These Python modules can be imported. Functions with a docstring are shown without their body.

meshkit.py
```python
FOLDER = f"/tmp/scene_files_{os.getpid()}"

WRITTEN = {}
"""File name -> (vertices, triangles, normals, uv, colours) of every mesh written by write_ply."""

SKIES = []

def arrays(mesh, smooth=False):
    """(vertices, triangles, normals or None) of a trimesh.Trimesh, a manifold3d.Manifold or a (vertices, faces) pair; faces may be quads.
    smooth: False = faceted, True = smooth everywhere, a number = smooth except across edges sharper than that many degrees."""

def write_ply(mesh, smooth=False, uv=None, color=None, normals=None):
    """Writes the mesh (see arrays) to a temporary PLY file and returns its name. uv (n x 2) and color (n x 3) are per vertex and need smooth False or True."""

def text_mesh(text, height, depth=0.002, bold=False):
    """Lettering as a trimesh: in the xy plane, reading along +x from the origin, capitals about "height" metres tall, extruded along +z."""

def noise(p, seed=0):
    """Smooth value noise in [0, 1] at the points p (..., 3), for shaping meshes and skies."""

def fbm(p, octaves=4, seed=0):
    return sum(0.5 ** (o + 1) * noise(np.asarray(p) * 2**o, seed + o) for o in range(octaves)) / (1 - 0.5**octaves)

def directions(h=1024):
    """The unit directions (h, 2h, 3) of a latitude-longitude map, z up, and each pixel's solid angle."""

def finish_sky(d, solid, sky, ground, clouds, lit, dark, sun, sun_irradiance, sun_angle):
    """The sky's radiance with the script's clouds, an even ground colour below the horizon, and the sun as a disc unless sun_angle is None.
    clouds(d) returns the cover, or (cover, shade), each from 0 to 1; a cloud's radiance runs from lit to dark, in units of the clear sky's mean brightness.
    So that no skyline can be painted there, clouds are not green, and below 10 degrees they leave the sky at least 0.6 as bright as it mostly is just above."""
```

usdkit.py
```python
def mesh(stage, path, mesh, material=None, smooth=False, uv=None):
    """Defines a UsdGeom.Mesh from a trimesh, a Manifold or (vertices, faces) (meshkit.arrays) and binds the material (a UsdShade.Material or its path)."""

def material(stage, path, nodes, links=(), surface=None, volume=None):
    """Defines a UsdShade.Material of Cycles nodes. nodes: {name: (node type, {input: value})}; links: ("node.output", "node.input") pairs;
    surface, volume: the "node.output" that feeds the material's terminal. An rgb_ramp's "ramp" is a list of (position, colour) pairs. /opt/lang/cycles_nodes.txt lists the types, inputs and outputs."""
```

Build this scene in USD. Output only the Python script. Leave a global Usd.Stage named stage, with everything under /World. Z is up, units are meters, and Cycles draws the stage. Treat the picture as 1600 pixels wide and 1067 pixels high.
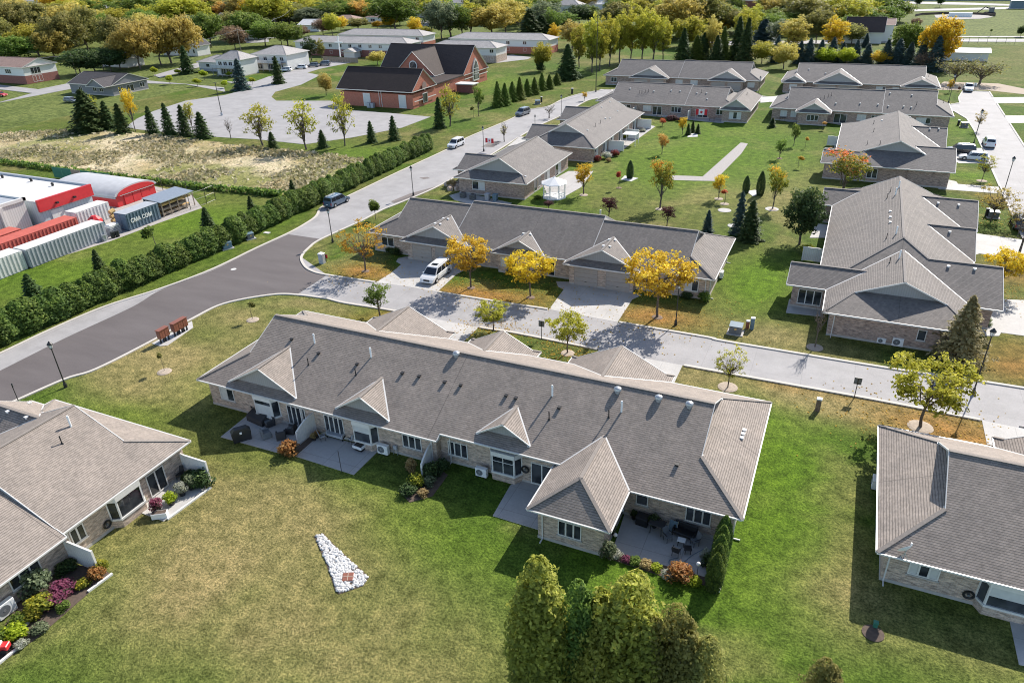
import math, random
import numpy as np, trimesh, manifold3d, usdkit, meshkit
from manifold3d import Manifold, OpType
from shapely.geometry import Polygon, LineString, Point
from shapely.ops import unary_union
from pxr import Usd, UsdGeom, UsdLux, UsdShade, Sdf, Gf, Vt

# ------------------------------------------------------------------ camera, sky, sun
stage = Usd.Stage.CreateInMemory()
UsdGeom.Xform.Define(stage, '/World')
UsdGeom.Scope.Define(stage, '/World/Looks')
F, PITCH, ROLL, YAW, HC = 1132.46, 0.497346, -0.0320309, -0.4378599, 36.0
cy, sy, cp, sp = math.cos(YAW), math.sin(YAW), math.cos(PITCH), math.sin(PITCH)
_fw = np.array([sy * cp, cy * cp, -sp]); _rt = np.array([cy, -sy, 0.0]); _up = np.cross(_rt, _fw)
_c, _s = math.cos(ROLL), math.sin(ROLL)
RT, UP, FW = _c * _rt + _s * _up, -_s * _rt + _c * _up, _fw
cam = UsdGeom.Camera.Define(stage, '/World/camera')
cam.CreateHorizontalApertureAttr(36.0); cam.CreateFocalLengthAttr(36.0 * F / 1600.0)
cam.CreateClippingRangeAttr(Gf.Vec2f(0.5, 20000.0))
EXPOSURE = 0.66
cam.CreateExposureAttr(EXPOSURE)
mx = np.eye(4); mx[0, :3], mx[1, :3], mx[2, :3], mx[3, :3] = RT, UP, -FW, (0, 0, HC)
cam.AddTransformOp().Set(Gf.Matrix4d(*mx.ravel().tolist()))
SUN_AZ, SUN_EL = math.radians(14.5), math.radians(38.5)
dome = UsdLux.DomeLight.Define(stage, '/World/sky')
_sky = usdkit.material(stage, '/World/Looks/sky_air', {
    'sky': ('sky_texture', {'sky_type': 'single_scattering', 'sun_disc': False, 'sun_elevation': SUN_EL, 'sun_rotation': SUN_AZ}),
    'bg': ('background_shader', {'strength': 0.108})}, [('sky.color', 'bg.color')], surface='bg.background')
UsdShade.MaterialBindingAPI.Apply(dome.GetPrim()).Bind(_sky)
dome.GetPrim().SetCustomDataByKey('kind', 'structure')
sun = UsdLux.DistantLight.Define(stage, '/World/sun')
sun.CreateIntensityAttr(1.16); sun.CreateAngleAttr(0.5); sun.CreateNormalizeAttr(True); sun.CreateColorAttr(Gf.Vec3f(1.0, 0.94, 0.86))
sun.AddRotateZOp().Set(-math.degrees(SUN_AZ)); sun.AddRotateXOp().Set(-(90 - math.degrees(SUN_EL)))

# ------------------------------------------------------------------ surveyed points: a photo pixel (1600 px wide) meets a level or an upright plane
CAM = np.array([0, 0, HC])
def ray(px, py):
    d = RT * ((px - 800) / F) + UP * (-(py - 533.5) / F) + FW
    return d
def G(px, py, z=0.0):
    d = ray(px, py); return CAM + d * ((z - HC) / d[2])
def Gy(px, py, y): d = ray(px, py); return CAM + d * (y / d[1])
def Gx(px, py, x): d = ray(px, py); return CAM + d * (x / d[0])
def PR(p):
    q = np.asarray(p, float) - CAM
    return np.array([800 + F * q @ RT / (q @ FW), 533.5 - F * q @ UP / (q @ FW)])
def pxm(p):  # photo pixels per metre at a point
    return F / ((np.asarray(p, float) - CAM) @ FW)
def tall(bx, by, ty):  # height of an upright thing with its foot at a pixel and its top on a pixel row
    b = G(bx, by); lo, hi = 0.05, 60.0
    for _ in range(40):
        m = (lo + hi) / 2
        if PR(b + [0, 0, m])[1] > ty: lo = m
        else: hi = m
    return lo

# ------------------------------------------------------------------ materials
def mat(name, nodes, links, out='p.BSDF'):
    return usdkit.material(stage, '/World/Looks/' + name, nodes, links, surface=out)
def plain(name, col, rough=0.6, metal=0.0, spec=0.5, var=0.12, scale=3.0, coat=0.0):
    c = np.array(col)
    return mat(name, {'g': ('geometry', {}), 'n': ('noise_texture', {'scale': scale, 'detail': 4.0, 'roughness': 0.6}),
        'r': ('rgb_ramp', {'ramp': [(0.25, tuple(c * (1 - var))), (0.75, tuple(c * (1 + var)))]}),
        'p': ('principled_bsdf', {'roughness': rough, 'metallic': metal, 'specular_ior_level': spec, 'coat_weight': coat})},
        [('g.position', 'n.vector'), ('n.fac', 'r.fac'), ('r.color', 'p.base_color')])
def shingle(name, c1, c2, mort, row=0.17, blot=(0.86, 1.12)):
    line = tuple(2.05 * m / (a + b) for m, a, b in zip(mort, c1, c2))
    return mat(name, {'uv': ('attribute', {'attribute': 'st'}), 'g': ('geometry', {}),
        'b': ('brick_texture', {'scale': 1.0, 'color1': c1, 'color2': c2, 'mortar': tuple((a + b) / 2 for a, b in zip(c1, c2)), 'mortar_size': 0.004, 'bias': 0.0, 'brick_width': 0.22, 'row_height': row * 0.5}),
        'l': ('brick_texture', {'scale': 1.0, 'color1': (1, 1, 1), 'color2': (1, 1, 1), 'mortar': line, 'mortar_size': 0.026, 'mortar_smooth': 0.6, 'brick_width': 60.0, 'row_height': row, 'offset': 0.0}),
        'n': ('noise_texture', {'scale': 0.55, 'detail': 5.0, 'roughness': 0.65}),
        'r': ('rgb_ramp', {'ramp': [(0.3, (blot[0],) * 3), (0.7, (blot[1], blot[1] * 0.985, blot[1] * 0.97))]}),
        'n2': ('noise_texture', {'scale': 2.6, 'detail': 4.0, 'roughness': 0.75}),
        'r2': ('rgb_ramp', {'ramp': [(0.36, (0.87, 0.865, 0.865)), (0.64, (1.12, 1.105, 1.09))]}),
        'm': ('mix', {'mix_type': 'multiply', 'fac': 1.0}), 'm2': ('mix', {'mix_type': 'multiply', 'fac': 1.0}), 'm3': ('mix', {'mix_type': 'multiply', 'fac': 1.0}),
        'bu': ('bump', {'strength': 0.6, 'distance': 0.02}),
        'p': ('principled_bsdf', {'roughness': 0.8, 'specular_ior_level': 0.35})},
        [('uv.vector', 'b.vector'), ('uv.vector', 'l.vector'), ('g.position', 'n.vector'), ('g.position', 'n2.vector'), ('n.fac', 'r.fac'), ('n2.fac', 'r2.fac'), ('b.color', 'm.color1'), ('r.color', 'm.color2'),
         ('m.color', 'm2.color1'), ('r2.color', 'm2.color2'), ('m2.color', 'm3.color1'), ('l.color', 'm3.color2'), ('m3.color', 'p.base_color'), ('l.fac', 'bu.height'), ('bu.normal', 'p.normal')])
def brick(name, c1, c2, mort, bw=0.26, rh=0.09, streak=(0.6, 1.42)):
    return mat(name, {'uv': ('attribute', {'attribute': 'st'}),
        'b': ('brick_texture', {'scale': 1.0, 'color1': c1, 'color2': c2, 'mortar': mort, 'mortar_size': 0.008, 'mortar_smooth': 0.2, 'bias': 0.0, 'brick_width': bw, 'row_height': rh}),
        'mp': ('mapping', {'scale': (1.0, 3.5, 1.0)}),
        'n': ('noise_texture', {'scale': 1.7, 'detail': 5.0, 'roughness': 0.8}),
        'r': ('rgb_ramp', {'ramp': [(0.40, (streak[0], streak[0] * 0.98, streak[0] * 0.98)), (0.5, (1, 1, 1)), (0.61, (streak[1], streak[1] * 0.94, streak[1] * 0.88))]}),
        'm': ('mix', {'mix_type': 'multiply', 'fac': 1.0}), 'p': ('principled_bsdf', {'roughness': 0.85, 'specular_ior_level': 0.25})},
        [('uv.vector', 'b.vector'), ('uv.vector', 'mp.vector'), ('mp.vector', 'n.vector'), ('n.fac', 'r.fac'), ('b.color', 'm.color1'), ('r.color', 'm.color2'), ('m.color', 'p.base_color')])
def grooved(name, col, pitch, dark=0.75, axis_u=True):
    c = np.array(col)
    return mat(name, {'uv': ('attribute', {'attribute': 'st'}),
        'b': ('brick_texture', {'scale': 1.0, 'color1': tuple(c), 'color2': tuple(c * 0.95), 'mortar': tuple(c * dark), 'mortar_size': pitch * 0.12, 'mortar_smooth': 0.5,
              'brick_width': pitch if axis_u else 50.0, 'row_height': 50.0 if axis_u else pitch, 'offset': 0.0}),
        'p': ('principled_bsdf', {'roughness': 0.55, 'specular_ior_level': 0.4})}, [('uv.vector', 'b.vector'), ('b.color', 'p.base_color')])
def paving(name, col, slab, var=0.16, joint=0.6, rough=0.75):
    c = np.array(col)
    return mat(name, {'g': ('geometry', {}), 'n': ('noise_texture', {'scale': 0.35, 'detail': 6.0, 'roughness': 0.7}), 'n2': ('noise_texture', {'scale': 9.0, 'detail': 3.0, 'roughness': 0.7}),
        'r': ('rgb_ramp', {'ramp': [(0.3, tuple(c * (1 - var))), (0.7, tuple(c * (1 + var)))]}), 'r2': ('rgb_ramp', {'ramp': [(0.3, (0.9,) * 3), (0.7, (1.08,) * 3)]}),
        'b': ('brick_texture', {'scale': 1.0, 'color1': (1, 1, 1), 'color2': (0.96, 0.96, 0.96), 'mortar': (joint,) * 3, 'mortar_size': 0.02, 'mortar_smooth': 0.3, 'brick_width': slab, 'row_height': slab, 'offset': 0.0}),
        'm': ('mix', {'mix_type': 'multiply', 'fac': 1.0}), 'm2': ('mix', {'mix_type': 'multiply', 'fac': 1.0}),
        'p': ('principled_bsdf', {'roughness': rough, 'specular_ior_level': 0.3})},
        [('g.position', 'n.vector'), ('g.position', 'n2.vector'), ('g.position', 'b.vector'), ('n.fac', 'r.fac'), ('n2.fac', 'r2.fac'), ('r.color', 'm.color1'), ('b.color', 'm.color2'),
         ('m.color', 'm2.color1'), ('r2.color', 'm2.color2'), ('m2.color', 'p.base_color')])
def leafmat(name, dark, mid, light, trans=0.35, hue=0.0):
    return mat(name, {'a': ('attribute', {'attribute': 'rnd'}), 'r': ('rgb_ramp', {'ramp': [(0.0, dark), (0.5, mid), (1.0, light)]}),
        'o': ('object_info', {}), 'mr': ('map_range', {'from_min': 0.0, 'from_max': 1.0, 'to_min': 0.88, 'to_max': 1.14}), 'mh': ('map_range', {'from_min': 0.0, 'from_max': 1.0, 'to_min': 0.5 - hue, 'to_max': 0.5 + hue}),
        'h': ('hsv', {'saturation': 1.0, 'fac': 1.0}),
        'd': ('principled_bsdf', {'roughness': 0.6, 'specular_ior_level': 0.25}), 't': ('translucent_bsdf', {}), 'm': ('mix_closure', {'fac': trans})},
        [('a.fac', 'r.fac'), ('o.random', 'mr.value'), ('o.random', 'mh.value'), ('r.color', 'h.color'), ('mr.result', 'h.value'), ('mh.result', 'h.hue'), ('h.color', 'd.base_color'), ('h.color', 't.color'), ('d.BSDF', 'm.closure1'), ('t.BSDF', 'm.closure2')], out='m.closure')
def grassmat(name, attr=True, col=(0.1, 0.13, 0.03), s1=0.9, s2=6.0, lo=0.5, hi=1.62):
    nodes = {'a': ('attribute', {'attribute': 'tint'}) if attr else ('color', {'value': col}), 'g': ('geometry', {}),
        'n1': ('noise_texture', {'scale': s1, 'detail': 8.0, 'roughness': 0.8}), 'n2': ('noise_texture', {'scale': s2, 'detail': 4.0, 'roughness': 0.75}),
        'r1': ('rgb_ramp', {'ramp': [(0.36, (lo, lo * 1.05, lo * 0.9)), (0.5, (1, 1, 1)), (0.64, (hi, hi * 0.92, hi * 0.95))]}),
        'r2': ('rgb_ramp', {'ramp': [(0.38, (0.5, 0.54, 0.5)), (0.62, (1.5, 1.44, 1.45))]}),
        'm': ('mix', {'mix_type': 'multiply', 'fac': 1.0}), 'm2': ('mix', {'mix_type': 'multiply', 'fac': 1.0}), 'bu': ('bump', {'strength': 0.9, 'distance': 0.12}),
        'p': ('principled_bsdf', {'roughness': 0.9, 'specular_ior_level': 0.1})}
    return mat(name, nodes, [('a.color' if attr else 'a.color', 'm.color1'), ('g.position', 'n1.vector'), ('g.position', 'n2.vector'), ('n1.fac', 'r1.fac'), ('n2.fac', 'r2.fac'), ('r1.color', 'm.color2'),
        ('m.color', 'm2.color1'), ('r2.color', 'm2.color2'), ('m2.color', 'p.base_color'), ('n2.fac', 'bu.height'), ('bu.normal', 'p.normal')])

M = {}
M['shingle_warm'] = shingle('shingle_warm', (0.265, 0.23, 0.20), (0.345, 0.30, 0.265), (0.13, 0.112, 0.10))
M['shingle_grey'] = shingle('shingle_grey', (0.185, 0.168, 0.155), (0.245, 0.222, 0.206), (0.10, 0.092, 0.087))
M['shingle_far'] = shingle('shingle_far', (0.165, 0.152, 0.146), (0.22, 0.205, 0.197), (0.12, 0.112, 0.108))
M['shingle_brown'] = shingle('shingle_brown', (0.035, 0.024, 0.022), (0.055, 0.038, 0.034), (0.022, 0.016, 0.015))
M['shingle_pale'] = shingle('shingle_pale', (0.36, 0.345, 0.34), (0.46, 0.445, 0.435), (0.26, 0.25, 0.25))
M['shingle_pink'] = shingle('shingle_pink', (0.30, 0.20, 0.17), (0.38, 0.27, 0.23), (0.2, 0.14, 0.12))
M['shingle_dusk'] = shingle('shingle_dusk', (0.06, 0.055, 0.06), (0.095, 0.09, 0.095), (0.035, 0.033, 0.035))
M['brick_tan'] = brick('brick_tan', (0.36, 0.27, 0.215), (0.50, 0.40, 0.325), (0.50, 0.47, 0.43))
M['brick_brown'] = brick('brick_brown', (0.27, 0.185, 0.15), (0.42, 0.315, 0.26), (0.42, 0.38, 0.35))
M['brick_red'] = brick('brick_red', (0.37, 0.115, 0.075), (0.45, 0.165, 0.11), (0.40, 0.24, 0.19), streak=(0.85, 1.12))
M['brick_dark'] = brick('brick_dark', (0.20, 0.07, 0.06), (0.27, 0.10, 0.08), (0.25, 0.18, 0.16), streak=(0.85, 1.12))
M['siding_grey'] = grooved('siding_grey', (0.31, 0.31, 0.305), 0.22, 0.84)
M['siding_white'] = grooved('siding_white', (0.68, 0.68, 0.66), 0.2, 0.85, axis_u=False)
M['siding_dark'] = grooved('siding_dark', (0.19, 0.195, 0.215), 0.2, 0.7, axis_u=False)
M['trim'] = plain('trim_white', (0.64, 0.63, 0.605), 0.45, var=0.05)
M['ridge'] = plain('ridge_cap_shingle', (0.24, 0.21, 0.185), 0.85, var=0.2, scale=6)
M['ridge_grey'] = plain('ridge_cap_grey', (0.19, 0.172, 0.16), 0.85, var=0.2, scale=6)
M['flash'] = plain('valley_metal', (0.62, 0.61, 0.59), 0.4, var=0.06)
M['soffit'] = plain('soffit_white', (0.62, 0.61, 0.58), 0.6, var=0.05)
M['found'] = plain('foundation_concrete', (0.42, 0.40, 0.37), 0.85, var=0.12, scale=2)
M['glass'] = mat('window_glass', {'g': ('geometry', {}), 'n': ('noise_texture', {'scale': 0.9, 'detail': 1.0}), 'r': ('rgb_ramp', {'ramp': [(0.35, (0.012, 0.014, 0.017)), (0.62, (0.05, 0.055, 0.06))]}),
    'p': ('principled_bsdf', {'roughness': 0.05, 'specular_ior_level': 0.7})}, [('g.position', 'n.vector'), ('n.fac', 'r.fac'), ('r.color', 'p.base_color')])
M['blind'] = plain('window_blind', (0.55, 0.56, 0.55), 0.3, var=0.08, spec=0.7)
M['garage'] = plain('garage_door_taupe', (0.36, 0.325, 0.295), 0.5, var=0.05)
M['vinyl'] = plain('white_vinyl', (0.72, 0.71, 0.68), 0.4, var=0.04)
M['white'] = plain('white_enamel', (0.78, 0.78, 0.77), 0.35, var=0.04)
M['black'] = plain('black_plastic', (0.012, 0.012, 0.013), 0.45, var=0.2)
M['charcoal'] = plain('charcoal_wicker', (0.035, 0.033, 0.034), 0.7, var=0.25, scale=9)
M['steel'] = plain('galvanised_steel', (0.45, 0.47, 0.49), 0.35, metal=0.7, var=0.12)
M['greyplastic'] = plain('grey_plastic', (0.13, 0.14, 0.15), 0.5, var=0.15)
M['bluegrey'] = plain('blue_grey_plastic', (0.12, 0.19, 0.24), 0.5, var=0.1)
M['lampblack'] = plain('lamp_post_paint', (0.018, 0.018, 0.019), 0.4, var=0.2)
M['lampglass'] = plain('lamp_glass', (0.55, 0.57, 0.58), 0.15, var=0.06)
M['rust'] = plain('brown_metal', (0.23, 0.085, 0.055), 0.45, var=0.12)
M['wood'] = plain('weathered_wood', (0.27, 0.22, 0.17), 0.8, var=0.25, scale=5)
M['wood_yellow'] = plain('fresh_lumber', (0.55, 0.36, 0.14), 0.7, var=0.2, scale=5)
M['red'] = plain('red_paint', (0.56, 0.03, 0.035), 0.4, var=0.1)
M['redroof'] = plain('faded_red_roof', (0.48, 0.105, 0.075), 0.6, var=0.15, scale=1.2)
M['whiteroof'] = plain('white_membrane', (0.64, 0.63, 0.615), 0.6, var=0.1, scale=0.5)
M['contgrey'] = plain('grey_container_paint', (0.37, 0.39, 0.42), 0.5, var=0.12, scale=1.5)
M['contblue'] = plain('blue_container_paint', (0.12, 0.17, 0.22), 0.5, var=0.15, scale=1.5)
M['contwhite'] = plain('white_container_paint', (0.66, 0.66, 0.64), 0.5, var=0.12, scale=1.2)
M['metalwall'] = grooved('ribbed_metal_wall', (0.60, 0.585, 0.56), 0.35, 0.7)
M['bluewall'] = grooved('pale_blue_metal_wall', (0.46, 0.52, 0.55), 0.5, 0.8)
M['quonset'] = plain('quonset_cloth', (0.47, 0.47, 0.48), 0.4, var=0.12, scale=1.0)
M['green'] = plain('green_mesh', (0.03, 0.16, 0.11), 0.7, var=0.15)
M['trunk'] = plain('bark', (0.105, 0.082, 0.065), 0.9, var=0.3, scale=6)
M['trunk_pale'] = plain('pale_bark', (0.20, 0.17, 0.14), 0.9, var=0.3, scale=6)
M['mulch'] = plain('mulch', (0.20, 0.14, 0.10), 0.95, var=0.35, scale=5)
M['mulch_pale'] = plain('pale_mulch', (0.40, 0.33, 0.26), 0.95, var=0.2, scale=5)
M['stone'] = plain('white_stone', (0.56, 0.55, 0.535), 0.85, var=0.3, scale=4)
M['rock'] = plain('tan_rock', (0.42, 0.33, 0.26), 0.9, var=0.3, scale=3)
M['soil'] = plain('dark_soil', (0.10, 0.072, 0.055), 0.95, var=0.3, scale=5)
M['road'] = paving('road_concrete', (0.33, 0.32, 0.32), 4.5, 0.15, 0.74)
M['drive'] = paving('driveway_concrete', (0.47, 0.455, 0.435), 4.2, 0.15, 0.7)
M['patio'] = paving('patio_concrete', (0.42, 0.405, 0.39), 2.6, 0.12, 0.6)
M['kerb'] = plain('kerb_concrete', (0.52, 0.485, 0.435), 0.8, var=0.08)
M['asphalt'] = mat('asphalt', {'g': ('geometry', {}), 'mp': ('mapping', {'rotation': (0, 0, -0.72), 'scale': (0.2, 0.9, 1.0)}), 'n': ('noise_texture', {'scale': 0.5, 'detail': 5.0, 'roughness': 0.6}),
    'n2': ('noise_texture', {'scale': 14.0, 'detail': 2.0}), 'r': ('rgb_ramp', {'ramp': [(0.3, (0.108, 0.094, 0.093)), (0.7, (0.138, 0.122, 0.12))]}), 'r2': ('rgb_ramp', {'ramp': [(0.3, (0.9,) * 3), (0.7, (1.1,) * 3)]}),
    'm': ('mix', {'mix_type': 'multiply', 'fac': 1.0}), 'p': ('principled_bsdf', {'roughness': 0.8, 'specular_ior_level': 0.35})},
    [('g.position', 'mp.vector'), ('mp.vector', 'n.vector'), ('g.position', 'n2.vector'), ('n.fac', 'r.fac'), ('n2.fac', 'r2.fac'), ('r.color', 'm.color1'), ('r2.color', 'm.color2'), ('m.color', 'p.base_color')])
M['patch'] = plain('asphalt_patch', (0.17, 0.145, 0.135), 0.85, var=0.12)
M['gravel'] = plain('gravel_path', (0.36, 0.335, 0.315), 0.95, var=0.25, scale=5)
M['lawn'] = grassmat('lawn')
M['far_lawn'] = grassmat('far_lawn', False, (0.115, 0.145, 0.04), 0.08, 0.8, 0.7, 1.25)
M['meadow'] = grassmat('meadow_grass', True, s1=0.35, s2=2.4, lo=0.62, hi=1.3)
M['paint_white'] = plain('car_white', (0.76, 0.77, 0.78), 0.25, coat=0.6, var=0.01)
M['paint_blue'] = plain('car_steel_blue', (0.10, 0.15, 0.21), 0.25, metal=0.4, coat=0.8, var=0.02)
M['paint_grey'] = plain('car_grey', (0.17, 0.19, 0.21), 0.25, metal=0.4, coat=0.8, var=0.02)
M['paint_black'] = plain('car_black', (0.012, 0.013, 0.016), 0.2, coat=0.9, var=0.02)
M['paint_red'] = plain('car_red', (0.5, 0.02, 0.02), 0.25, coat=0.8, var=0.02)
M['carglass'] = plain('car_glass', (0.012, 0.015, 0.02), 0.06, spec=0.8, var=0.05)
M['tyre'] = plain('tyre_rubber', (0.015, 0.015, 0.016), 0.8, var=0.1)
M['rim'] = plain('wheel_alloy', (0.5, 0.5, 0.51), 0.3, metal=0.8, var=0.03)
M['lens'] = plain('lamp_lens', (0.6, 0.62, 0.63), 0.1, var=0.02)
M['lens_red'] = plain('rear_lens', (0.35, 0.01, 0.01), 0.15, var=0.02)
M['flagred'] = plain('flag_red', (0.6, 0.02, 0.03), 0.7, var=0.03)

# ------------------------------------------------------------------ prims
CNT, SHIFT = {}, {}
def numbered(parent, name):
    key = parent + '/' + name; n = CNT.get(key, 0); CNT[key] = n + 1
    return key if n == 0 else '%s_%03d' % (key, n)
def tag(path, label=None, cat=None, group=None, kind=None):
    p = stage.GetPrimAtPath(path)
    for k, v in (('label', label), ('category', cat), ('group', group), ('kind', kind)):
        if v: p.SetCustomDataByKey(k, v)
    return path
def cat(parts):
    V, Fc, n = [], [], 0
    for v, f in parts:
        f = np.asarray(f)
        if f.ndim == 2 and f.shape[1] == 4: f = np.vstack([f[:, [0, 1, 2]], f[:, [0, 2, 3]]])
        V.append(np.asarray(v, float)); Fc.append(f + n); n += len(v)
    return np.vstack(V), np.vstack(Fc)
def tri(m):
    if isinstance(m, trimesh.Trimesh): return np.array(m.vertices), np.array(m.faces)
    if isinstance(m, list): return cat(m)
    if hasattr(m, 'to_mesh'):
        q = m.to_mesh(); return np.array(q.vert_properties[:, :3], float), np.array(q.tri_verts)
    return m
def flat_uv(v, f):
    """split faces, and give each a (u along the level, v up the slope) in metres"""
    P = v[f]; n = np.cross(P[:, 1] - P[:, 0], P[:, 2] - P[:, 0]); n /= np.maximum(np.linalg.norm(n, axis=1, keepdims=True), 1e-12)
    h = np.cross([0, 0, 1.0], n); l = np.linalg.norm(h, axis=1, keepdims=True); h = np.where(l > 1e-4, h / np.maximum(l, 1e-9), [1.0, 0, 0]); w = np.cross(n, h)
    uv = np.stack([np.einsum('ijk,ik->ij', P, h), np.einsum('ijk,ik->ij', P, w)], -1).reshape(-1, 2)
    return P.reshape(-1, 3), np.arange(len(f) * 3).reshape(-1, 3), uv
def obj(name, mesh, m, parent='/World', uv=False, smooth=False, rnd=None, label=None, cat_=None, group=None, kind=None):
    v, f = tri(mesh); v = v - SHIFT.get(parent, np.zeros(3))
    path = numbered(parent, name)
    if parent in SHIFT: SHIFT[path] = SHIFT[parent]
    st = None
    if uv: v, f, st = flat_uv(v, f)
    g = usdkit.mesh(stage, path, (v, f), M[m] if isinstance(m, str) else m, smooth=smooth, uv=st)
    if rnd is not None:
        UsdGeom.PrimvarsAPI(g).CreatePrimvar('rnd', Sdf.ValueTypeNames.FloatArray, 'vertex').Set(Vt.FloatArray.FromNumpy(np.asarray(rnd, np.float32)))
    tag(path, label, cat_, group, kind)
    return path
def thing(name, label, cat_, loc=(0, 0, 0), rz=0.0, group=None, shift=False):
    path = numbered('/World', name); x = UsdGeom.Xform.Define(stage, path)
    x.AddTranslateOp().Set(Gf.Vec3d(*map(float, loc)))
    if rz: x.AddRotateZOp().Set(math.degrees(rz))
    if shift: SHIFT[path] = np.array(loc, float)
    return tag(path, label, cat_, group)
def source(name):
    path = '/World/%s_source' % name
    stage.CreateClassPrim(path).SetTypeName('Xform'); return path
def copy(src, name, label, cat_, loc, rz=0.0, sc=(1, 1, 1), group=None):
    path = numbered('/World', name); x = UsdGeom.Xform.Define(stage, path)
    x.AddTranslateOp().Set(Gf.Vec3d(*map(float, loc))); x.AddRotateZOp().Set(math.degrees(rz)); x.AddScaleOp().Set(Gf.Vec3f(*map(float, sc)))
    x.GetPrim().GetReferences().AddInternalReference(src); x.GetPrim().SetInstanceable(True)
    return tag(path, label, cat_, group)

# ------------------------------------------------------------------ shapes
BF = np.array([[0, 2, 1], [0, 3, 2], [4, 5, 6], [4, 6, 7], [0, 1, 5], [0, 5, 4], [1, 2, 6], [1, 6, 5], [2, 3, 7], [2, 7, 6], [3, 0, 4], [3, 4, 7]])
def box(x0, x1, y0, y1, z0, z1):
    return np.array([[x0, y0, z0], [x1, y0, z0], [x1, y1, z0], [x0, y1, z0], [x0, y0, z1], [x1, y0, z1], [x1, y1, z1], [x0, y1, z1]], float), BF
def rot(m, rz, loc=(0, 0, 0)):
    v, f = tri(m); c, s = math.cos(rz), math.sin(rz)
    return v @ np.array([[c, s, 0], [-s, c, 0], [0, 0, 1.0]]) + np.asarray(loc, float), f
def mv(m, loc): v, f = tri(m); return v + np.asarray(loc, float), f
def tube(p0, p1, r0, r1=None, n=6):
    p0, p1 = np.asarray(p0, float), np.asarray(p1, float); r1 = r0 if r1 is None else r1
    d = p1 - p0; d = d / max(np.linalg.norm(d), 1e-9); a = np.cross(d, [0, 0, 1.0] if abs(d[2]) < 0.9 else [1.0, 0, 0]); a /= np.linalg.norm(a); b = np.cross(d, a)
    t = np.arange(n) * 2 * math.pi / n; ring = np.cos(t)[:, None] * a + np.sin(t)[:, None] * b
    v = np.vstack([p0 + ring * r0, p1 + ring * r1, [p0], [p1]]); f = []
    for i in range(n):
        j = (i + 1) % n; f += [[i, n + j, j], [i, n + i, n + j], [2 * n, i, j], [2 * n + 1, n + j, n + i]]
    return v, np.array(f)[:, ::-1]
def lathe(prof, n=12):
    v, f = [], []
    for r, z in prof:
        for i in range(n): a = 2 * math.pi * i / n; v.append((r * math.cos(a), r * math.sin(a), z))
    for k in range(len(prof) - 1):
        for i in range(n):
            j = (i + 1) % n; f += [[k * n + i, k * n + j, (k + 1) * n + j], [k * n + i, (k + 1) * n + j, (k + 1) * n + i]]
    for k, o in ((0, 1), (len(prof) - 1, -1)):
        c = len(v); v.append((0, 0, prof[k][1]))
        for i in range(n): j = (i + 1) % n; f.append([c, k * n + j, k * n + i] if o > 0 else [c, k * n + i, k * n + j])
    return np.array(v, float), np.array(f)
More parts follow.
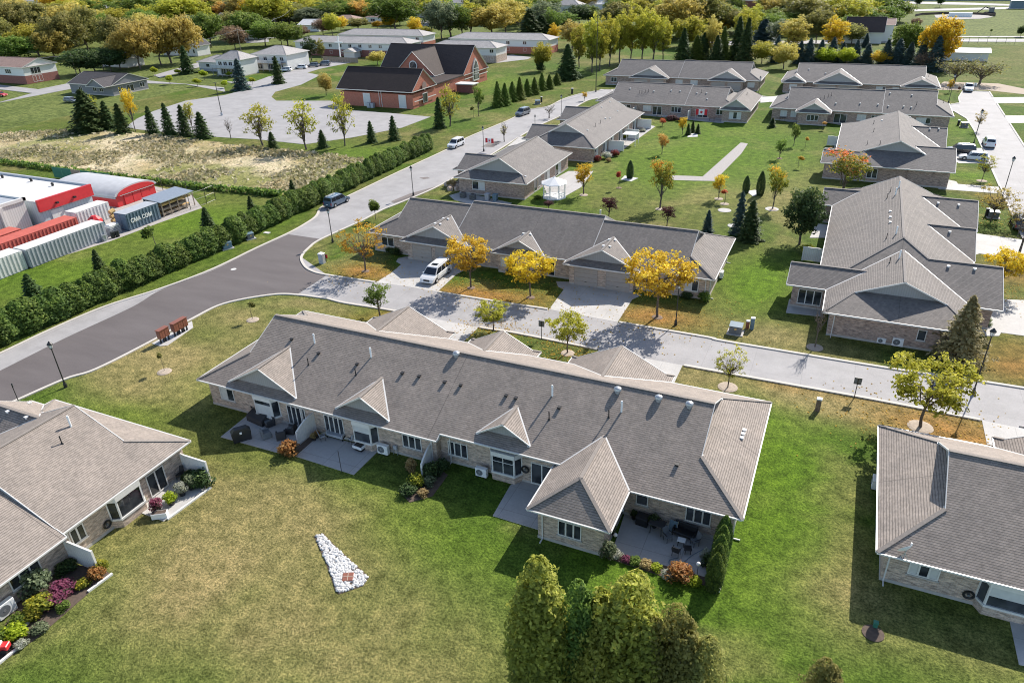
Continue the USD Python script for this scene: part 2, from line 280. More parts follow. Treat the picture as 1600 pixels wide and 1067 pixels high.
def bar(p0, p1, w, t, up=(0, 0, 1)):
    p0, p1 = np.asarray(p0, float), np.asarray(p1, float); d = p1 - p0; d /= max(np.linalg.norm(d), 1e-9)
    u = np.asarray(up, float); s = np.cross(d, u); s /= max(np.linalg.norm(s), 1e-9); u = np.cross(s, d)
    q = [(-w / 2, -t / 2), (w / 2, -t / 2), (w / 2, t / 2), (-w / 2, t / 2)]
    v = [p0 + s * a + u * b for a, b in q] + [p1 + s * a + u * b for a, b in q]
    return np.array(v), np.array([[0, 1, 2], [0, 2, 3], [4, 6, 5], [4, 7, 6], [0, 5, 1], [0, 4, 5], [1, 6, 2], [1, 5, 6], [2, 7, 3], [2, 6, 7], [3, 4, 0], [3, 7, 4]])
def hull(pts): return Manifold.hull_points(np.asarray(pts, float))
def rbox(sx, sy, sz, r=0.05, z0=0.0):
    """a box with rounded upright and top edges, standing on z0"""
    pts = []
    for x in (-1, 1):
        for y in (-1, 1):
            for z in (0, 1):
                for a in range(0, 3):
                    t = a * math.pi / 4
                    pts.append((x * (sx / 2 - r + r * math.cos(t)), y * (sy / 2 - r + r * math.sin(t)), z0 if z == 0 else z0 + sz - r * 0.8))
                pts.append((x * (sx / 2 - r), y * (sy / 2 - r), z0 + z * sz))
    return tri(hull(pts))
def slab(poly, z0, z1):
    out = []
    for g in getattr(poly, 'geoms', [poly]):
        if g.is_empty or g.area < 1e-4: continue
        m = trimesh.creation.extrude_polygon(g, z1 - z0, engine='earcut'); m.apply_translation((0, 0, z0)); out.append(tri(m))
    return cat(out)
def gp(pts): return Polygon([tuple(G(*p)[:2]) for p in pts]).buffer(0)
def curve(pts, n=6):
    """a smooth line through points"""
    P = np.array(pts, float); Q = np.vstack([2 * P[0] - P[1], P, 2 * P[-1] - P[-2]]); out = []
    for i in range(1, len(Q) - 2):
        for t in np.linspace(0, 1, n, endpoint=False):
            a, b, c, d = Q[i - 1], Q[i], Q[i + 1], Q[i + 2]
            out.append(0.5 * ((2 * b) + (-a + c) * t + (2 * a - 5 * b + 4 * c - d) * t * t + (-a + 3 * b - 3 * c + d) * t ** 3))
    return np.array(out + [P[-1]])
def gline(pts, n=6): return curve([G(*p)[:2] for p in pts], n)

# ------------------------------------------------------------------ houses
def face_at(side, x, y):
    """(origin, along-the-wall, outward) of a wall seen from outside, u to the right"""
    return {'S': ((0, y, 0), (1, 0, 0), (0, -1, 0)), 'N': ((0, y, 0), (-1, 0, 0), (0, 1, 0)), 'E': ((x, 0, 0), (0, 1, 0), (1, 0, 0)), 'W': ((x, 0, 0), (0, -1, 0), (-1, 0, 0))}[side]
def wbox(fr, u0, u1, n0, n1, z0, z1):
    o, u, n = (np.array(q, float) for q in fr); z = np.array([0, 0, 1.0])
    v = [o + u * a + n * b + z * c for c in (z0, z1) for a, b in ((u0, n0), (u1, n0), (u1, n1), (u0, n1))]
    v, f = np.array(v), BF
    return (v, f[:, ::-1]) if np.dot(np.cross(u, n), z) < 0 else (v, f)
class House:
    def __init__(s, name, label, x, y, cat_='townhouse', group=None, roof='shingle_warm', wall='brick_tan', ridge='ridge', gable='siding_grey', z=0.0, rz=0.0):
        s.path = thing(name, label, cat_, (x, y, 0), group=group, shift=True)
        s.sol, s.wal, s.gpl, s.m = [], [], [], dict(roof=roof, wall=wall, ridge=ridge, gable=gable); s.ze = 9.0
        s.R = None
    def dutch(s, a0, a1, b0, b1, ze, zr, axis='x', rb=None, e0=('dutch', 3.7), e1=('dutch', 3.7), t=0.18, oh=0.35):
        rb = (b0 + b1) / 2 if rb is None else rb; s0, s1 = (zr - ze) / (rb - b0), (zr - ze) / (b1 - rb); s.ze = min(s.ze, ze)
        P = (lambda a, b, z: (a, b, z)) if axis == 'x' else (lambda a, b, z: (b, a, z))
        def L(e):
            if e[0] in ('gable', 'open'): return 0.0
            return e[2] if len(e) > 2 else (zr - ze) / (min(s0, s1) if e[0] != 'pent' else 0.55)
        l0, l1 = L(e0), L(e1)
        if l0 + l1 > a1 - a0: k = (a1 - a0) / (l0 + l1); l0 *= k; l1 *= k
        A = hull([P(a, b, z) for a in (a0, a1) for b in (b0, b1) for z in (ze - t, ze)] + [P(a0 + l0, rb, zr), P(a1 - l1, rb, zr)])
        parts = [A]
        gab = [(e[0] in ('dutch', 'pent', 'gable')) for e in (e0, e1)]
        if any(gab):
            q0 = a0 + (e0[1] - oh if e0[0] in ('dutch', 'pent') else l0); q1 = a1 - (e1[1] - oh if e1[0] in ('dutch', 'pent') else l1)
            B = hull([P(a, b, z) for a in (q0, q1) for b in (b0, b1) for z in (ze - t, ze)] + [P(q0, rb, zr), P(q1, rb, zr)])
            cut, tr = [], 0.13
            for k, (q, g, sg) in enumerate(((q0, gab[0], 1), (q1, gab[1], -1))):
                if not g: continue
                T = [(b0 + tr / s0, ze), (b1 - tr / s1, ze), (rb, zr - tr)]
                cut.append(hull([P(a, b, z) for a in (q - sg * 0.05, q + sg * oh) for b, z in T])); s.gpl.append((axis, q + sg * oh))
            if any(e[0] == 'gable' for e in (e0, e1)):  # an upright gable end all the way down: drop the hip body
                parts = [] if all(e[0] in ('gable', 'open') for e in (e0, e1)) else parts
            for c in cut: B = B - c
            parts.append(B)
        s.sol += parts
        return s
    def wall(s, x0, x1, y0, y1, h=None, z0=0.0): s.wal.append((x0, x1, y0, y1, z0, h)); return s
    def finish(s, valley=True, gutter=True, mat_extra=None, found=True):
        U = Manifold.batch_boolean(s.sol, OpType.Add); v, f = tri(U)
        tm = trimesh.Trimesh(v, f, process=False); tm.merge_vertices(digits_vertex=5); tm.update_faces(tm.nondegenerate_faces(height=1e-5)); tm.remove_unreferenced_vertices(); v, f, n = np.array(tm.vertices), np.array(tm.faces), tm.face_normals
        c = v[f].mean(1); up = n[:, 2] > 0.15; dn = n[:, 2] < -0.15; ver = ~up & ~dn; gab = np.zeros(len(f), int)
        for k, (ax, q) in enumerate(dict.fromkeys(s.gpl)):
            gab[ver & (np.abs(c[:, 0 if ax == 'x' else 1] - q) < 2e-3) & (np.abs(n[:, 0 if ax == 'x' else 1]) > 0.9)] = k + 1
        s.R = (v, f[up])
        r = s.roof = obj('roof', (v, f[up]), s.m['roof'], s.path, uv=True)
        if dn.any(): obj('soffit', (v, f[dn]), 'soffit', r)
        fa = ver & (gab == 0)
        if fa.any(): obj('fascia', (v, f[fa]), 'trim', r)
        for k in range(1, gab.max() + 1):
            if (gab == k).any(): obj('gable', (v, f[gab == k]), s.m['gable'], s.path, uv=True)
        caps, val, gut, rake = [], [], [], []
        ang, cvx = tm.face_adjacency_angles, tm.face_adjacency_convex
        for (i, j), (a, b), g, cv in zip(tm.face_adjacency, tm.face_adjacency_edges, ang, cvx):
            if g < 0.14: continue
            p, q = v[a], v[b]
            if np.linalg.norm(p - q) < 0.15: continue
            if up[i] and up[j]:
                nn = n[i] + n[j]; nn /= np.linalg.norm(nn)
                if cv: caps.append(bar(p + nn * 0.012, q + nn * 0.012, 0.26, 0.045, nn))
                elif valley: val.append(bar(p + nn * 0.008, q + nn * 0.008, 0.11, 0.025, nn))
            elif (up[i] and fa[j]) or (up[j] and fa[i]):
                o = n[j] if up[i] else n[i]
                if abs(p[2] - q[2]) < 0.02:
                    gut.append(bar(p + o * 0.045 - [0, 0, 0.045], q + o * 0.045 - [0, 0, 0.045], 0.095, 0.1))
                else: rake.append(bar(p + o * 0.015, q + o * 0.015, 0.055, 0.05))
        for nm, L_, mm in (('ridge_cap', caps, s.m['ridge']), ('valley_flashing', val, 'flash'), ('gutter', gut if gutter else [], 'trim'), ('rake_trim', rake, 'trim')):
            for q in L_: obj(nm, q, mm, r)
        W = None; Fd = []
        for x0, x1, y0, y1, z0, h in s.wal:
            h = (s.ze - 0.15) if h is None else h
            b = Manifold.cube((x1 - x0, y1 - y0, h - z0)).translate((x0, y0, z0)); W = b if W is None else W + b
            Fd.append(Manifold.cube((x1 - x0 + 0.05, y1 - y0 + 0.05, 0.28)).translate((x0 - 0.025, y0 - 0.025, -0.05)))
        if W is not None:
            s.wallp = obj('wall', W, s.m['wall'], s.path, uv=True)
            if found: obj('foundation', Manifold.batch_boolean(Fd, OpType.Add), 'found', s.wallp)
        return s
    def hit(s, px, py):
        v, f = s.R; d = ray(px, py); a = v[f[:, 0]]; e1, e2 = v[f[:, 1]] - a, v[f[:, 2]] - a
        h = np.cross(d, e2); det = (e1 * h).sum(1); ok = np.abs(det) > 1e-9; det = np.where(ok, det, 1); t0 = CAM - a
        u = (t0 * h).sum(1) / det; q = np.cross(t0, e1); w = (q @ d) / det; t = (e2 * q).sum(1) / det
        ok &= (u > -1e-6) & (w > -1e-6) & (u + w < 1 + 1e-6) & (t > 0)
        return CAM + d * t[ok].min() if ok.any() else None
    def vent(s, px, py, kind='pipe'):
        p = s.hit(px, py)
        if p is None: return
        if kind == 'pipe': obj('pipe_vent', cat([tube(p - [0, 0, .2], p + [0, 0, .8], .075, n=8), tube(p + [0, 0, .8], p + [0, 0, .95], .1, .06, 8)]), 'white', s.roof)
        elif kind == 'stack': obj('plumbing_stack', cat([tube(p - [0, 0, .2], p + [0, 0, .5], .045, n=6), tube(p + [0, 0, .5], p + [-.03, .02, .66], .05, n=6), tube(p - [0, 0, .06], p + [0, 0, .07], .13, .06, n=8)]), 'black', s.roof)
        elif kind == 'turbine':
            prof = [(.2, -.25), (.2, .1), (.29, .12), (.31, .22), (.27, .34), (.17, .41), (.05, .44)]
            t = obj('turbine_vent', mv(lathe(prof, 14), p), 'steel', s.roof)
        else:
            obj('box_vent', cat([mv(box(-.1, .1, -.1, .1, -.2, .1), p), mv(box(-.14, .14, -.15, .13, .1, .15), p)]), 'white' if kind == 'boxw' else 'black', s.roof)
    def window(s, side, at, u0, u1, z0=0.95, z1=2.25, n=3, glass='glass', name='window', sill=True, blind=(), mull=False):
        fr = face_at(side, at, at); b = 0.075
        if u1 < u0: u0, u1 = u1, u0
        bars = [wbox(fr, u0, u1, -.02, .06, z0, z0 + b), wbox(fr, u0, u1, -.02, .06, z1 - b, z1)]
        st = np.linspace(u0, u1, n + 1)
        for i, q in enumerate(st):
            lo, hi = (q, q + b) if i == 0 else ((q - b, q) if i == n else (q - b * .7, q + b * .7)); bars.append(wbox(fr, lo, hi, -.02, .06, z0 + b, z1 - b))
        if mull:
            for i in range(n): bars.append(wbox(fr, st[i] + b, st[i + 1] - b, -.01, .035, (z0 + z1) / 2 + .2, (z0 + z1) / 2 + .24))
        w = obj(name, cat(bars), 'trim', s.path)
        if sill: obj('sill', wbox(fr, u0 - .08, u1 + .08, -.02, .11, z0 - .09, z0 - .003), 'found', w)
        for i in range(n): obj('pane', wbox(fr, st[i] + b * .6, st[i + 1] - b * .6, -.02, .015, z0 + b, z1 - b), 'blind' if i in blind else glass, w)
        return w
    def wpx(s, side, at, pa, pb, z0=0.95, z1=2.25, n=3, **k):
        g = (lambda p: Gy(*p, at)[0]) if side in 'SN' else (lambda p: Gx(*p, at)[1])
        u0, u1 = g(pa), g(pb)
        if side in 'NW': u0, u1 = -u1, -u0
        return s.window(side, at, u0, u1, z0, z1, n, **k)
    def door(s, side, at, u0, u1, n=2, z1=2.12): return s.window(side, at, u0, u1, 0.12, z1, n, name='patio_door', sill=False)
    def bay(s, side, at, uc, w, d=0.6, z0=0.75, z1=2.35, wall=None, grid=False, blind=(), shade=None):
        """a splayed bay: brick base, white frame, three lights, a hood to the eave"""
        o, u, nn = (np.array(q, float) for q in face_at(side, at, at))
        def pr(k, za, zb, g=0.0):
            pts = [(uc - w / 2 - g, -0.05), (uc + w / 2 + g, -0.05), (uc + w / 2 - d * .7 + g * .6, d + g), (uc - w / 2 + d * .7 - g * .6, d + g)]
            return hull([o + u * a + nn * b + np.array([0, 0, z]) for a, b in pts for z in (za, zb)])
        B = obj('bay_window', cat([tri(pr(0, z0 - .1, z0 + .06, .06)), tri(pr(0, z1 - .06, z1 + .33, .05))]), 'trim', s.path)
        obj('bay_base', pr(0, 0, z0 - .1), wall or s.m['wall'], B, uv=True)
        C = [(uc - w / 2, 0), (uc - w / 2 + d * .7, d), (uc + w / 2 - d * .7, d), (uc + w / 2, 0)]
        self_shade = shade
        for i in range(3):
            p, q = (o + u * C[i + k][0] + nn * C[i + k][1] for k in (0, 1)); e = q - p; l = np.linalg.norm(e); e /= l; out = np.cross(e, [0, 0, 1.0]); out = out if out @ nn > 0 or abs(out @ nn) < 1e-6 else -out
            fr = (p, e, out); pc = 0.09; fm = [wbox(fr, 0, pc, -.1, .0, z0 + .06, z1 - .06), wbox(fr, l - pc, l, -.1, .0, z0 + .06, z1 - .06)]
            if grid and i == 1: fm += [wbox(fr, l / 2 - .03, l / 2 + .03, -.06, -.005, z0 + .06, z1 - .06), wbox(fr, pc, l - pc, -.06, -.008, (z0 + z1) / 2 + .25, (z0 + z1) / 2 + .29)]
            obj('frame', cat(fm), 'trim', B); obj('pane', wbox(fr, pc * .5, l - pc * .5, -.09, -.04, z0 + .05, z1 - .05), 'blind' if i in blind else 'glass', B)
            if shade and i == 1: obj('roller_blind', wbox(fr, pc, l - pc, -.05, -.03, z0 + .06 + (z1 - z0 - .12) * shade[0], z0 + .06 + (z1 - z0 - .12) * shade[1]), 'blind', B)
    def spout(s, side, at, u, h=2.7):
        fr = face_at(side, at, at)
        obj('downspout', cat([wbox(fr, u - .04, u + .04, .01, .09, .12, h), wbox(fr, u - .04, u + .04, .01, .55, .04, .12)]), 'trim', s.path)
    def garage(s, at, u0, u1, z1=2.2, side='S'):
        fr = face_at(side, at, at); D = obj('garage_door', cat([wbox(fr, u0 - .08, u0, -.02, .05, .02, z1 + .08), wbox(fr, u1, u1 + .08, -.02, .05, .02, z1 + .08), wbox(fr, u0, u1, -.02, .05, z1, z1 + .08)]), 'garage', s.path)
        k = 4
        for i in range(k):
            h = (z1 - .03) / k; obj('door_panel', wbox(fr, u0 + .004, u1 - .004, -.02, .03, .03 + i * h + .02, .03 + (i + 1) * h - .015), 'garage', D)
        obj('door_handle', wbox(fr, (u0 + u1) / 2 - .12, (u0 + u1) / 2 + .12, .03, .06, .5, .56), 'black', D)

def screen_wall(p, q, h0, h1, label, curved=True, group='white privacy screens between patios'):
    """a white vinyl privacy screen from the house at p out to q, its top falling away"""
    p, q = np.array(p[:2], float), np.array(q[:2], float); L = np.linalg.norm(q - p); a = math.atan2(*(q - p)[::-1])
    t = thing('privacy_screen', label, 'privacy screen', (p[0], p[1], 0), a, group=None)
    n = max(4, int(L / 0.2)); top = lambda x: h0 + (h1 - h0) * (x / L) ** 2.2 if curved else (h0 if x < L * .98 else h0)
    for i in range(n):
        x0, x1 = L * i / n, L * (i + 1) / n; v, f = box(x0 + .006, x1 - .006, -.03, .03, .06, 1); v[4:, 2] = [top(x0) - .05, top(x1) - .05, top(x1) - .05, top(x0) - .05]; obj('plank', (v, f), 'vinyl', t)
    obj('top_rail', cat([bar((L * i / 10, 0, top(L * i / 10)), (L * (i + 1) / 10, 0, top(L * (i + 1) / 10)), .13, .09) for i in range(10)]), 'vinyl', t)
    for x in (0.06, L - .06): obj('post', box(x - .07, x + .07, -.07, .07, 0, top(x) + .06), 'vinyl', t)
    return t

# ------------------------------------------------------------------ ground
RNG = np.random.default_rng(7)
def tint_at(X, Y):
    """the lawns' own colour: greener and drier patches, leaf litter under the yellow trees"""
    P = np.stack([X, Y, np.zeros_like(X)], -1)
    f1, f2, f3 = meshkit.fbm(P / 17.0, 4, 3), meshkit.fbm(P / 5.0, 4, 9), meshkit.fbm(P / 40.0, 3, 21)
    green, dull, tan = np.array([0.066, 0.118, 0.014]), np.array([0.112, 0.126, 0.032]), np.array([0.245, 0.208, 0.088])
    bright, orange, dark = np.array([0.092, 0.168, 0.012]), np.array([0.27, 0.155, 0.046]), np.array([0.05, 0.095, 0.015])
    k = np.clip((f1 - 0.42) * 4.0, 0, 1)[..., None]; c = green * (1 - k) + dull * k
    def lerp(c, col, w): return c + (col - c) * np.clip(w, 0, 1)[..., None]
    c = lerp(c, tan, np.clip((f2 - 0.56) * 3.0, 0, 0.45))
    for col, soft, spots in sorted(TINTS, key=lambda t: ['dull', 'bright', 'dark', 'tan', 'orange'].index(t[0])):
        for (px, py, rx, ry, st) in spots:
            g = G(px, py); d = ((X - g[0]) / rx) ** 2 + ((Y - g[1]) / ry) ** 2
            w = st * np.exp(-d) * np.clip(0.25 + 1.6 * (f2 if soft else f1), 0, 1.25)
            c = lerp(c, {'tan': tan, 'bright': bright, 'orange': orange, 'dark': dark, 'dull': dull, 'green': green}[col], w)
    st = np.sin(X * 2 * np.pi / 1.25 + 1.2 * f1) * np.exp(-((X - 2.0) / 7) ** 2 - ((Y - 118) / 40) ** 2) + .6 * np.sin(X * 2 * np.pi / 1.5) * np.exp(-((X - 2) / 4) ** 2 - ((Y - 40) / 16) ** 2) + .5 * np.sin((X * .35 + Y) * 2 * np.pi / 1.6) * np.exp(-((X + 100) / 40) ** 2 - ((Y - 85) / 14) ** 2)
    return c * (1 + .13 * st[..., None] * [1.1, .8, 1.2])
TINTS = [
    ('tan', 1, [(330, 900, 11, 7, .9), (620, 1000, 9, 5, .7), (420, 800, 6, 4, .6), (260, 560, 9, 5, .95), (380, 500, 6, 3.5, .8), (200, 600, 6, 3, .8), (470, 475, 6, 2.5, .7), (1280, 615, 6, 2.4, 1.1), (1400, 645, 7, 2.2, 1.0), (1100, 590, 7, 2.2, .7), (1190, 525, 6, 3, .6), (1330, 640, 5, 2.5, .8),
        (1300, 930, 3, 4, .5), (1540, 1010, 8, 3, .6), (1250, 560, 2, 2, .4), (1130, 310, 8, 9, .4), (1240, 300, 7, 16, .45), (900, 225, 16, 14, .25), (430, 250, 12, 8, .5), (840, 185, 14, 8, .4), (930, 290, 6, 6, .3), (1210, 520, 4, 2, .6)]),
    ('bright', 0, [(1225, 780, 3.2, 13, 1.0), (1210, 680, 3.4, 6, 1.0), (1185, 440, 4.5, 9, 1.0), (980, 890, 6, 3, .7), (700, 850, 8, 2.5, .55), (540, 740, 8, 2.5, .5), (1080, 240, 16, 22, .95), (1190, 250, 9, 18, .75), (880, 300, 6, 8, .5), (300, 345, 14, 10, .7), (110, 430, 12, 10, .6), (560, 240, 12, 8, .6), (1140, 200, 14, 16, .5), (790, 130, 14, 16, .6), (1500, 200, 5, 10, .7), (1520, 275, 6, 4, .8), (330, 600, 8, 3, .6), (180, 640, 7, 2.5, .5), (1050, 280, 12, 8, .5), (1200, 850, 3, 5, .7)]),
    ('orange', 1, [(570, 425, 3.6, 2.4, .95), (620, 435, 3, 2, .6), (745, 462, 6, 2.2, 1.1), (840, 468, 4, 2, .6), (1010, 492, 5, 2.4, 1.15), (1060, 500, 3, 2, .6), (1500, 690, 4, 2, 1.0), (1470, 670, 5, 2, .7), (1590, 565, 4, 4, .9), (1580, 430, 4, 3, .7), (640, 495, 4, 1.6, .7), (590, 505, 4, 1.5, .5), (1470, 660, 4, 2, .6), (1555, 310, 3, 3, .5), (1225, 600, 3, 1, .5), (1340, 620, 3, .8, .6)]),
    ('dark', 0, [(860, 555, 3, 1.5, .5), (700, 740, 8, 2.5, .5), (1440, 565, 8, 2, .4)]),
    ('dull', 0, [(100, 200, 40, 20, .6), (1560, 110, 60, 30, .7), (1540, 60, 90, 60, .8), (1000, 130, 40, 14, .5)])]
gx, gy = np.arange(-190, 96, 1.0), np.arange(-14, 330, 1.0)
X, Y = np.meshgrid(gx, gy); nx, ny = len(gx), len(gy)
idx = np.arange(nx * ny).reshape(ny, nx); a, b, c_, d_ = idx[:-1, :-1].ravel(), idx[:-1, 1:].ravel(), idx[1:, 1:].ravel(), idx[1:, :-1].ravel()
gv = np.stack([X.ravel(), Y.ravel(), np.zeros(nx * ny)], -1)
lawn = obj('ground', (gv, np.stack([a, b, c_, d_], 1)), 'lawn', kind='structure')
UsdGeom.PrimvarsAPI(stage.GetPrimAtPath(lawn)).CreatePrimvar('tint', Sdf.ValueTypeNames.Color3fArray, 'vertex').Set(Vt.Vec3fArray.FromNumpy(tint_at(X, Y).reshape(-1, 3).astype(np.float32)))
obj('ground', ([[-3000, -400, -.06], [3000, -400, -.06], [3000, 5000, -.06], [-3000, 5000, -.06]], [[0, 1, 2], [0, 2, 3]]), 'far_lawn', kind='structure')

def sheet(name, poly, m, z, kind='structure', **k): return obj(name, slab(poly, z - 0.1, z), m, kind=kind, **k)
KERBS = []
def kerb(line, w=0.32): KERBS.append(LineString(line).buffer(w / 2, cap_style=2, join_style=1))
# the wide left road: dark asphalt with a concrete lane, then concrete going up the picture
far_edge = gline([(-220, 655), (-100, 598), (0, 553), (75, 517.5), (163, 480), (253, 451), (330, 422), (400, 388.5), (450.6, 365), (476, 351), (493.6, 338.7), (501, 326), (515, 318.5), (541.7, 308), (622.6, 269.5), (701, 233), (731, 215.5), (800, 186), (820, 173.5), (856, 167), (880, 155.5), (910, 146.5), (945, 141)])
near_edge = gline([(-220, 730), (-100, 678), (0, 637.5), (99, 594), (150, 577.5), (232.5, 536), (300, 499), (350.6, 475), (421.5, 461.5), (463, 461), (512, 467)])
isl = gline([(680, 456), (640, 449), (577, 440), (511, 430), (488.6, 424.5), (476, 416), (471, 402), (483.5, 387), (502.5, 374), (564, 346), (597, 328.6), (622.6, 318.5), (690, 289), (760, 247), (814, 213), (841, 197.5), (880, 179.5), (913, 160), (931, 154.5), (945, 151.5)])
st_n = np.array([(680, 456), (740, 465.8), (800, 475.5), (858, 484), (964, 503.5), (1105, 527.5), (1120, 531.5), (1200, 545), (1392, 576.4), (1516, 594), (1600, 607), (1760, 632)]); st_s = np.array([(512, 467), (540, 474), (612, 485.5), (744, 511), (807, 521), (939, 547.2), (1067, 571), (1200, 595), (1362, 624), (1534, 657), (1600, 670), (1760, 702)])
st_n, st_s = gline(st_n, 4), gline(st_s, 4)
asph = Polygon(np.vstack([gline([(-220, 690), (0, 579.4), (103, 527.8), (206, 480), (253, 452.5), (330, 423.5), (400, 389.5), (451, 366.4)]), gline([(502.5, 374), (483.5, 387), (471, 402), (476, 416), (488.6, 424.5), (511, 430)]), gline([(463, 461), (421.5, 461.5), (350.6, 475), (300, 499), (232.5, 536), (150, 577.5), (99, 594), (0, 637.5), (-220, 730)])])).buffer(0)
road_all = unary_union([Polygon(np.vstack([far_edge, isl[12:][::-1], near_edge[::-1]])).buffer(0), Polygon(np.vstack([st_n, st_s[::-1]])).buffer(0), gp([(511, 430), (577, 440), (640, 449), (680, 456), (744, 511), (612, 485.5), (540, 474), (512, 467), (463, 461), (471, 402)]).difference(Polygon(np.vstack([isl[:19], [G(560, 400)[:2]]])))])
def sbox(x0, x1, y0, y1): return Polygon([(x0, y0), (x1, y0), (x1, y1), (x0, y1)])
east = unary_union([Polygon([(23.7, 60), (30.7, 60), (31.2, 200), (31.3, 227), (25.4, 227), (23.6, 216), (23.4, 209), (21.5, 206.8), (21.5, 198), (23.4, 190), (23.8, 178)]), sbox(-66, 22, 198.5, 205.8)]).buffer(1.2).buffer(-1.2)
east = unary_union([east, Polygon([G(931, 154.5)[:2], G(945, 141)[:2], (-60, 206.5), (-58, 197.6), G(945, 151.5)[:2]]).buffer(.3)])
sheet('road', asph.buffer(-0.02), 'asphalt', 0.024)
sheet('road', unary_union([road_all, east]).difference(asph), 'road', 0.02)
sheet('asphalt_patch', gp([(611, 315), (640, 303), (689, 289.5), (684, 293), (640, 311), (616, 318)]), 'patch', 0.028)
sheet('asphalt_patch', gp([(752, 230), (768, 220.5), (784, 221.5), (771, 230.5)]), 'patch', 0.028)
sheet('asphalt_patch', gp([(655, 278), (668, 277), (672, 279), (662, 280.5)]), 'patch', 0.028)

# driveways, walks, patios
DRIVES = [gp([(636, 401), (622, 404), (619, 409), (627, 413.5), (611, 427), (586, 442.5), (682, 457.5), (713, 429), (737, 416)]), gp([(893, 440), (888, 443), (857, 485), (964, 505), (988, 468), (1003, 461)]), gp([(869, 440), (872, 448), (886, 455), (895, 441)]),
    sbox(-41.2, -32.8, 52.5, 62), sbox(-19.2, -10.7, 52.5, 62), gp([(1500, 362), (1514, 363.4), (1590, 374), (1640, 380), (1640, 410), (1576, 402.6), (1530, 396.5), (1523, 399), (1500, 399)]), gp([(1520, 465), (1600, 469.5), (1640, 472), (1640, 530), (1600, 525), (1564, 520), (1561, 525), (1525, 525), (1520, 500)]),
    gp([(1470, 281), (1483, 281.6), (1494, 284), (1497, 288), (1560, 292.5), (1565, 303), (1480, 296.6), (1466, 296)]), gp([(1470, 246), (1491, 251), (1498, 255.5), (1545, 256), (1534, 232), (1470, 231)]), gp([(1534, 656), (1600, 670), (1640, 677), (1640, 720), (1553, 697), (1542, 694)]),
    gp([(1551, 152.5), (1660, 152), (1660, 161), (1556, 162)]), gp([(1570, 181), (1660, 181), (1660, 192), (1576, 193)]), gp([(812, 214), (835, 215.5), (836, 225), (790, 231)]), gp([(1190, 152), (1240, 149), (1240, 157), (1188, 161)])]
_done = road_all
for q in DRIVES: sheet('driveway', q.difference(_done), 'drive', 0.034); _done = _done.union(q.buffer(.01))
PAT = {'H1a': gp([(345, 683), (387, 649), (502, 668), (470, 694), (443, 710)]), 'H1b': gp([(462, 713), (500, 680), (594, 702), (553, 742)]), 'H1c': gp([(770, 806), (797, 759), (806, 752), (862, 755), (846, 829)]), 'H1d': gp([(980, 790), (957, 861), (1075, 894), (1110, 904), (1142, 830)]),
    'H3': gp([(208, 797), (256, 814.5), (322, 763), (305, 735), (262, 733), (215, 775)]), 'H4': gp([(1577, 968), (1592, 1038), (1660, 1055), (1660, 985)]), 'H3b': gp([(-40, 975), (0, 950), (28, 925), (18, 905), (-40, 930)]),
    'H12': gp([(849, 289), (888, 268), (927, 268), (908, 293), (880, 309), (858, 313)]), 'H12s': gp([(702, 306), (722, 300), (800, 318), (790, 323), (740, 321), (710, 313)]), 'H11': gp([(957, 246), (1024, 198), (1005, 194), (935, 240)]), 'H9': gp([(1000, 180), (1130, 193), (1135, 187), (1000, 174)]),
    'H7': gp([(1208, 187), (1250, 193), (1250, 185), (1208, 180)]), 'H7b': gp([(1291, 192), (1316, 196), (1316, 187), (1290, 185)]), 'H5': gp([(1228, 489), (1285, 495), (1288, 476), (1233, 468)]), 'H5b': gp([(1265, 372), (1290, 372), (1300, 352), (1275, 350)]), 'H6': gp([(1300, 238), (1312, 208), (1325, 205), (1322, 238)])}
for k, q in PAT.items(): sheet('patio', q, 'patio' if k[0:2] == 'H1' else 'drive', 0.05)
sheet('gravel_path', gp([(1048, 275), (1100, 277), (1159, 224), (1166, 225), (1156, 240), (1114, 282.5), (1048, 281)]).buffer(.3), 'gravel', 0.03)
lot = gp([(195, 200), (214, 186), (240, 174), (290, 158), (352, 149), (392, 138), (398, 128), (420, 120), (470, 112), (500, 118), (470, 133), (430, 144), (424, 152), (432, 158), (480, 158), (520, 158), (544, 172), (620, 178), (673, 183), (628, 200), (552, 215), (476, 226), (400, 218), (330, 214), (260, 208)])
sheet('car_park', lot, 'road', 0.03)
FAR_ROADS = [[(-20, 170), (0, 160), (105, 131), (118, 138), (0, 160.5)], [(-20, 130), (0, 140), (60, 147), (110, 134), (105, 131), (60, 140), (0, 133)], [(205, 124), (350, 137), (352, 144), (290, 132), (205, 130)], [(240, 118), (310, 98), (330, 93), (320, 103), (250, 122)], [(350, 128), (400, 128), (440, 115), (520, 94), (560, 96), (500, 108), (460, 120), (400, 137)],
    [(1100, 66), (1490, 61), (1720, 62), (1720, 66.5), (1490, 65.5), (1100, 72)], [(1400, 16), (1600, 11), (1600, 14), (1400, 19)], [(1440, 57), (1720, 57), (1720, 58.6), (1440, 58.6)], [(1400, 3), (1490, 4), (1600, 8), (1600, 10), (1400, 6)], [(652, 33), (670, 33), (672, 41), (655, 41)], [(750, 92), (800, 86), (830, 90), (825, 93), (775, 99)], [(380, 62), (420, 60), (420, 66), (385, 68)]]
_done = Polygon()
for q in FAR_ROADS: sheet('road', gp(q).difference(_done), 'road', 0.036); _done = _done.union(gp(q).buffer(.02))
sheet('baseball_infield', gp([(1460, 24), (1490, 22.6), (1540, 24), (1552, 27), (1530, 30), (1480, 31), (1462, 28)]), 'gravel', 0.03)
meadow_poly = gp([(-90, 196), (0, 209), (120, 204), (200, 207), (330, 222), (440, 235), (520, 243), (585, 252), (545, 268), (438, 307), (400, 303), (309, 294), (76, 265), (0, 255), (-90, 246)])
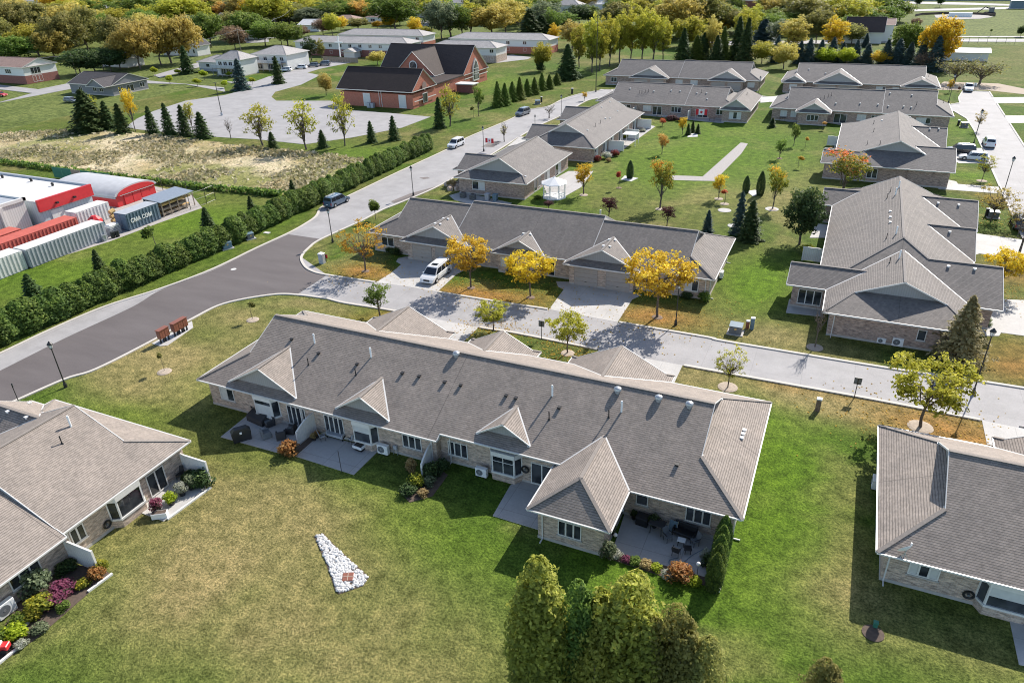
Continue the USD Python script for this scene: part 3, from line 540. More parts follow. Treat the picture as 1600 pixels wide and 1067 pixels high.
mgx = np.arange(-190, -40, 1.2); mgy = np.arange(80, 175, 1.2); MX, MY = np.meshgrid(mgx, mgy); k_ = np.arange(MX.size).reshape(MX.shape); import shapely
qs = np.stack([k_[:-1, :-1].ravel(), k_[:-1, 1:].ravel(), k_[1:, 1:].ravel(), k_[1:, :-1].ravel()], 1); mc = np.stack([MX.ravel(), MY.ravel()], 1)[qs].mean(1); qs = qs[shapely.contains_xy(meadow_poly, mc[:, 0], mc[:, 1])]
us_, inv_ = np.unique(qs, return_inverse=True); qs = inv_.reshape(qs.shape); mv_ = np.stack([MX.ravel(), MY.ravel(), 0 * MX.ravel()], 1)[us_]; hgt_ = meshkit.fbm(mv_ / 4.0, 4, 2); mv_[:, 2] = .02 + .25 * np.clip(hgt_ - .4, 0, 1); md = obj('meadow', (mv_, qs), 'meadow', kind='structure')
f_ = meshkit.fbm(mv_ * [.6, 1, 1] / 9.0, 4, 31); w_ = np.clip((f_ - .45) * 6, 0, 1)[:, None]; g_ = np.clip((meshkit.fbm(mv_ / 14.0, 3, 8) - .52) * 7, 0, 1)[:, None]
mt_ = np.array([.36, .30, .165]) * (1 - w_) + np.array([.50, .435, .29]) * w_; mt_ = mt_ * (1 - .8 * g_) + np.array([.17, .19, .05]) * .8 * g_
UsdGeom.PrimvarsAPI(stage.GetPrimAtPath(md)).CreatePrimvar('tint', Sdf.ValueTypeNames.Color3fArray, 'vertex').Set(Vt.Vec3fArray.FromNumpy(mt_.astype(np.float32)))
for q in ([(1455, 141), (1475, 128), (1560, 131), (1620, 143), (1620, 150), (1540, 141)],): sheet('bare_verge', gp(q), 'mulch_pale', 0.018)
# kerbs
kerb(far_edge)
for ln in (near_edge, isl, st_n, st_s): kerb(ln)
K = unary_union(KERBS).difference(unary_union([q.buffer(.15) for q in DRIVES])); ebnd = east.difference(road_all.buffer(2)).boundary.buffer(.15)
obj('kerb', slab(unary_union([K, ebnd.difference(unary_union([q.buffer(.15) for q in DRIVES])).difference(road_all)]), -0.05, 0.12), 'kerb', kind='structure')

# ------------------------------------------------------------------ the townhouses
ZE = 2.8
U = ('open',)
# the long block in the middle, seen from its garden side
h = House('townhouse_block', 'long taupe-roofed brick block in the middle, patios and three dormers facing the lawn', -25.6, 46, roof='shingle_warm', wall='brick_tan')
YR, ZR = 46.05, 6.45
h.dutch(-49.4, -24.8, 38.65, 53.6, ZE, ZR, rb=YR, e0=('dutch', 3.85), e1=U)
h.dutch(-24.8, -12.0, 39.25, YR + (ZR - ZE - .6 * (ZR - ZE) / 7.4) / ((ZR - ZE) / 7.55), ZE + .6 * (ZR - ZE) / 7.4, ZR, rb=YR, e0=U, e1=U)
h.dutch(-12.0, -1.9, 38.65, 53.6, ZE, ZR, rb=YR, e0=U, e1=('dutch', 3.85))
h.dutch(34.25, 42.5, -15.32, -9.5, ZE, 4.45, 'y', rb=-12.4, e0=('hip', 0, 2.5), e1=U)
for xc, hw, y0, y1, z0, z1 in ((-42.35, 3.8, 39.15, 44.6, 3.02, 5.15), (-32.0, 2.65, 39.2, 43.3, 3.05, 4.72), (-19.73, 2.65, 39.95, 44.0, 3.2, 4.8)):
    h.dutch(y0, y1, xc - hw, xc + hw, z0, z1, 'y', e0=('gable',), e1=U, t=.05)
for xc, hw, y1, zr in ((-36.8, 4.75, 55.2, 5.0), (-26.25, 3.6, 54.7, 4.5), (-14.85, 4.7, 55.0, 5.05)):
    h.dutch(46.5, y1, xc - hw, xc + hw, 2.7, zr, 'y', e0=U, e1=('pent', .9))
h.wall(-48.75, -25.2, 39.2, 53.0).wall(-25.4, -12, 39.85, 53.0).wall(-12, -2.45, 39.3, 53.1).wall(-14.75, -10.05, 34.75, 40)
for xc in (-36.8, -26.25, -14.85): h.wall(xc - 4.2 if xc != -26.25 else xc - 3.1, xc + 4.2 if xc != -26.25 else xc + 3.1, 52.8, 54.3)
h.finish()
H1 = h
h.wpx('S', 39.2, (345, 615), (367, 622), .9, 2.2, 2, blind=(0,)); h.bay('S', 39.2, Gy(419, 634, 39.2)[0], 2.7, shade=(0, .72)); h.wpx('S', 39.2, (450, 645), (479, 655), .12, 2.12, 4, name='patio_door', sill=False)
h.wpx('S', 39.2, (508, 661), (538, 670), .12, 2.12, 4, name='patio_door', sill=False); h.bay('S', 39.2, Gy(572, 674, 39.2)[0], 2.5, shade=(.58, 1)); h.wpx('S', 39.2, (629, 686), (659, 695), .95, 2.2, 3)
h.wpx('S', 39.85, (700.5, 697), (731, 706), .8, 2.15, 3); h.bay('S', 39.85, Gy(791, 722, 39.85)[0], 2.7, grid=True); h.wpx('S', 39.85, (830, 735), (864, 743), .12, 2.12, 2, name='patio_door', sill=False)
h.wpx('S', 34.75, (872, 822), (908.5, 833), .85, 2.15, 3); h.wpx('S', 39.3, (994, 776), (1013, 782), 1.25, 2.25, 1); h.wpx('S', 39.3, (1071, 803), (1110.7, 814), .95, 2.25, 3)
for sd, at, u in (('S', 39.2, -25.6), ('S', 39.85, -24.3), ('S', 34.75, -14.4), ('E', -2.45, 39.7), ('S', 39.2, -38.3)): h.spout(sd, at, u)
h.garage(54.3, -18.5, -15.6, side='N'); h.garage(54.3, -14.2, -11.2, side='N')
for px, py, k in ((492, 536, 'pipe'), (580, 558, 'pipe'), (863, 618, 'pipe'), (971, 643, 'pipe'), (482, 570, 'stack'), (556, 586, 'stack'), (858, 655, 'stack'), (951, 652, 'stack'), (713, 556, 'turbine'), (965, 612, 'turbine'), (1029, 625, 'turbine'), (1077, 635, 'turbine'),
        (456, 531, 'box'), (498, 553, 'box'), (558, 570, 'box'), (629, 584, 'box'), (655, 589, 'box'), (695, 598, 'box'), (720, 603, 'box'), (791, 619, 'box'), (806, 623, 'box'), (874, 638, 'box'), (1058, 727, 'box'), (1163, 673, 'boxw'), (1161, 679, 'boxw'), (1159, 685, 'boxw')): h.vent(px, py, k)
hung = ((494, 660, 39.1),)

# across the street
h = House('townhouse_block', 'grey-roofed brick townhouse block across the street, garages behind yellow street trees', -34, 84, roof='shingle_grey', wall='brick_tan', ridge='ridge_grey')
h.dutch(-57, -44.1, 76.6, 90.4, ZE, 6.0, rb=83.0, e0=('dutch', 3.7), e1=U); h.dutch(-44.1, -25.7, 76.6, 91.0, ZE, 6.35, rb=83.6, e0=('open',), e1=('open',)); h.dutch(-25.7, -10.7, 76.7, 90.8, ZE, 6.0, rb=83.0, e0=U, e1=('dutch', 3.7))
for xc, hw, y0, zr in ((-46.3, 4.8, 75.5, 5.0), (-34.5, 3.5, 77.0 - 1.2, 4.5), (-23.7, 4.55, 75.4, 4.85)): h.dutch(y0, 83.2, xc - hw, xc + hw, ZE - .05, zr, 'y', e0=('pent', .95), e1=U)
h.wall(-56.4, -11.3, 77.2, 90.0).wall(-50.4, -42.2, 76.05, 79).wall(-37.3, -31.7, 76.3, 79).wall(-27.7, -19.8, 76.0, 79)
h.finish()
H2 = h
for a in (-49.6, -46.1): h.garage(76.05, a, a + 2.75)
for a in (-26.95, -23.0): h.garage(76.0, a, a + 2.75)
h.window('S', 76.3, -36.9, -34.7, .9, 2.2, 2, blind=(0,)); h.wpx('S', 77.2, (1070, 448), (1091, 452), .85, 2.2, 2, blind=(0,)); h.window('S', 77.2, -55.2, -53.2, .9, 2.2, 2); h.window('S', 77.2, -31.0, -30.0, .1, 2.1, 1, name='front_door', sill=False); h.window('S', 77.2, -41.6, -40.6, .1, 2.1, 1, name='front_door', sill=False)
h.spout('E', -11.3, 77.6); h.spout('E', -11.3, 89.0); h.spout('S', 77.2, -11.7)
for q in ((688, 351), (700, 343), (680, 350), (693, 342), (818, 366), (829, 367), (952, 375), (961, 376), (943, 385), (953, 386)): h.vent(*q, 'boxw')
for q in ((698, 337), (759, 345), (938, 334), (1011, 345)): pass

# lower left block
h = House('townhouse_block', 'taupe-roofed brick townhouse block at the lower left, cut off by the picture edge', -50, 20, roof='shingle_warm', wall='brick_tan')
h.dutch(20.3, 31.4, -58.6, -42.8, ZE, 6.3, 'y', rb=-50.3, e0=U, e1=('dutch', 3.6)); h.dutch(2, 20.3, -58.6, -42.45, ZE - .12, 5.95, 'y', rb=-50.3, e0=('hip', 3), e1=U)
for yc, hw, zr, x0 in ((27.2, 3.4, 4.9, -60.6), (17.5, 4.6, 5.0, -61.2)): h.dutch(x0, -50.5, yc - hw, yc + hw, 2.7, zr, 'x', e0=('pent', .9), e1=U)
h.wall(-58, -43.35, 2.6, 30.9).wall(-60, -57, 24.4, 30).wall(-60.6, -57, 13.5, 21.5); h.finish()
for q, k in (((111, 666), 'pipe'), ((97, 693), 'stack'), ((47, 630.5), 'boxw'), ((13, 644), 'boxw'), ((42, 653), 'boxw')): h.vent(*q, k)
X3 = -43.35
h.wpx('E', X3, (226, 745), (256, 735), .12, 2.12, 2, name='patio_door', sill=False); h.bay('E', X3, Gx(194, 777, X3)[1], 2.9); h.wpx('E', X3, (106, 830), (128, 816), .95, 2.2, 2); h.wpx('E', X3, (14, 912), (62, 880), .95, 2.2, 3); h.spout('E', X3, 20.8)
H3 = h

# lower right block
h = House('townhouse_block', 'taupe-roofed brick block at the lower right with a satellite dish on its roof', 26, 46, roof='shingle_warm', wall='brick_tan')
h.dutch(6.1, 46, 38.85, 53.35, ZE, 6.45, rb=46.1, e0=('dutch', 3.85), e1=('dutch', 3.7)); h.dutch(46.5, 55.0, 13.9, 23.3, 2.7, 5.05, 'y', e0=U, e1=('pent', .9)); h.wall(6.75, 45, 39.6, 52.8).wall(14.6, 22.7, 52.6, 54.3).finish()
h.wpx('S', 39.6, (1419, 888), (1467, 901), 1.15, 2.2, 3, blind=(0, 2)); h.bay('S', 39.6, 13.35, 3.0, shade=(.5, 1)); h.spout('S', 39.6, 6.95); h.window('S', 39.6, 16.4, 18.4, .12, 2.1, 2, name='patio_door', sill=False)
H4 = h

# right-hand block running up the picture
h = House('townhouse_block', 'block on the right with two heat pumps on its brick end wall', 7.7, 94, roof='shingle_grey', wall='brick_brown', ridge='ridge_grey')
h.dutch(79, 116.4, -0.2, 15.7, ZE, 6.45, 'y', rb=7.7, e0=('hip', 0, 8.3), e1=('dutch', 3.8)); h.dutch(72.5, 86.4, 0.82, 14.4, ZE, 5.65, 'y', rb=7.8, e0=('dutch', 3.9, 9.6), e1=U)
h.dutch(-3.25, 6, 78.3, 84.2, ZE, 4.3, e0=('gable',), e1=U); h.dutch(8, 17.2, 79.0, 90.2, ZE, ZE + 5.6 * 3.65 / 8.3, e0=U, e1=('gable',)); h.dutch(8, 15.9, 92.2, 102.0, ZE, 5.1, e0=U, e1=('gable',)); h.dutch(8, 17.1, 103.2, 114.0, ZE, 5.2, e0=U, e1=('gable',)); h.dutch(-1.7, 5, 108.4, 114.6, ZE, 4.35, e0=('gable',), e1=U)
h.wall(1.55, 13.8, 73.1, 86).wall(.5, 15, 80, 115.7).wall(-2.6, 2, 78.9, 83.6).wall(9, 16.6, 80.2, 89.4).wall(9, 15.3, 92.8, 101.4).wall(9, 16.5, 103.8, 113.4).wall(-1.1, 2, 109, 114); h.finish()
h.wpx('S', 78.9, (1247, 459), (1284, 464), .5, 2.25, 3); h.window('S', 73.1, 9.6, 10.4, 1.0, 2.2, 1, glass='glass'); h.spout('S', 73.1, 2.0)
for q in ((1404, 294), (1399, 305), (1400, 366), (1405, 404)): h.vent(*q, 'pipe')
for q in ((1391, 300), (1386, 310), (1385, 373), (1390, 411)): h.vent(*q, 'stack')
for q in ((1391, 331), (1391, 340), (1391, 348), (1466, 318), (1498, 321), (1484, 363), (1482, 417), (1523, 421)): h.vent(*q, 'boxw')
for y0 in (81.2, 85.2): h.garage(16.6, y0, y0 + 3.0, side='E')
h.garage(15.3, 94, 97, side='E'); h.garage(15.3, 97.8, 100.8, side='E')
H5 = h

h = House('townhouse_block', 'grey-roofed block on the right beyond the red and orange maple', 7.5, 148, roof='shingle_far', wall='brick_brown', ridge='ridge_grey')
h.dutch(131.7, 164.5, -1.4, 15.6, ZE, 6.3, 'y', rb=8.2, e0=('dutch', 4.2, 8.54), e1=('dutch', 3.6)); h.dutch(-3.3, 6, 131.7, 138.6, ZE, ZE + 3.45 * 3.5 / 8.54, e0=('gable',), e1=U); h.dutch(9, 16.6, 131.7, 143.5, ZE, ZE + 5.9 * 3.5 / 8.54, e0=U, e1=('gable',)); h.dutch(9, 16.2, 147.5, 158.5, ZE, 5.3, e0=U, e1=('gable',))
h.wall(-.8, 15, 132.5, 164).wall(-2.7, 2, 132.3, 138).wall(10, 16, 132.3, 143).wall(10, 15.6, 148, 158); h.finish(); h.window('S', 132.3, 4.0, 5.6, .7, 2.3, 2)
for q, k in (((1365, 194), 'stack'), ((1365, 206), 'stack'), ((1355, 226), 'stack'), ((1375, 226), 'stack'), ((1378, 189), 'boxw'), ((1422, 184), 'boxw'), ((1453, 202), 'boxw'), ((1467, 202), 'boxw')): h.vent(*q, k)
H6 = h

def row_block(label, x0, x1, y0, y1, yr, zr, mids, fronts, side, seed, wins, vents=(), wall='brick_brown', roofm='shingle_far', ends=(3.7, 3.7)):
    """a block along the far street. mids: ridge steps; fronts: (centre, half width, ridge height, projection) on its S face"""
    h = House('townhouse_block', label, (x0 + x1) / 2, (y0 + y1) / 2, roof=roofm, wall=wall, ridge='ridge_grey')
    cuts = [x0] + [m[0] for m in mids] + [x1]
    for i in range(len(cuts) - 1):
        dz = mids[i - 1][1] if i else 0.0
        h.dutch(cuts[i], cuts[i + 1], y0, y1, ZE, zr + dz, rb=yr + dz * 2, e0=('dutch', ends[0]) if i == 0 else U, e1=('dutch', ends[1]) if i == len(cuts) - 2 else U)
    h.wall(x0 + .6, x1 - .6, y0 + .6, y1 - .6)
    for xc, hw, zz, pr in fronts:
        h.dutch(y0 - pr, yr, xc - hw, xc + hw, ZE - .05, zz, 'y', e0=('pent', .9), e1=U); h.wall(xc - hw + .6, xc + hw - .6, y0 - pr + .6, y0 + 2)
    h.finish()
    for kind, yy, u0, u1 in wins:
        if kind == 'g': h.garage(yy, u0, u1)
        elif kind == 'd': h.window('S', yy, u0, u1, .12, 2.1, 2, name='patio_door', sill=False)
        else: h.window('S', yy, u0, u1, .95, 2.2, 2 if u1 - u0 < 2.2 else 3, blind=(0, 1) if kind == 'b' else ())
    for q in vents: h.vent(q[0], q[1], q[2])
    return h
H7 = row_block('grey-roofed block facing a lawn of saplings, small gabled bay on its garden side', -17, 19.4, 176.8, 192, 184, 6.3, [(5.9, .25)], [(-7.6, 3.6, 4.6, 3.2)], 'S', 1,
    [('b', 177.4, -14.6, -13.2), ('b', 177.4, -12.4, -11.2), ('w', 174.2, -8.8, -6.4), ('d', 177.4, -3.4, -.8), ('b', 177.4, 1.2, 3.0), ('w', 177.4, 4.0, 5.4), ('b', 177.4, 12.6, 15.4)], [(1282, 157, 'stack'), (1288, 154, 'stack'), (1294, 152, 'stack'), (1299, 150, 'stack'), (1306, 162, 'boxw'), (1344, 162, 'boxw'), (1372, 164, 'boxw'), (1388, 166, 'boxw'), (1412, 167, 'boxw'), (1424, 168, 'boxw'), (1432, 164, 'stack'), (1391, 146, 'boxw'), (1425, 149, 'boxw'), (1228, 154, 'boxw'), (1474, 161, 'stack')])
H8 = row_block('grey-roofed block at the far right in front of dark spruces, wide central garage gable', -18.6, 18.8, 214, 231, 222.3, 6.4, [], [(-15.3, 3.0, 4.3, 1.6), (-4.6, 5.8, 5.5, 2.2), (14.5, 4.4, 4.5, 2.0)], 'S', 2,
    [('b', 213, -16.3, -14.4), ('g', 212.4, -9.2, -5.0), ('g', 212.4, -4.2, 0.0), ('b', 214.6, 4.6, 6.8), ('b', 214.6, 8.4, 9.9), ('g', 212.6, 11.6, 17.2)], [(1264, 109, 'boxw'), (1290, 115, 'boxw'), (1451, 120, 'stack')])
H9 = row_block('grey-roofed block left of the park lawn, hipped bay with curtains at its right end', -57.2, -23.4, 174.4, 191, 182.3, 6.15, [(-35.6, -.2)], [], 'S', 3,
    [('d', 175, -50.6, -48.6), ('b', 175, -45.5, -43.5), ('d', 175, -43.2, -41), ('w', 175, -38.8, -36.4), ('d', 175, -32.6, -30.2), ('w', 175, -28.4, -26.8)], [(985, 139, 'boxw'), (999, 146, 'stack'), (1003, 146, 'stack'), (1008, 145, 'stack'), (1013, 144, 'stack'), (1022, 143, 'boxw'), (1049, 142, 'boxw'), (1063, 143, 'boxw'), (1089, 146, 'boxw'), (1096, 145, 'stack'), (1104, 146, 'boxw'), (1105, 155, 'boxw'), (1167, 150, 'stack')])
hb = House('townhouse_wing', 'hip-and-gable corner wing with curtained window beside the park lawn', -23.8, 180, roof='shingle_grey', wall='brick_brown', ridge='ridge_grey'); hb.dutch(171.6, 191, -27.2, -20.4, ZE, 5.0, 'y', e0=('pent', .9), e1=('hip', 3)); hb.wall(-26.6, -21, 172.2, 190.4).finish(); hb.window('S', 172.2, -25.0, -22.4, .8, 2.3, 3, blind=(0, 2)); hb.vent(1167, 149, 'stack')
H10 = row_block('far grey-roofed block with two garage gables below tall yellow-green trees', -67.6, -23.6, 212.6, 228.5, 220, 6.3, [(-45.8, .15)], [(-53.8, 5.6, 5.2, 2.0), (-32.4, 5.0, 5.1, 2.0)], 'S', 4,
    [('w', 213.2, -65.4, -63.6), ('g', 211.2, -57.8, -54.2), ('g', 211.2, -53.2, -49.6), ('b', 213.2, -46.6, -44.6), ('b', 213.2, -42.4, -40.4), ('g', 211.2, -36.2, -32.8), ('g', 211.2, -31.9, -28.6), ('b', 213.2, -27.0, -25.2)])

def end_block(label, x0, x1, y0, y1, xr, zr, g, wins, west, wall='brick_brown'):
    h = House('townhouse_block', label, (x0 + x1) / 2, (y0 + y1) / 2, roof='shingle_far', wall=wall, ridge='ridge_grey')
    h.dutch(y0, y1, x0, x1, ZE, zr, 'y', rb=xr, e0=('dutch', g), e1=('dutch', 3.6))
    for yc, hw, zz in west: h.dutch(x0 - 2.6, xr, yc - hw, yc + hw, ZE - .05, zz, 'x', e0=('pent', .9), e1=U); h.wall(x0 - 2, x0 + 2, yc - hw + .6, yc + hw - .6)
    h.wall(x0 + .6, x1 - .6, y0 + .6, y1 - .6).finish()
    for sd, u0, u1, z0, z1, n in wins: h.window(sd, (y0 + .6) if sd == 'S' else (x1 - .6), u0, u1, z0, z1, n, sill=z0 > .5, blind=(1,) if n > 1 else ())
    return h
H11 = end_block('grey-roofed block beside the road with patios and flowers along its park side', -56, -42.3, 129.3, 164, -49.3, 6.25, 3.6, [('E', 131, 133, .9, 2.2, 2), ('E', 136, 138.6, .12, 2.1, 2), ('E', 141, 143, .9, 2.2, 2), ('E', 146.5, 149, .12, 2.1, 2), ('E', 152, 154, .9, 2.2, 2), ('E', 157, 159.5, .12, 2.1, 2)], [(137, 4.2, 4.8), (156, 4.2, 4.8)])
for q, k in (((930, 198), 'stack'), ((938, 193), 'stack'), ((946, 186), 'boxw'), ((953, 185), 'boxw'), ((918, 204), 'boxw'), ((940, 168), 'boxw'), ((953, 160), 'boxw'), ((965, 174), 'boxw')): H11.vent(*q, k)
H12 = end_block('grey-roofed end block by the road with bins along its short brick wall', -58.4, -45.3, 104, 125.4, -50.9, 6.05, 2.3, [('S', -55.3, -53.0, .9, 2.3, 2), ('E', 108.6, 109.8, .12, 2.1, 1), ('E', 110.4, 111.4, .5, 2.2, 1), ('E', 113.2, 115.6, .12, 2.2, 2), ('E', 118.4, 121, .12, 2.2, 2)], [(112.5, 4.0, 4.6)])
H12.vent(821, 276, 'boxw')

# ------------------------------------------------------------------ church, houses beyond, yard with containers
G1 = ('gable',)
h = House('church', 'red brick church with steep dark brown roofs and a tall pointed window', -115, 188, cat_='church', roof='shingle_brown', wall='brick_red', ridge='shingle_brown', gable='brick_red')
h.dutch(-126.5, -103, 164.6, 177.6, 4.3, 9.1, rb=171.1, e0=G1, e1=G1); h.dutch(-134, -104.8, 196, 213.2, 3.7, 11.0, rb=204.6, e0=G1, e1=G1)
h.dutch(190.5, 205, -125.0, -111.0, 4.2, 10.6, 'y', e0=G1, e1=U)
h.wall(-125.8, -103.4, 165.4, 177).wall(-133.5, -105.2, 196.8, 212.6).wall(-124.2, -111.8, 191, 198).wall(-121.5, -105, 176, 197, 3.6).finish(valley=False, found=False)
obj('link_roof', box(-121.8, -104.7, 177, 196.5, 3.6, 3.95), 'shingle_brown', h.path, uv=True)
fr = face_at('E', -105.2, 0); AX = 204.6
arch = [(-2.0, .9), (2.0, .9), (2.0, 4.6), (1.5, 6.0), (.8, 7.0), (0, 7.8), (-.8, 7.0), (-1.5, 6.0), (-2.0, 4.6)]
def gothic(pts, k, n0, n1, ctr, fr):
    o, u, nn = (np.array(q, float) for q in fr); return tri(hull([o + u * (ctr + a * k) + nn * n + np.array([0, 0, 4.0 + (z - 4.0) * k]) for a, z in pts for n in (n0, n1)]))
w = obj('gothic_window', gothic(arch, .92, .0, .42, AX, fr), 'trim', h.path); obj('pane', gothic(arch, .78, .38, .45, AX, fr), 'glass', w)
obj('mullion', cat([wbox(fr, AX + a - .07, AX + a + .07, .4, .5, 1.7, t) for a, t in ((-.75, 6.0), (0, 6.9), (.75, 6.0))] + [wbox(fr, AX - 1.5, AX + 1.5, .4, .5, z, z + .14) for z in (3.0, 4.5)]), 'trim', w)
obj('stone_band', cat([wbox(face_at('E', -105.2, 0), 197, 212.5, .36, .42, 2.4, 2.62), wbox(face_at('E', -103.4, 0), 165.6, 176.8, .36, .42, 1.7, 1.9)]), 'flash', h.path)
rnd_ = [(1.1 * math.cos(t), 4 + 1.1 * math.sin(t)) for t in np.linspace(0, 2 * math.pi, 16)[:-1]]
w = obj('round_window', mv(gothic(rnd_, 1.25, .3, .42, -118, face_at('S', 0, 191)), (0, 0, 2.8)), 'trim', h.path); obj('pane', mv(gothic(rnd_, 1.0, .38, .46, -118, face_at('S', 0, 191)), (0, 0, 2.8)), 'glass', w)
fr = face_at('E', -103.4, 0); w = obj('window', wbox(fr, 169.9, 172.3, .34, .42, .8, 3.2), 'trim', h.path); obj('pane', wbox(fr, 170.05, 172.15, .36, .46, .95, 3.05), 'glass', w)
w = obj('arch_niche', mv(gothic(rnd_, 1.0, .33, .4, 171.1, fr), (0, 0, .9)), 'brick_dark', h.path)
for u in (-118.6, -107.6): d = obj('entrance_door', wbox(face_at('S', 0, 165.4), u, u + 2.2, .0, .1, .1, 3.4), 'trim', h.path); obj('pane', wbox(face_at('S', 0, 165.4), u + .25, u + 1.95, .06, .14, .4, 3.1), 'blind', d)
obj('downspout', cat([wbox(face_at('S', 0, 165.4), u, u + .1, .0, .12, .1, 4.2) for u in (-112.9, -113.6)]), 'trim', h.path)
for i, x in enumerate((-116.3, -115.2)): obj('rooftop_unit_box', mv(rbox(.9, .9, 1.2), (x, 164.3, 0)), 'contgrey', h.path)
t = thing('equipment_hut', 'small flat white-roofed hut beside the church end wall', 'hut', (-101.5, 192, 0)); obj('wall', box(-2.6, 2.6, -1.5, 1.5, 0, 2.2), 'brick_dark', t, uv=True); obj('roof', box(-2.9, 2.9, -1.8, 1.8, 2.2, 2.45), 'whiteroof', t)
t = thing('white_cross', 'tall white cross standing behind the church hall roof', 'cross', G(533, 97)); obj('upright', box(-.2, .2, -.15, .15, 0, 9), 'white', t); obj('arm', box(-1.7, 1.7, -.13, .13, 6.6, 7.0), 'white', t)

def simple_house(label, x0, x1, y0, y1, ze, zr, axis='x', roof='shingle_dusk', wall='siding_white', ends=(G1, G1), wins=(), base=None, cat_='house', name='house', cross=(), gable=None):
    h = House(name, label, (x0 + x1) / 2, (y0 + y1) / 2, cat_=cat_, roof=roof, wall=wall, ridge=roof, gable=gable or wall)
    if axis == 'x': h.dutch(x0, x1, y0, y1, ze, zr, 'x', e0=ends[0], e1=ends[1])
    else: h.dutch(y0, y1, x0, x1, ze, zr, 'y', e0=ends[0], e1=ends[1])
    for a0, a1, b0, b1, zz in cross: h.dutch(a0, a1, b0, b1, ze - .03, zz, 'y', e0=G1, e1=U)
    h.wall(x0 + .5, x1 - .5, y0 + .5, y1 - .5).finish(valley=False, found=base is None)
    if base: obj('lower_wall', box(x0 + .46, x1 - .46, y0 + .46, y1 - .46, 0, base[1]), base[0], h.wallp, uv=True)
    for sd, u, w, z0, z1, n in wins: h.window(sd, y0 + .5 if sd == 'S' else (x1 - .5 if sd == 'E' else x0 + .5), u, u + w, z0, z1, n, sill=False)
    return h
HIP = ('hip', 2.5)
def rowwins(x0, x1, k, z=(3.3, 4.5), low=True):
    out = []
    for u in np.linspace(x0, x1, k): out.append(('S', u, 1.5, z[0], z[1], 2)); out.append(('S', u + .2, 1.2, .9, 2.1, 1)) if low else None
    return out
simple_house('long pale-roofed two-storey row house behind the parked cars', -211, -157, 251, 262, 5.1, 6.9, ends=(HIP, HIP), roof='shingle_pale', wins=rowwins(-208, -161, 11), base=('brick_dark', 2.5), name='row_house', cat_='row house')
simple_house('pale-roofed row house standing farthest back behind the church', -209, -166, 278, 289, 5.1, 7.0, ends=(HIP, HIP), roof='shingle_pale', wins=rowwins(-204, -170, 6), base=('brick_red', 2.5), name='row_house', cat_='row house')
simple_house('pale-roofed row house with red brick ground floor right of the church roof', -151, -108, 272, 283, 5.1, 6.9, ends=(HIP, HIP), roof='shingle_pale', wins=rowwins(-147, -112, 6), base=('brick_red', 2.5), name='row_house', cat_='row house')
simple_house('short pale-roofed two-storey house directly behind the church gable', -146, -118, 247, 257, 5.0, 6.8, ends=(HIP, HIP), roof='shingle_pale', wins=rowwins(-142, -121, 4), base=('brick_tan', 2.4), name='row_house', cat_='row house')
def balcony_block(label, x0, x1, y0, y1):
    h = simple_house(label, x0, x1, y0, y1, 5.3, 7.6, 'x', roof='shingle_pale', ends=(HIP, HIP), wins=[('S', u, 1.6, 3.2, 4.5, 2) for u in np.linspace(x0 + 1.5, x1 - 3.5, 4)] + [('S', u, 2.4, .3, 2.2, 2) for u in np.linspace(x0 + 2, x1 - 5, 3)], name='apartment_block', cat_='apartment block')
    b = obj('balcony', box(x0 + 1, x1 - 1, y0 - 2.2, y0 + .4, 2.5, 2.7), 'wood', h.path); obj('railing', cat([box(x0 + 1, x1 - 1, y0 - 2.25, y0 - 2.15, 2.7, 3.7)] + [box(x, x + .08, y0 - 2.3, y0 - 2.1, 0, 3.8) for x in np.linspace(x0 + 1, x1 - 1.1, 6)]), 'contgrey', b)
    return h
balcony_block('two-storey apartment block with balconies beside the parked cars', -199, -183, 213, 226)
balcony_block('two-storey block with wooden balconies behind the blue spruce', -203, -191, 199, 208)
simple_house('grey bungalow behind a row of round clipped trees', -218, -203, 205.5, 216, 3.2, 5.0, roof='shingle_pale', ends=(HIP, HIP), wins=[('S', -214, 1.6, 1.4, 2.5, 1), ('S', -208, 1.6, 1.4, 2.5, 1)], base=('contgrey', .9))
simple_house('dark grey house with white-trimmed windows and twin gables at the left', -223, -203.5, 157.5, 171.5, 3.0, 5.6, roof='shingle_dusk', wall='siding_dark', wins=[('S', -205.8 - 13, 1.6, .9, 2.3, 2), ('S', -212.5, 1.6, .9, 2.3, 2), ('S', -209.6, 1.6, .9, 2.3, 2), ('E', 160, 1.8, .9, 2.3, 2), ('E', 163, 2.6, .4, 2.3, 2), ('E', 168, 1.8, .9, 2.3, 2)], cross=[(155, 164, -211.5, -203.6, 5.2)])
simple_house('white-fronted house with pinkish roof and brick base at the left edge', -285, -255, 166, 179, 5.4, 7.6, roof='shingle_pink', wall='siding_white', wins=[('S', -275, 3, 3.2, 4.6, 3), ('S', -265, 3, 3.2, 4.6, 3), ('E', 169, 3.5, 2.9, 4.9, 3), ('E', 169, 3.5, .4, 2.4, 3)], base=('brick_dark', 2.6))
simple_house('small white cottage under the gold trees', -258, -250.5, 238, 246, 4.0, 6.4, 'y', roof='shingle_dusk', wins=[('S', -256.5, 1.1, 1.2, 2.7, 1), ('S', -253.4, 1.1, 1.2, 2.7, 1)])
simple_house('white house half hidden by gold trees', -271, -261, 238, 247, 3.4, 5.6, roof='shingle_dusk', wins=[('S', -268, 1.6, 1.1, 2.4, 1)])
simple_house('white bungalow behind the yellow street trees at the left', -268, -253, 205, 214, 3.0, 5.0, roof='shingle_dusk', wins=[('S', -265, 1.6, 1.1, 2.3, 1), ('S', -259, 1.6, 1.1, 2.3, 1)])
def px_house(label, px, py, w, d, ze, zr, axis='x', **k):
    g = G(px, py); return simple_house(label, g[0] - w / 2, g[0] + w / 2, g[1], g[1] + d, ze, zr, axis, **k)
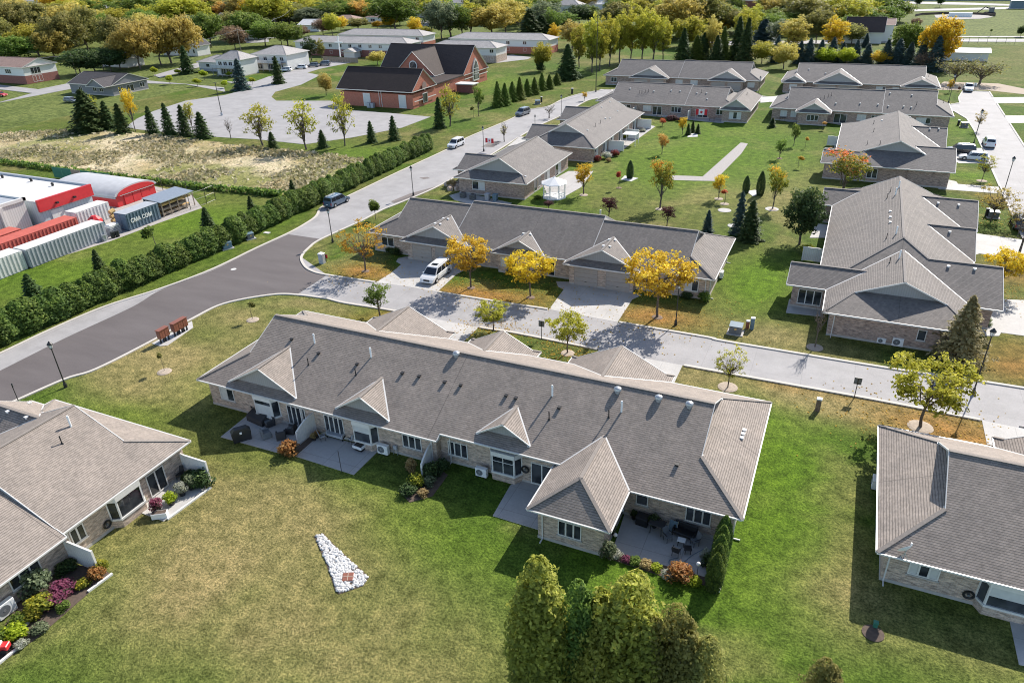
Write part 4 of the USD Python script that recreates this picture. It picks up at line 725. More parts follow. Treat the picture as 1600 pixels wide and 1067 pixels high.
px_house('brown-roofed house with pale walls among the gold trees at upper left', 352, 36, 14, 10, 3.2, 5.4, roof='shingle_grey', wins=[('S', G(352, 36)[0] - 4, 2, 1, 2.3, 2)])
px_house('bright white-roofed house among purple shrubs at the upper left', 482, 50, 14, 12, 3.2, 5.6, roof='whiteroof', wins=[('S', G(482, 50)[0] - 3, 2, 1, 2.3, 2)])
px_house('bungalow with peach roof among trees behind the row houses', 535, 40, 16, 11, 3.0, 5.0, roof='shingle_pink', ends=(HIP, HIP))
px_house('pink-roofed bungalow with pale blue front behind the row houses', 588, 37, 15, 11, 3.2, 5.6, roof='shingle_pink', ends=(HIP, HIP), wins=[('S', G(588, 37)[0] - 4, 3, 1, 2.4, 2)])
px_house('low house beyond the lawn gap above the row houses', 661, 28, 16, 11, 3.0, 5.0, roof='shingle_grey', ends=(HIP, HIP))
px_house('pale hipped house at the top beside dark trees', 712, 14, 16, 12, 3.4, 6.2, roof='shingle_pale', ends=(HIP, HIP))
px_house('pale blue-roofed house at the top centre', 884, 20, 18, 12, 4.0, 7.0, roof='shingle_pale', ends=(HIP, HIP))
px_house('white-roofed bungalow at the top with a dark garage', 940, 16, 22, 12, 3.2, 5.6, roof='whiteroof', ends=(HIP, HIP), wins=[('S', G(940, 16)[0] + 3, 4, .2, 2.4, 1)])
px_house('brick house with grey roof beside the red tree at the top', 1172, 15, 18, 12, 4.5, 7.6, roof='shingle_grey', wall='brick_red', gable='brick_red', wins=[('S', G(1172, 15)[0] - 4, 2, 1, 2.6, 2)])
px_house('dark brown-roofed house among the blue spruces', 1347, 69, 14, 11, 4.0, 9.0, roof='shingle_brown', wall='siding_white')
px_house('tan two-storey house beside the brown-roofed house', 1374, 66, 9, 10, 6.0, 8.0, roof='shingle_pink', wall='siding_white')
px_house('white shed roof beyond the bushes at the field edge', 1503, 96, 15, 8, 2.6, 3.6, roof='whiteroof', wall='siding_white', name='shed', cat_='shed')
px_house('dark green long barn at the top right corner', 1510, 1.5, 90, 14, 4.0, 5.5, roof='green', wall='green', name='barn', cat_='barn')
px_house('dark blue kiosk beside the far lane at the top right', 1592, 14.5, 9, 6, 4.0, 4.8, roof='contblue', wall='contblue', gable='contblue', name='kiosk', cat_='kiosk')
px_house('house behind gold trees at the top left corner', 45, 8, 20, 12, 3.2, 5.4, roof='shingle_pale', wall='siding_white')
px_house('long white-roofed house behind the dark tree at the upper left', 165, 20, 22, 12, 3.2, 5.0, roof='whiteroof', wall='siding_white')
px_house('small grey shed beside the cedar fence behind the apartment', 545, 92, 6, 5, 2.4, 3.6, 'y', roof='shingle_pale', wall='siding_white', name='shed', cat_='shed')
px_house('grey-roofed house beside the upper left street', 395, 62, 16, 11, 3.0, 5.0, roof='shingle_pale', wall='siding_white')

# the yard at the left
t = thing('warehouse', 'flat white-roofed warehouse with a red fascia above pale blue metal walls', 'warehouse', (-140, 71, 0), shift=True)
obj('wall', box(-190, -109.3, 66.6, 75.6, 0, 4.3), 'bluewall', t, uv=True); r = obj('roof', box(-190, -109.4, 66.7, 75.5, 4.3, 4.45), 'whiteroof', t)
obj('parapet', cat([box(-190, -109.2, 75.4, 75.8, 4.3, 4.75), box(-190, -114, 66.4, 66.8, 4.2, 4.6)]), 'contgrey', r); obj('fascia', box(-109.3, -108.9, 66.5, 75.8, 2.9, 4.7), 'red', t)
for x, y in ((-128, 74), (-121, 74.2), (-115, 73.6), (-135, 72)): obj('roof_vent', mv(lathe([(.2, 0), (.2, .35), (.3, .4), (.1, .55)], 8), (x, y, 4.45)), 'black', r)
for y in (69.2, 72.2): obj('wall_lamp', box(-108.9, -108.5, y, y + .35, 3.5, 3.75), 'black', t)
obj('loading_door', box(-109.28, -109.2, 68.3, 70.4, 0, 2.6), 'contwhite', t)
t = thing('warehouse', 'grey-roofed ribbed metal workshop at the left picture edge', 'workshop', (-140, 52, 0), shift=True)
obj('wall', box(-190, -110.4, 38, 65.6, 0, 5.0), 'metalwall', t, uv=True); r = obj('roof', box(-190, -110.5, 38.1, 65.5, 5.0, 5.1), 'contgrey', t); obj('parapet', cat([box(-110.7, -110.2, 38, 65.8, 4.9, 5.35), box(-190, -110.2, 65.4, 65.9, 4.9, 5.35)]), 'flash', r)
for y in (49, 57, 61.5): obj('pilaster', box(-110.4, -110.0, y, y + .5, 0, 4.9), 'metalwall', t, uv=True)
t = thing('storage_shed', 'red shed with an arched white cloth roof', 'shed', (-117, 82.7, 0), shift=True)
obj('wall', box(-123, -108, 78.8, 86.6, 0, 1.9), 'red', t)
pr = [(78.4 + 4.3 * (1 - math.cos(a)), 1.85 + 1.25 * math.sin(a)) for a in np.linspace(0, math.pi, 13)]
obj('roof', hull([(x, y, z) for x in (-123.3, -107.8) for y, z in pr]), 'quonset', t, smooth=30)
pr2 = [(78.9 + 3.8 * (1 - math.cos(a)), 1.85 + 1.05 * math.sin(a)) for a in np.linspace(0, math.pi, 13)]
obj('end_panel', hull([(x, y, z) for x in (-107.9, -107.7) for y, z in pr2]), 'red', t)
for k in range(3): obj('door', box(-108, -107.88, 80.2 + k * 1.7, 81.8 + k * 1.7, .05, 1.75), 'red', t)
obj('eave_strip', cat([box(-123, -107.9, 78.45, 78.6, 1.5, 1.9)]), 'contgrey', t); obj('door_track', box(-107.86, -107.7, 79.4, 86.2, 1.78, 1.9), 'flash', t)
def container(label, x0, x1, y0, y1, h, m, roof=None, text=None):
    t = thing('shipping_container', label, 'shipping container', ((x0 + x1) / 2, (y0 + y1) / 2, 0), shift=True)
    obj('body', box(x0 + .04, x1 - .04, y0 + .04, y1 - .04, .12, h - .02), m, t); obj('roof', box(x0, x1, y0, y1, h - .02, h + .03), roof or m, t)
    obj('frame', cat([box(a - .06, a + .06, b - .06, b + .06, 0, h) for a in (x0 + .06, x1 - .06) for b in (y0 + .06, y1 - .06)] + [box(x0, x1, y0, y1, .05, .13)]), m, t)
    n = int((y1 - y0) / .55)
    for i in range(n):
        b = y0 + .3 + i * (y1 - y0 - .6) / max(n - 1, 1); obj('rib', box(x1 - .05, x1 + .05, b - .11, b + .11, .15, h - .1), m, t)
    if text:
        tm = meshkit.text_mesh(text, .62, .02, True); v = np.array(tm.vertices); v2 = np.stack([np.full(len(v), x1 + .056) + v[:, 2], y0 + .55 + v[:, 0] * .94, h * .5 + v[:, 1] - .2], 1); obj('lettering', (v2, np.array(tm.faces)), 'white', t)
    for y in (y0, y1): obj('door', cat([box(x0 + .1, (x0 + x1) / 2 - .02, y - .03, y + .03, .2, h - .12), box((x0 + x1) / 2 + .02, x1 - .1, y - .03, y + .03, .2, h - .12)]), m, t)
    return t
container('long grey shipping container with white top along the yard edge', -99.2, -96.7, 55.4, 67.4, 2.6, 'contgrey', 'contwhite'); container('white shipping container at the left picture edge', -99.6, -97.0, 43, 55.1, 2.6, 'contwhite')
container('long red-roofed container behind the grey one', -105.0, -102.3, 55.5, 67.4, 2.6, 'redroof'); container('second red-roofed container near the ribbed workshop', -108.2, -105.6, 50, 61, 2.6, 'redroof')
container('short white ribbed container against the warehouse', -106.8, -104.4, 68.8, 74.6, 2.6, 'contwhite', 'contwhite'); container('dark blue shipping container with white lettering', -98.8, -96.3, 70.9, 76.9, 2.6, 'contblue', 'contgrey', 'CMA CGM')
t = thing('lumber_rack', 'metal-roofed lumber rack full of boards at the yard corner', 'lumber rack', (-98, 80.6, 0), shift=True)
v, f = box(-100.2, -96.2, 77.4, 84.2, 2.7, 2.8); v[[1, 2, 5, 6], 2] -= .35; obj('roof', (v, f), 'steel', t); obj('rear_wall', box(-100.1, -100, 77.5, 84.1, 0, 2.6), 'contblue', t)
for y in np.linspace(77.6, 84, 5): obj('post', box(-96.5, -96.38, y - .06, y + .06, 0, 2.4), 'wood', t)
for k in range(3):
    for j in range(5): obj('board_stack', box(-99.6 + j * .62, -99.1 + j * .62, 77.8, 83.7 - .5 * ((j + k) % 3), .25 + k * .72, .25 + k * .72 + .3), 'wood_yellow' if (j + k) % 3 == 0 else 'wood', t)
t = thing('pallet_stack', 'stack of grey pallets and sacks between two containers', 'pallet stack', (-97.6, 69.2, 0))
for k in range(6): obj('pallet', box(-.6, .6, -.9, .9, k * .2, k * .2 + .12), 'contgrey', t)
obj('sack', mv(rbox(1.1, 1.7, .4, .15), (0, 0, 1.2)), 'contwhite', t)
t = thing('tarpaulin_heap', 'heap under a bright red and blue tarpaulin behind the containers', 'tarpaulin', (-101.6, 69.6, 0)); obj('heap', tri(hull([(math.cos(a) * r, math.sin(a) * r, z) for a in np.linspace(0, 6.2, 9) for r, z in ((1.3, 0), (1.2, 1.2), (.6, 2.0))])), 'bluegrey', t); obj('tarp', tri(hull([(math.cos(a) * r, math.sin(a) * r, z) for a in np.linspace(0, 6.2, 9) for r, z in ((1.15, 1.3), (.95, 1.8), (.4, 2.25))])), 'red', t)
for k, (x, y) in enumerate(((-96.2, 67.9), (-96.0, 68.5), (-96.3, 66.6))): tag(obj('yard_drum', mv(lathe([(.3, 0), (.31, .45), (.3, .9)], 10), (x, y, 0)), 'black' if k < 2 else 'steel'), ['black drum beside the pallet stack in the yard', 'second black drum nearest the pallet stack', 'steel drum in front of the grey container'][k], 'drum')
tag(obj('timber_rings', cat([tube((-100.6, 71.6, z), (-100.6, 72.4, z + .2), .35, n=8) for z in (.8, 1.5, 2.2)]), 'wood_yellow'), 'pile of yellow pipe rings behind the blue container', 'pipe pile')
sheet('yard', gp([(-80, 470), (0, 437), (60, 412), (170, 378), (250, 348), (316, 325), (300, 305), (236, 290), (140, 280), (-80, 330)]), 'gravel', 0.012)
t = thing('chain_link_fence', 'dark chain link fence with tall posts around the yard corner', 'fence', (-97, 84, 0), shift=True)
fp = [(-126, 88.5), (-120, 88.3), (-114, 88.2), (-108, 88.1), (-102, 88.0), (-95.4, 87.6), (-95.2, 85.4), (-95.3, 82)]
for x, y in fp: obj('post', tube((x, y, 0), (x, y, 2.6), .05), 'lampblack', t)
obj('rail', cat([tube((*a, z), (*b, z), .02, n=4) for a, b in zip(fp, fp[1:]) for z in (.1, 1.3, 2.5)]), 'lampblack', t)
t = thing('windscreen_fence', 'green mesh fence panels with a gate behind the red shed', 'fence', (-128, 86, 0), shift=True)
for k in range(6): x = -136 + k * 2.6; obj('panel', box(x, x + 2.5, 87.9, 87.96, .1, 2.1), 'green' if k != 2 else 'wood', t)

# ------------------------------------------------------------------ trees and shrubs
PAL = {'yellow': ((.42, .27, .02), (.60, .43, .03), (.74, .58, .07)), 'gold': ((.34, .20, .02), (.52, .34, .035), (.66, .47, .08)), 'ygreen': ((.15, .155, .018), (.29, .28, .035), (.45, .41, .075)), 'green': ((.04, .066, .012), (.085, .125, .022), (.17, .21, .045)),
    'dkgreen': ((.016, .03, .011), (.034, .058, .018), (.075, .105, .032)), 'blue': ((.018, .036, .032), (.042, .072, .064), (.10, .145, .135)), 'orange': ((.30, .13, .02), (.48, .25, .035), (.60, .38, .08)), 'red': ((.22, .03, .02), (.40, .08, .03), (.50, .18, .06)),
    'purple': ((.035, .012, .014), (.075, .022, .026), (.13, .045, .045)), 'brown': ((.11, .075, .045), (.2, .14, .085), (.30, .22, .13)), 'olive': ((.07, .075, .02), (.145, .14, .04), (.25, .23, .075)), 'sage': ((.075, .095, .055), (.15, .18, .10), (.26, .29, .17)),
    'turning': ((.07, .10, .018), (.25, .24, .03), (.55, .27, .04)), 'maple': ((.07, .12, .02), (.26, .20, .04), (.56, .11, .06)), 'lime': ((.12, .16, .012), (.26, .30, .02), (.42, .44, .04)), 'cedar': ((.022, .04, .012), (.055, .085, .018), (.13, .165, .034)), 'birch': ((.065, .075, .016), (.16, .165, .03), (.33, .31, .07)),
    'pink': ((.30, .04, .09), (.45, .08, .17), (.6, .2, .3)), 'white': ((.3, .33, .22), (.5, .52, .42), (.75, .75, .68)), 'flame': ((.35, .06, .02), (.6, .2, .05), (.7, .42, .12)), 'straw': ((.2, .15, .07), (.34, .26, .12), (.48, .40, .2))}
PAL['gold'] = ((.30, .235, .05), (.45, .37, .09), (.58, .50, .17)); PAL['orange'] = ((.34, .18, .04), (.48, .31, .07), (.58, .43, .14)); PAL['pink'] = ((.06, .09, .04), (.30, .07, .14), (.46, .17, .27)); PAL['flame'] = ((.10, .09, .03), (.48, .22, .07), (.60, .40, .16)); PAL['bloom'] = ((.07, .11, .02), (.30, .31, .04), (.70, .60, .06)); PAL['fruit'] = ((.05, .08, .03), (.30, .06, .04), (.48, .14, .10)); PAL['larch'] = ((.13, .12, .05), (.25, .22, .10), (.42, .37, .20)); PAL['locust'] = ((.36, .22, .03), (.58, .38, .04), (.72, .54, .08))
GAIN = {'birch': 1.9, 'olive': 1.8, 'dkgreen': 1.9, 'blue': 1.7, 'cedar': 2.5, 'green': 1.9, 'purple': 1.2, 'yellow': 1.12, 'gold': 1.2, 'white': 1.0, 'pink': 1.0, 'flame': 1.0, 'bloom': 1.0, 'fruit': 1.0, 'locust': 1.1}
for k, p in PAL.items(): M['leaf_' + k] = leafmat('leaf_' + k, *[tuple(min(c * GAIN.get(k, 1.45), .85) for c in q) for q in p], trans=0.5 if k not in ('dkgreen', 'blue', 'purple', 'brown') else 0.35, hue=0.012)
def leaves(rng, C, N, size, stretch=1.4, val=None):
    """one rhombic leaf spray per point, facing about N"""
    n = len(C); N = N / np.maximum(np.linalg.norm(N, axis=1, keepdims=True), 1e-9); a = rng.normal(size=(n, 3)); a -= N * (a * N).sum(1, keepdims=True); a /= np.maximum(np.linalg.norm(a, axis=1, keepdims=True), 1e-9); b = np.cross(N, a)
    s = (size * rng.uniform(.6, 1.35, n))[:, None]; q = s * stretch * .5; w = s * .5
    v = np.stack([C - a * q, C + b * w + N * s * .12, C + a * q, C - b * w + N * s * .12], 1).reshape(-1, 3)
    i = np.arange(n)[:, None] * 4; f = np.vstack([i + [0, 1, 2], i + [0, 2, 3]])
    r = rng.uniform(0, 1, n) if val is None else np.clip(val + rng.normal(0, .17, n), 0, 1)
    return v, f, np.repeat(r, 4)
def sphere(rng, n):
    d = rng.normal(size=(n, 3)); return d / np.linalg.norm(d, axis=1, keepdims=True)
def limb(rng, p, q, r0, r1, k=3, wob=.08, n=5):
    P = [np.array(p, float) + (np.array(q, float) - p) * t + (rng.normal(0, wob, 3) * np.linalg.norm(np.array(q, float) - p) if 0 < t < 1 else 0) for t in np.linspace(0, 1, k + 1)]
    R = np.linspace(r0, r1, k + 1); return [tube(P[i], P[i + 1], R[i], R[i + 1], n) for i in range(k)]
def deciduous(seed, H, R, th, nb, nl, leaf, br, shape=1.0, fill=.62, tops=.35, hollow=.0, limbs=10, tr=None, flat=1.0, gap=0.0):
    rng = np.random.default_rng(seed); cz, rz = (th + H) / 2, (H - th) / 2
    d = sphere(rng, nb); rad = rng.uniform(hollow, 1, nb) ** .5 * (1 - br * .6)
    B = d * rad[:, None]; k = 1 - .38 * shape * B[:, 2]; B = B * np.stack([R * k, R * k, np.full(nb, rz)], 1) * rng.uniform(.86, 1.12, (nb, 1)) + [0, 0, cz]
    r = br * R * rng.uniform(.65, 1.35, nb); n = np.maximum((nl * r ** 2 / (r ** 2).sum()).astype(int), 3); bi = np.repeat(np.arange(nb), n)
    s = sphere(rng, len(bi)); s[:, 2] = np.where(s[:, 2] < -.3, s[:, 2] * .6, s[:, 2]); C = B[bi] + s * (r[bi] * rng.uniform(fill, 1.08, len(bi)))[:, None] * [1, 1, flat]
    if gap: keep = meshkit.noise(C * (1.6 / (br * R)), seed) > gap; C, s, bi = C[keep], s[keep], bi[keep]
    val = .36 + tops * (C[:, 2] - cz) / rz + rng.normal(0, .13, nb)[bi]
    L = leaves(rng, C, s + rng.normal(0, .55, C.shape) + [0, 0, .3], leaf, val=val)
    tr = tr or .02 * H; top = np.array([rng.normal(0, .05 * R), rng.normal(0, .05 * R), th + rz * .9]); T = limb(rng, (0, 0, -.1), top, tr, tr * .35, 4, .02, 7)
    for i in rng.permutation(nb)[:limbs]: q = np.array([0, 0, th * .8]) + (top - [0, 0, th * .8]) * rng.uniform(.05, .75); T += limb(rng, q, B[i], tr * .42, tr * .1, 3, .07)
    return cat(T), L
def conifer(seed, H, R, nl, leaf, base=.06, power=.85, droop=.3, layers=15):
    rng = np.random.default_rng(seed); t = rng.uniform(0, 1, nl) ** 1.35; t = (np.floor(t * layers) + rng.uniform(0, 1, nl) ** 1.5 * .9) / layers; z = H * (base + (1 - base) * t)
    env = R * (1 - t) ** power * (.82 + .18 * np.sin(t * layers * 6.28)) + .02 * R; a = rng.uniform(0, 6.283, nl); arm = .8 + .2 * np.cos(a * 7 + np.floor(t * layers) * 2.1); q = rng.uniform(.25, 1, nl) ** .55
    bump_ = 1 + .55 * (meshkit.noise(np.stack([a * 2.2, t * layers * .8, np.full(nl, seed * 1.7)], 1), seed) - .45); rad = env * q * arm * bump_ * 1.12; C = np.stack([rad * np.cos(a), rad * np.sin(a), z - droop * rad], 1); N = np.stack([np.cos(a) * .5, np.sin(a) * .5, np.full(nl, .9)], 1) + rng.normal(0, .35, (nl, 3))
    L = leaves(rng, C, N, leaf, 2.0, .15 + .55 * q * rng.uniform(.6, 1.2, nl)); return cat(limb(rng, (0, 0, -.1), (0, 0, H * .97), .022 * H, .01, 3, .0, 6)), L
def column(seed, H, R, nl, leaf, belly=.35, tip=1.3, rough=.12):
    rng = np.random.default_rng(seed); t = rng.uniform(0, 1, nl) ** 1.1; prof = np.where(t < belly, .72 + .28 * np.sin(t / belly * 1.57), np.cos((t - belly) / (1 - belly) * 1.5) ** (1 / tip)); a = rng.uniform(0, 6.283, nl)
    P = np.stack([np.cos(a) * 2, np.sin(a) * 2, t * H / R * 1.1], 1) + seed; lump = 1 + rough * 2.4 * (meshkit.fbm(P * 1.3, 3, seed) - .5); rad = R * prof * lump * rng.uniform(.72, 1.08 + rough * .25, nl)
    C = np.stack([rad * np.cos(a), rad * np.sin(a), t * H], 1); N = np.stack([np.cos(a), np.sin(a), np.full(nl, .5)], 1) + rng.normal(0, .45, (nl, 3))
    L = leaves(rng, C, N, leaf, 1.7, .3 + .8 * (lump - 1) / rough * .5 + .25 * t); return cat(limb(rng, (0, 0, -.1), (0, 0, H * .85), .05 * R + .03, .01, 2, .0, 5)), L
def bare(seed, H, R, th, n, leafn=0, leaf=.1):
    rng = np.random.default_rng(seed); T = limb(rng, (0, 0, -.1), (0, 0, H * .6), .03 * H, .012 * H, 3, .01, 6); tips = []
    for i in range(n):
        z = rng.uniform(th, H * .6); a = rng.uniform(0, 6.28); q = np.array([math.cos(a) * R * rng.uniform(.4, .95), math.sin(a) * R * rng.uniform(.4, .95), z + (H - z) * rng.uniform(.3, 1)]); T += limb(rng, (0, 0, z), q, .011 * H, .004 * H, 3, .09, 4)
        for j in range(7): s = np.array([0, 0, z]) + (q - [0, 0, z]) * rng.uniform(.4, 1); e = s + sphere(rng, 1)[0] * R * .32 + [0, 0, R * .1]; T += limb(rng, s, e, .004 * H, .0015 * H, 2, .1, 3); tips.append(e)
    tips = np.array(tips); m = max(leafn, 3); i = rng.integers(0, len(tips), m); C = tips[i] + rng.normal(0, R * .09, (m, 3)); return cat(T), leaves(rng, C, rng.normal(size=(m, 3)) + [0, 0, .6], leaf)
SRC = {}
def species(key, build, pals, H, R, bark='trunk'):
    T, (v, f, r) = build
    for p in pals:
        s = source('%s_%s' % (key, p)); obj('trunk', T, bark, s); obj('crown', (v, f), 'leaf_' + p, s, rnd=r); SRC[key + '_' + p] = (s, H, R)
species('locust', deciduous(11, 6, 3.2, 1.9, 90, 6400, .165, .2, shape=-.4, fill=.15, flat=.5, gap=.44, limbs=34, hollow=.25, tops=.4), ('yellow', 'ygreen', 'locust'), 6, 3.2)
species('locust_thin', deciduous(12, 6, 3.2, 1.8, 70, 3400, .15, .19, shape=-.3, fill=.1, flat=.5, gap=.5, limbs=46, hollow=.3, tops=.5), ('gold', 'ygreen', 'yellow', 'locust'), 6, 3.2)
species('small_maple', deciduous(13, 6, 1.9, 1.2, 64, 3200, .15, .27, shape=.6, fill=.25, gap=.43, limbs=18, tops=.45), ('ygreen', 'yellow', 'turning', 'maple', 'green', 'orange', 'purple', 'red'), 6, 1.9)
species('street_maple', deciduous(14, 8, 3.0, 1.5, 90, 3000, .2, .2, shape=.6, fill=.15, gap=.48, limbs=34, tops=.3), ('ygreen', 'green'), 8, 3.0)
species('round_tree', deciduous(15, 8, 4.0, 1.2, 110, 6000, .27, .24, shape=.25, fill=.6, gap=.25, limbs=8, tops=.4), ('green', 'dkgreen', 'ygreen', 'yellow', 'gold', 'orange', 'olive', 'lime', 'brown', 'red'), 8, 4.0)
species('tall_tree', deciduous(16, 15, 4.4, 3.0, 150, 6500, .34, .19, shape=.2, fill=.5, gap=.33, limbs=16, tops=.35), ('green', 'ygreen', 'gold', 'olive', 'sage', 'yellow', 'dkgreen'), 15, 4.4)
species('broad_tree', deciduous(17, 13, 7.0, 2.5, 190, 9000, .42, .17, shape=.3, fill=.5, gap=.3, limbs=18, tops=.4), ('green', 'ygreen', 'gold', 'olive', 'yellow', 'dkgreen', 'orange', 'sage'), 13, 7.0)
species('spruce', conifer(21, 12, 3.4, 6500, .3, base=.02, power=.78), ('dkgreen', 'blue', 'green'), 12, 3.4)
species('young_spruce', conifer(22, 6, 1.5, 3000, .19, base=.03, power=.72, layers=9, droop=.12), ('dkgreen', 'blue', 'green'), 6, 1.6)
species('cedar_column', column(23, 4, .75, 3600, .11), ('dkgreen', 'cedar'), 4, .75)
species('hedge_cedar', column(24, 3.6, .85, 2600, .12, .3, 1.6, .32), ('cedar',), 3.6, 1.0)
species('hedge_cedar_broad', column(25, 3.4, 1.0, 2700, .125, .38, 1.9, .36), ('cedar',), 3.4, 1.15)
species('shade_oval', deciduous(26, 8, 2.7, .9, 130, 9000, .2, .25, shape=.75, fill=.6, gap=.12, limbs=8, tops=.4), ('dkgreen',), 8, 2.7)
species('bare_tree', bare(31, 5, 1.6, 1.4, 16, 60, .1), ('gold', 'brown', 'orange'), 5, 1.6)
species('bare_big', bare(32, 9, 4.5, 1.5, 30, 900, .3), ('brown', 'olive'), 9, 4.5)
species('sapling', deciduous(33, 2.6, .45, 1.5, 8, 260, .11, .4, limbs=3, tr=.03), ('green', 'orange', 'olive', 'yellow', 'red'), 2.6, .45)
species('lollipop', deciduous(34, 3.2, 1.3, 1.3, 30, 2600, .18, .4, shape=0, limbs=4, tr=.08), ('green', 'lime'), 3.2, 1.3)
species('larch', conifer(36, 6, 2.3, 4200, .17, base=.05, power=.95, layers=13, droop=-.1), ('larch',), 6, 2.3)
def clump(seed, H, R, k, nl, leaf):
    rng = np.random.default_rng(seed); T, V_, F_, r_, n0 = [], [], [], [], 0
    for i in range(k):
        a = rng.uniform(0, 6.28); q = 0 if i == 0 else rng.uniform(.35, .62) * R; hh = H * (1 if i == 0 else rng.uniform(.72, .94)); t, (v, f, r) = column(seed * 7 + i, hh, R * (.72 if i == 0 else .55), nl // k, leaf, .42, 1.7, .5)
        o = np.array([q * math.cos(a), q * math.sin(a), 0]); T.append((t[0] + o, t[1])); V_.append(v + o); F_.append(f + n0); r_.append(r); n0 += len(v)
    return cat(T), (np.vstack(V_), np.vstack(F_), np.concatenate(r_))
species('garden_cypress', clump(41, 9, 1.6, 4, 15000, .13), ('birch', 'cedar', 'olive'), 9, 1.6)
species('garden_birch', clump(42, 8.5, 1.9, 7, 17000, .14), ('birch', 'sage', 'olive'), 8.5, 1.9)
species('bush', deciduous(43, 1.1, .65, .02, 26, 1300, .1, .42, shape=.1, limbs=3, tr=.03), ('green', 'bloom', 'pink', 'flame', 'white', 'purple', 'sage', 'lime', 'dkgreen', 'fruit', 'straw'), 1.1, .65)
WIDE = set()
ORD = 'second third fourth fifth sixth seventh eighth ninth tenth eleventh twelfth thirteenth fourteenth fifteenth sixteenth seventeenth eighteenth nineteenth twentieth twenty-first twenty-second twenty-third twenty-fourth twenty-fifth twenty-sixth twenty-seventh twenty-eighth twenty-ninth thirtieth'.split()
def ordinal(i, n): return 'leftmost' if i == 0 else ('rightmost' if i == n - 1 else ORD[i - 1] + ' from left')
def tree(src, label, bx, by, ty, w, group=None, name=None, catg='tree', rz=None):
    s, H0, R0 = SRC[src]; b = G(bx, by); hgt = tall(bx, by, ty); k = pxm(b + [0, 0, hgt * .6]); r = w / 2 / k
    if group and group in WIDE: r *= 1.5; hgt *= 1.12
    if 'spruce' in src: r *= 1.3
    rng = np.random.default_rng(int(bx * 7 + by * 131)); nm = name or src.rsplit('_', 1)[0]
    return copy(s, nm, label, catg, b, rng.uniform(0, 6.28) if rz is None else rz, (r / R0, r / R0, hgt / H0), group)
def tree_top(src, label, tx, ty, hgt, r, name=None, group=None, catg='tree', rz=0.0):
    s, H0, R0 = SRC[src]; p = G(tx, ty, hgt * .97); return copy(s, name or src.rsplit('_', 1)[0], label, catg, (p[0], p[1], 0), rz, (r / R0, r / R0, hgt / H0), group)
# in front, at the foot of the picture
tree_top('garden_cypress_birch', 'leftmost tall pointed yellow-green tree in the clump at the bottom of the picture', 842, 880, 9.2, 1.9, 'garden_tree', rz=.4)
tree_top('garden_cypress_cedar', 'dark green pointed tree second from left in the bottom clump', 903, 914, 8.4, 1.3, 'garden_tree', rz=2.1)
tree_top('garden_birch_birch', 'broad full-crowned green tree in the middle of the bottom clump', 985, 910, 8.6, 2.3, 'garden_tree', rz=1.0)
tree_top('garden_birch_olive', 'brown-tinged tree at the right of the bottom clump', 1058, 952, 7.6, 1.6, 'garden_tree', rz=3.0)
tree_top('garden_cypress_olive', 'rusty shorter tree at the right end of the bottom clump', 1108, 1002, 6.4, 1.4, 'garden_tree', rz=5.0)
tree_top('garden_birch_birch', 'tree at the foot of the clump between the dark and broad trees', 938, 975, 6.6, 1.6, 'garden_tree', rz=4.2)
tree_top('garden_cypress_olive', 'small brown-tipped tree at the bottom edge right of the clump', 1292, 1035, 5.5, 1.2, 'garden_tree', rz=2.0)
# street trees
for a in (('locust_thin_locust', 'thin orange-leaved locust tree on the corner lawn by the left garage', 571, 424, 346, 86), ('locust_locust', 'golden locust tree beside the white minivan', 736, 450, 366, 84), ('locust_yellow', 'brightest yellow locust tree in front of the middle gable', 829, 464, 391, 86), ('locust_locust', 'largest yellow-orange locust tree with bare upper twigs by the street', 1027, 496, 388, 122),
          ('small_maple_green', 'green street tree behind the left garage roof of the middle block', 594, 494, 439, 48), ('locust_ygreen', 'yellow-green street tree behind the centre gable of the middle block', 771, 517, 471, 62), ('locust_ygreen', 'yellow street tree left of the right garage roof of the middle block', 887, 552, 486, 74), ('locust_thin_ygreen', 'sparse small yellow tree in a mulch ring on the street lawn', 1137, 606, 541, 58),
          ('locust_ygreen', 'large yellow-green locust tree leaning over the street at the right', 1438, 668, 556, 150), ('larch_larch', 'conical olive tree at the corner of the right-hand brick block', 1493, 562, 462, 96), ('bare_tree_brown', 'small withered brown tree at the end of the right-hand block', 1273, 543, 478, 26), ('lollipop_green', 'small round green tree by the kerb above the corner lawn', 587, 343, 314, 18)): tree(*a)
for a in (('locust_yellow', 'yellow tree at the right picture edge by the second driveway', 1560, 455, 385, 70), ('locust_thin_gold', 'gold tree beside the lamp post on the right-hand road', 1548, 345, 290, 70), ('bare_tree_gold', 'bare twiggy tree by the driveway on the right-hand road', 1591, 400, 330, 50), ('locust_thin_gold', 'orange tree at the right edge above the bare tree', 1588, 360, 322, 44), ('locust_thin_ygreen', 'thin tree on the small lawn by the white parked car', 1534, 282, 240, 34), ('locust_thin_gold', 'gold young tree behind the parked white car on the right-hand road', 1527, 205, 200 - 30, 20),
          ('bare_tree_brown', 'leafless young tree on the left verge of the upper road', 788, 222, 192, 16), ('locust_thin_ygreen', 'pale thin tree by the road before the red flag', 747 + 40, 219, 195, 12), ('bare_tree_gold', 'thin bare tree beside the road left of the gable roof', 858, 185, 165, 22), ('small_maple_yellow', 'small clipped yellow tree by the upper road bend', 913, 158, 142, 11)): tree(*a)
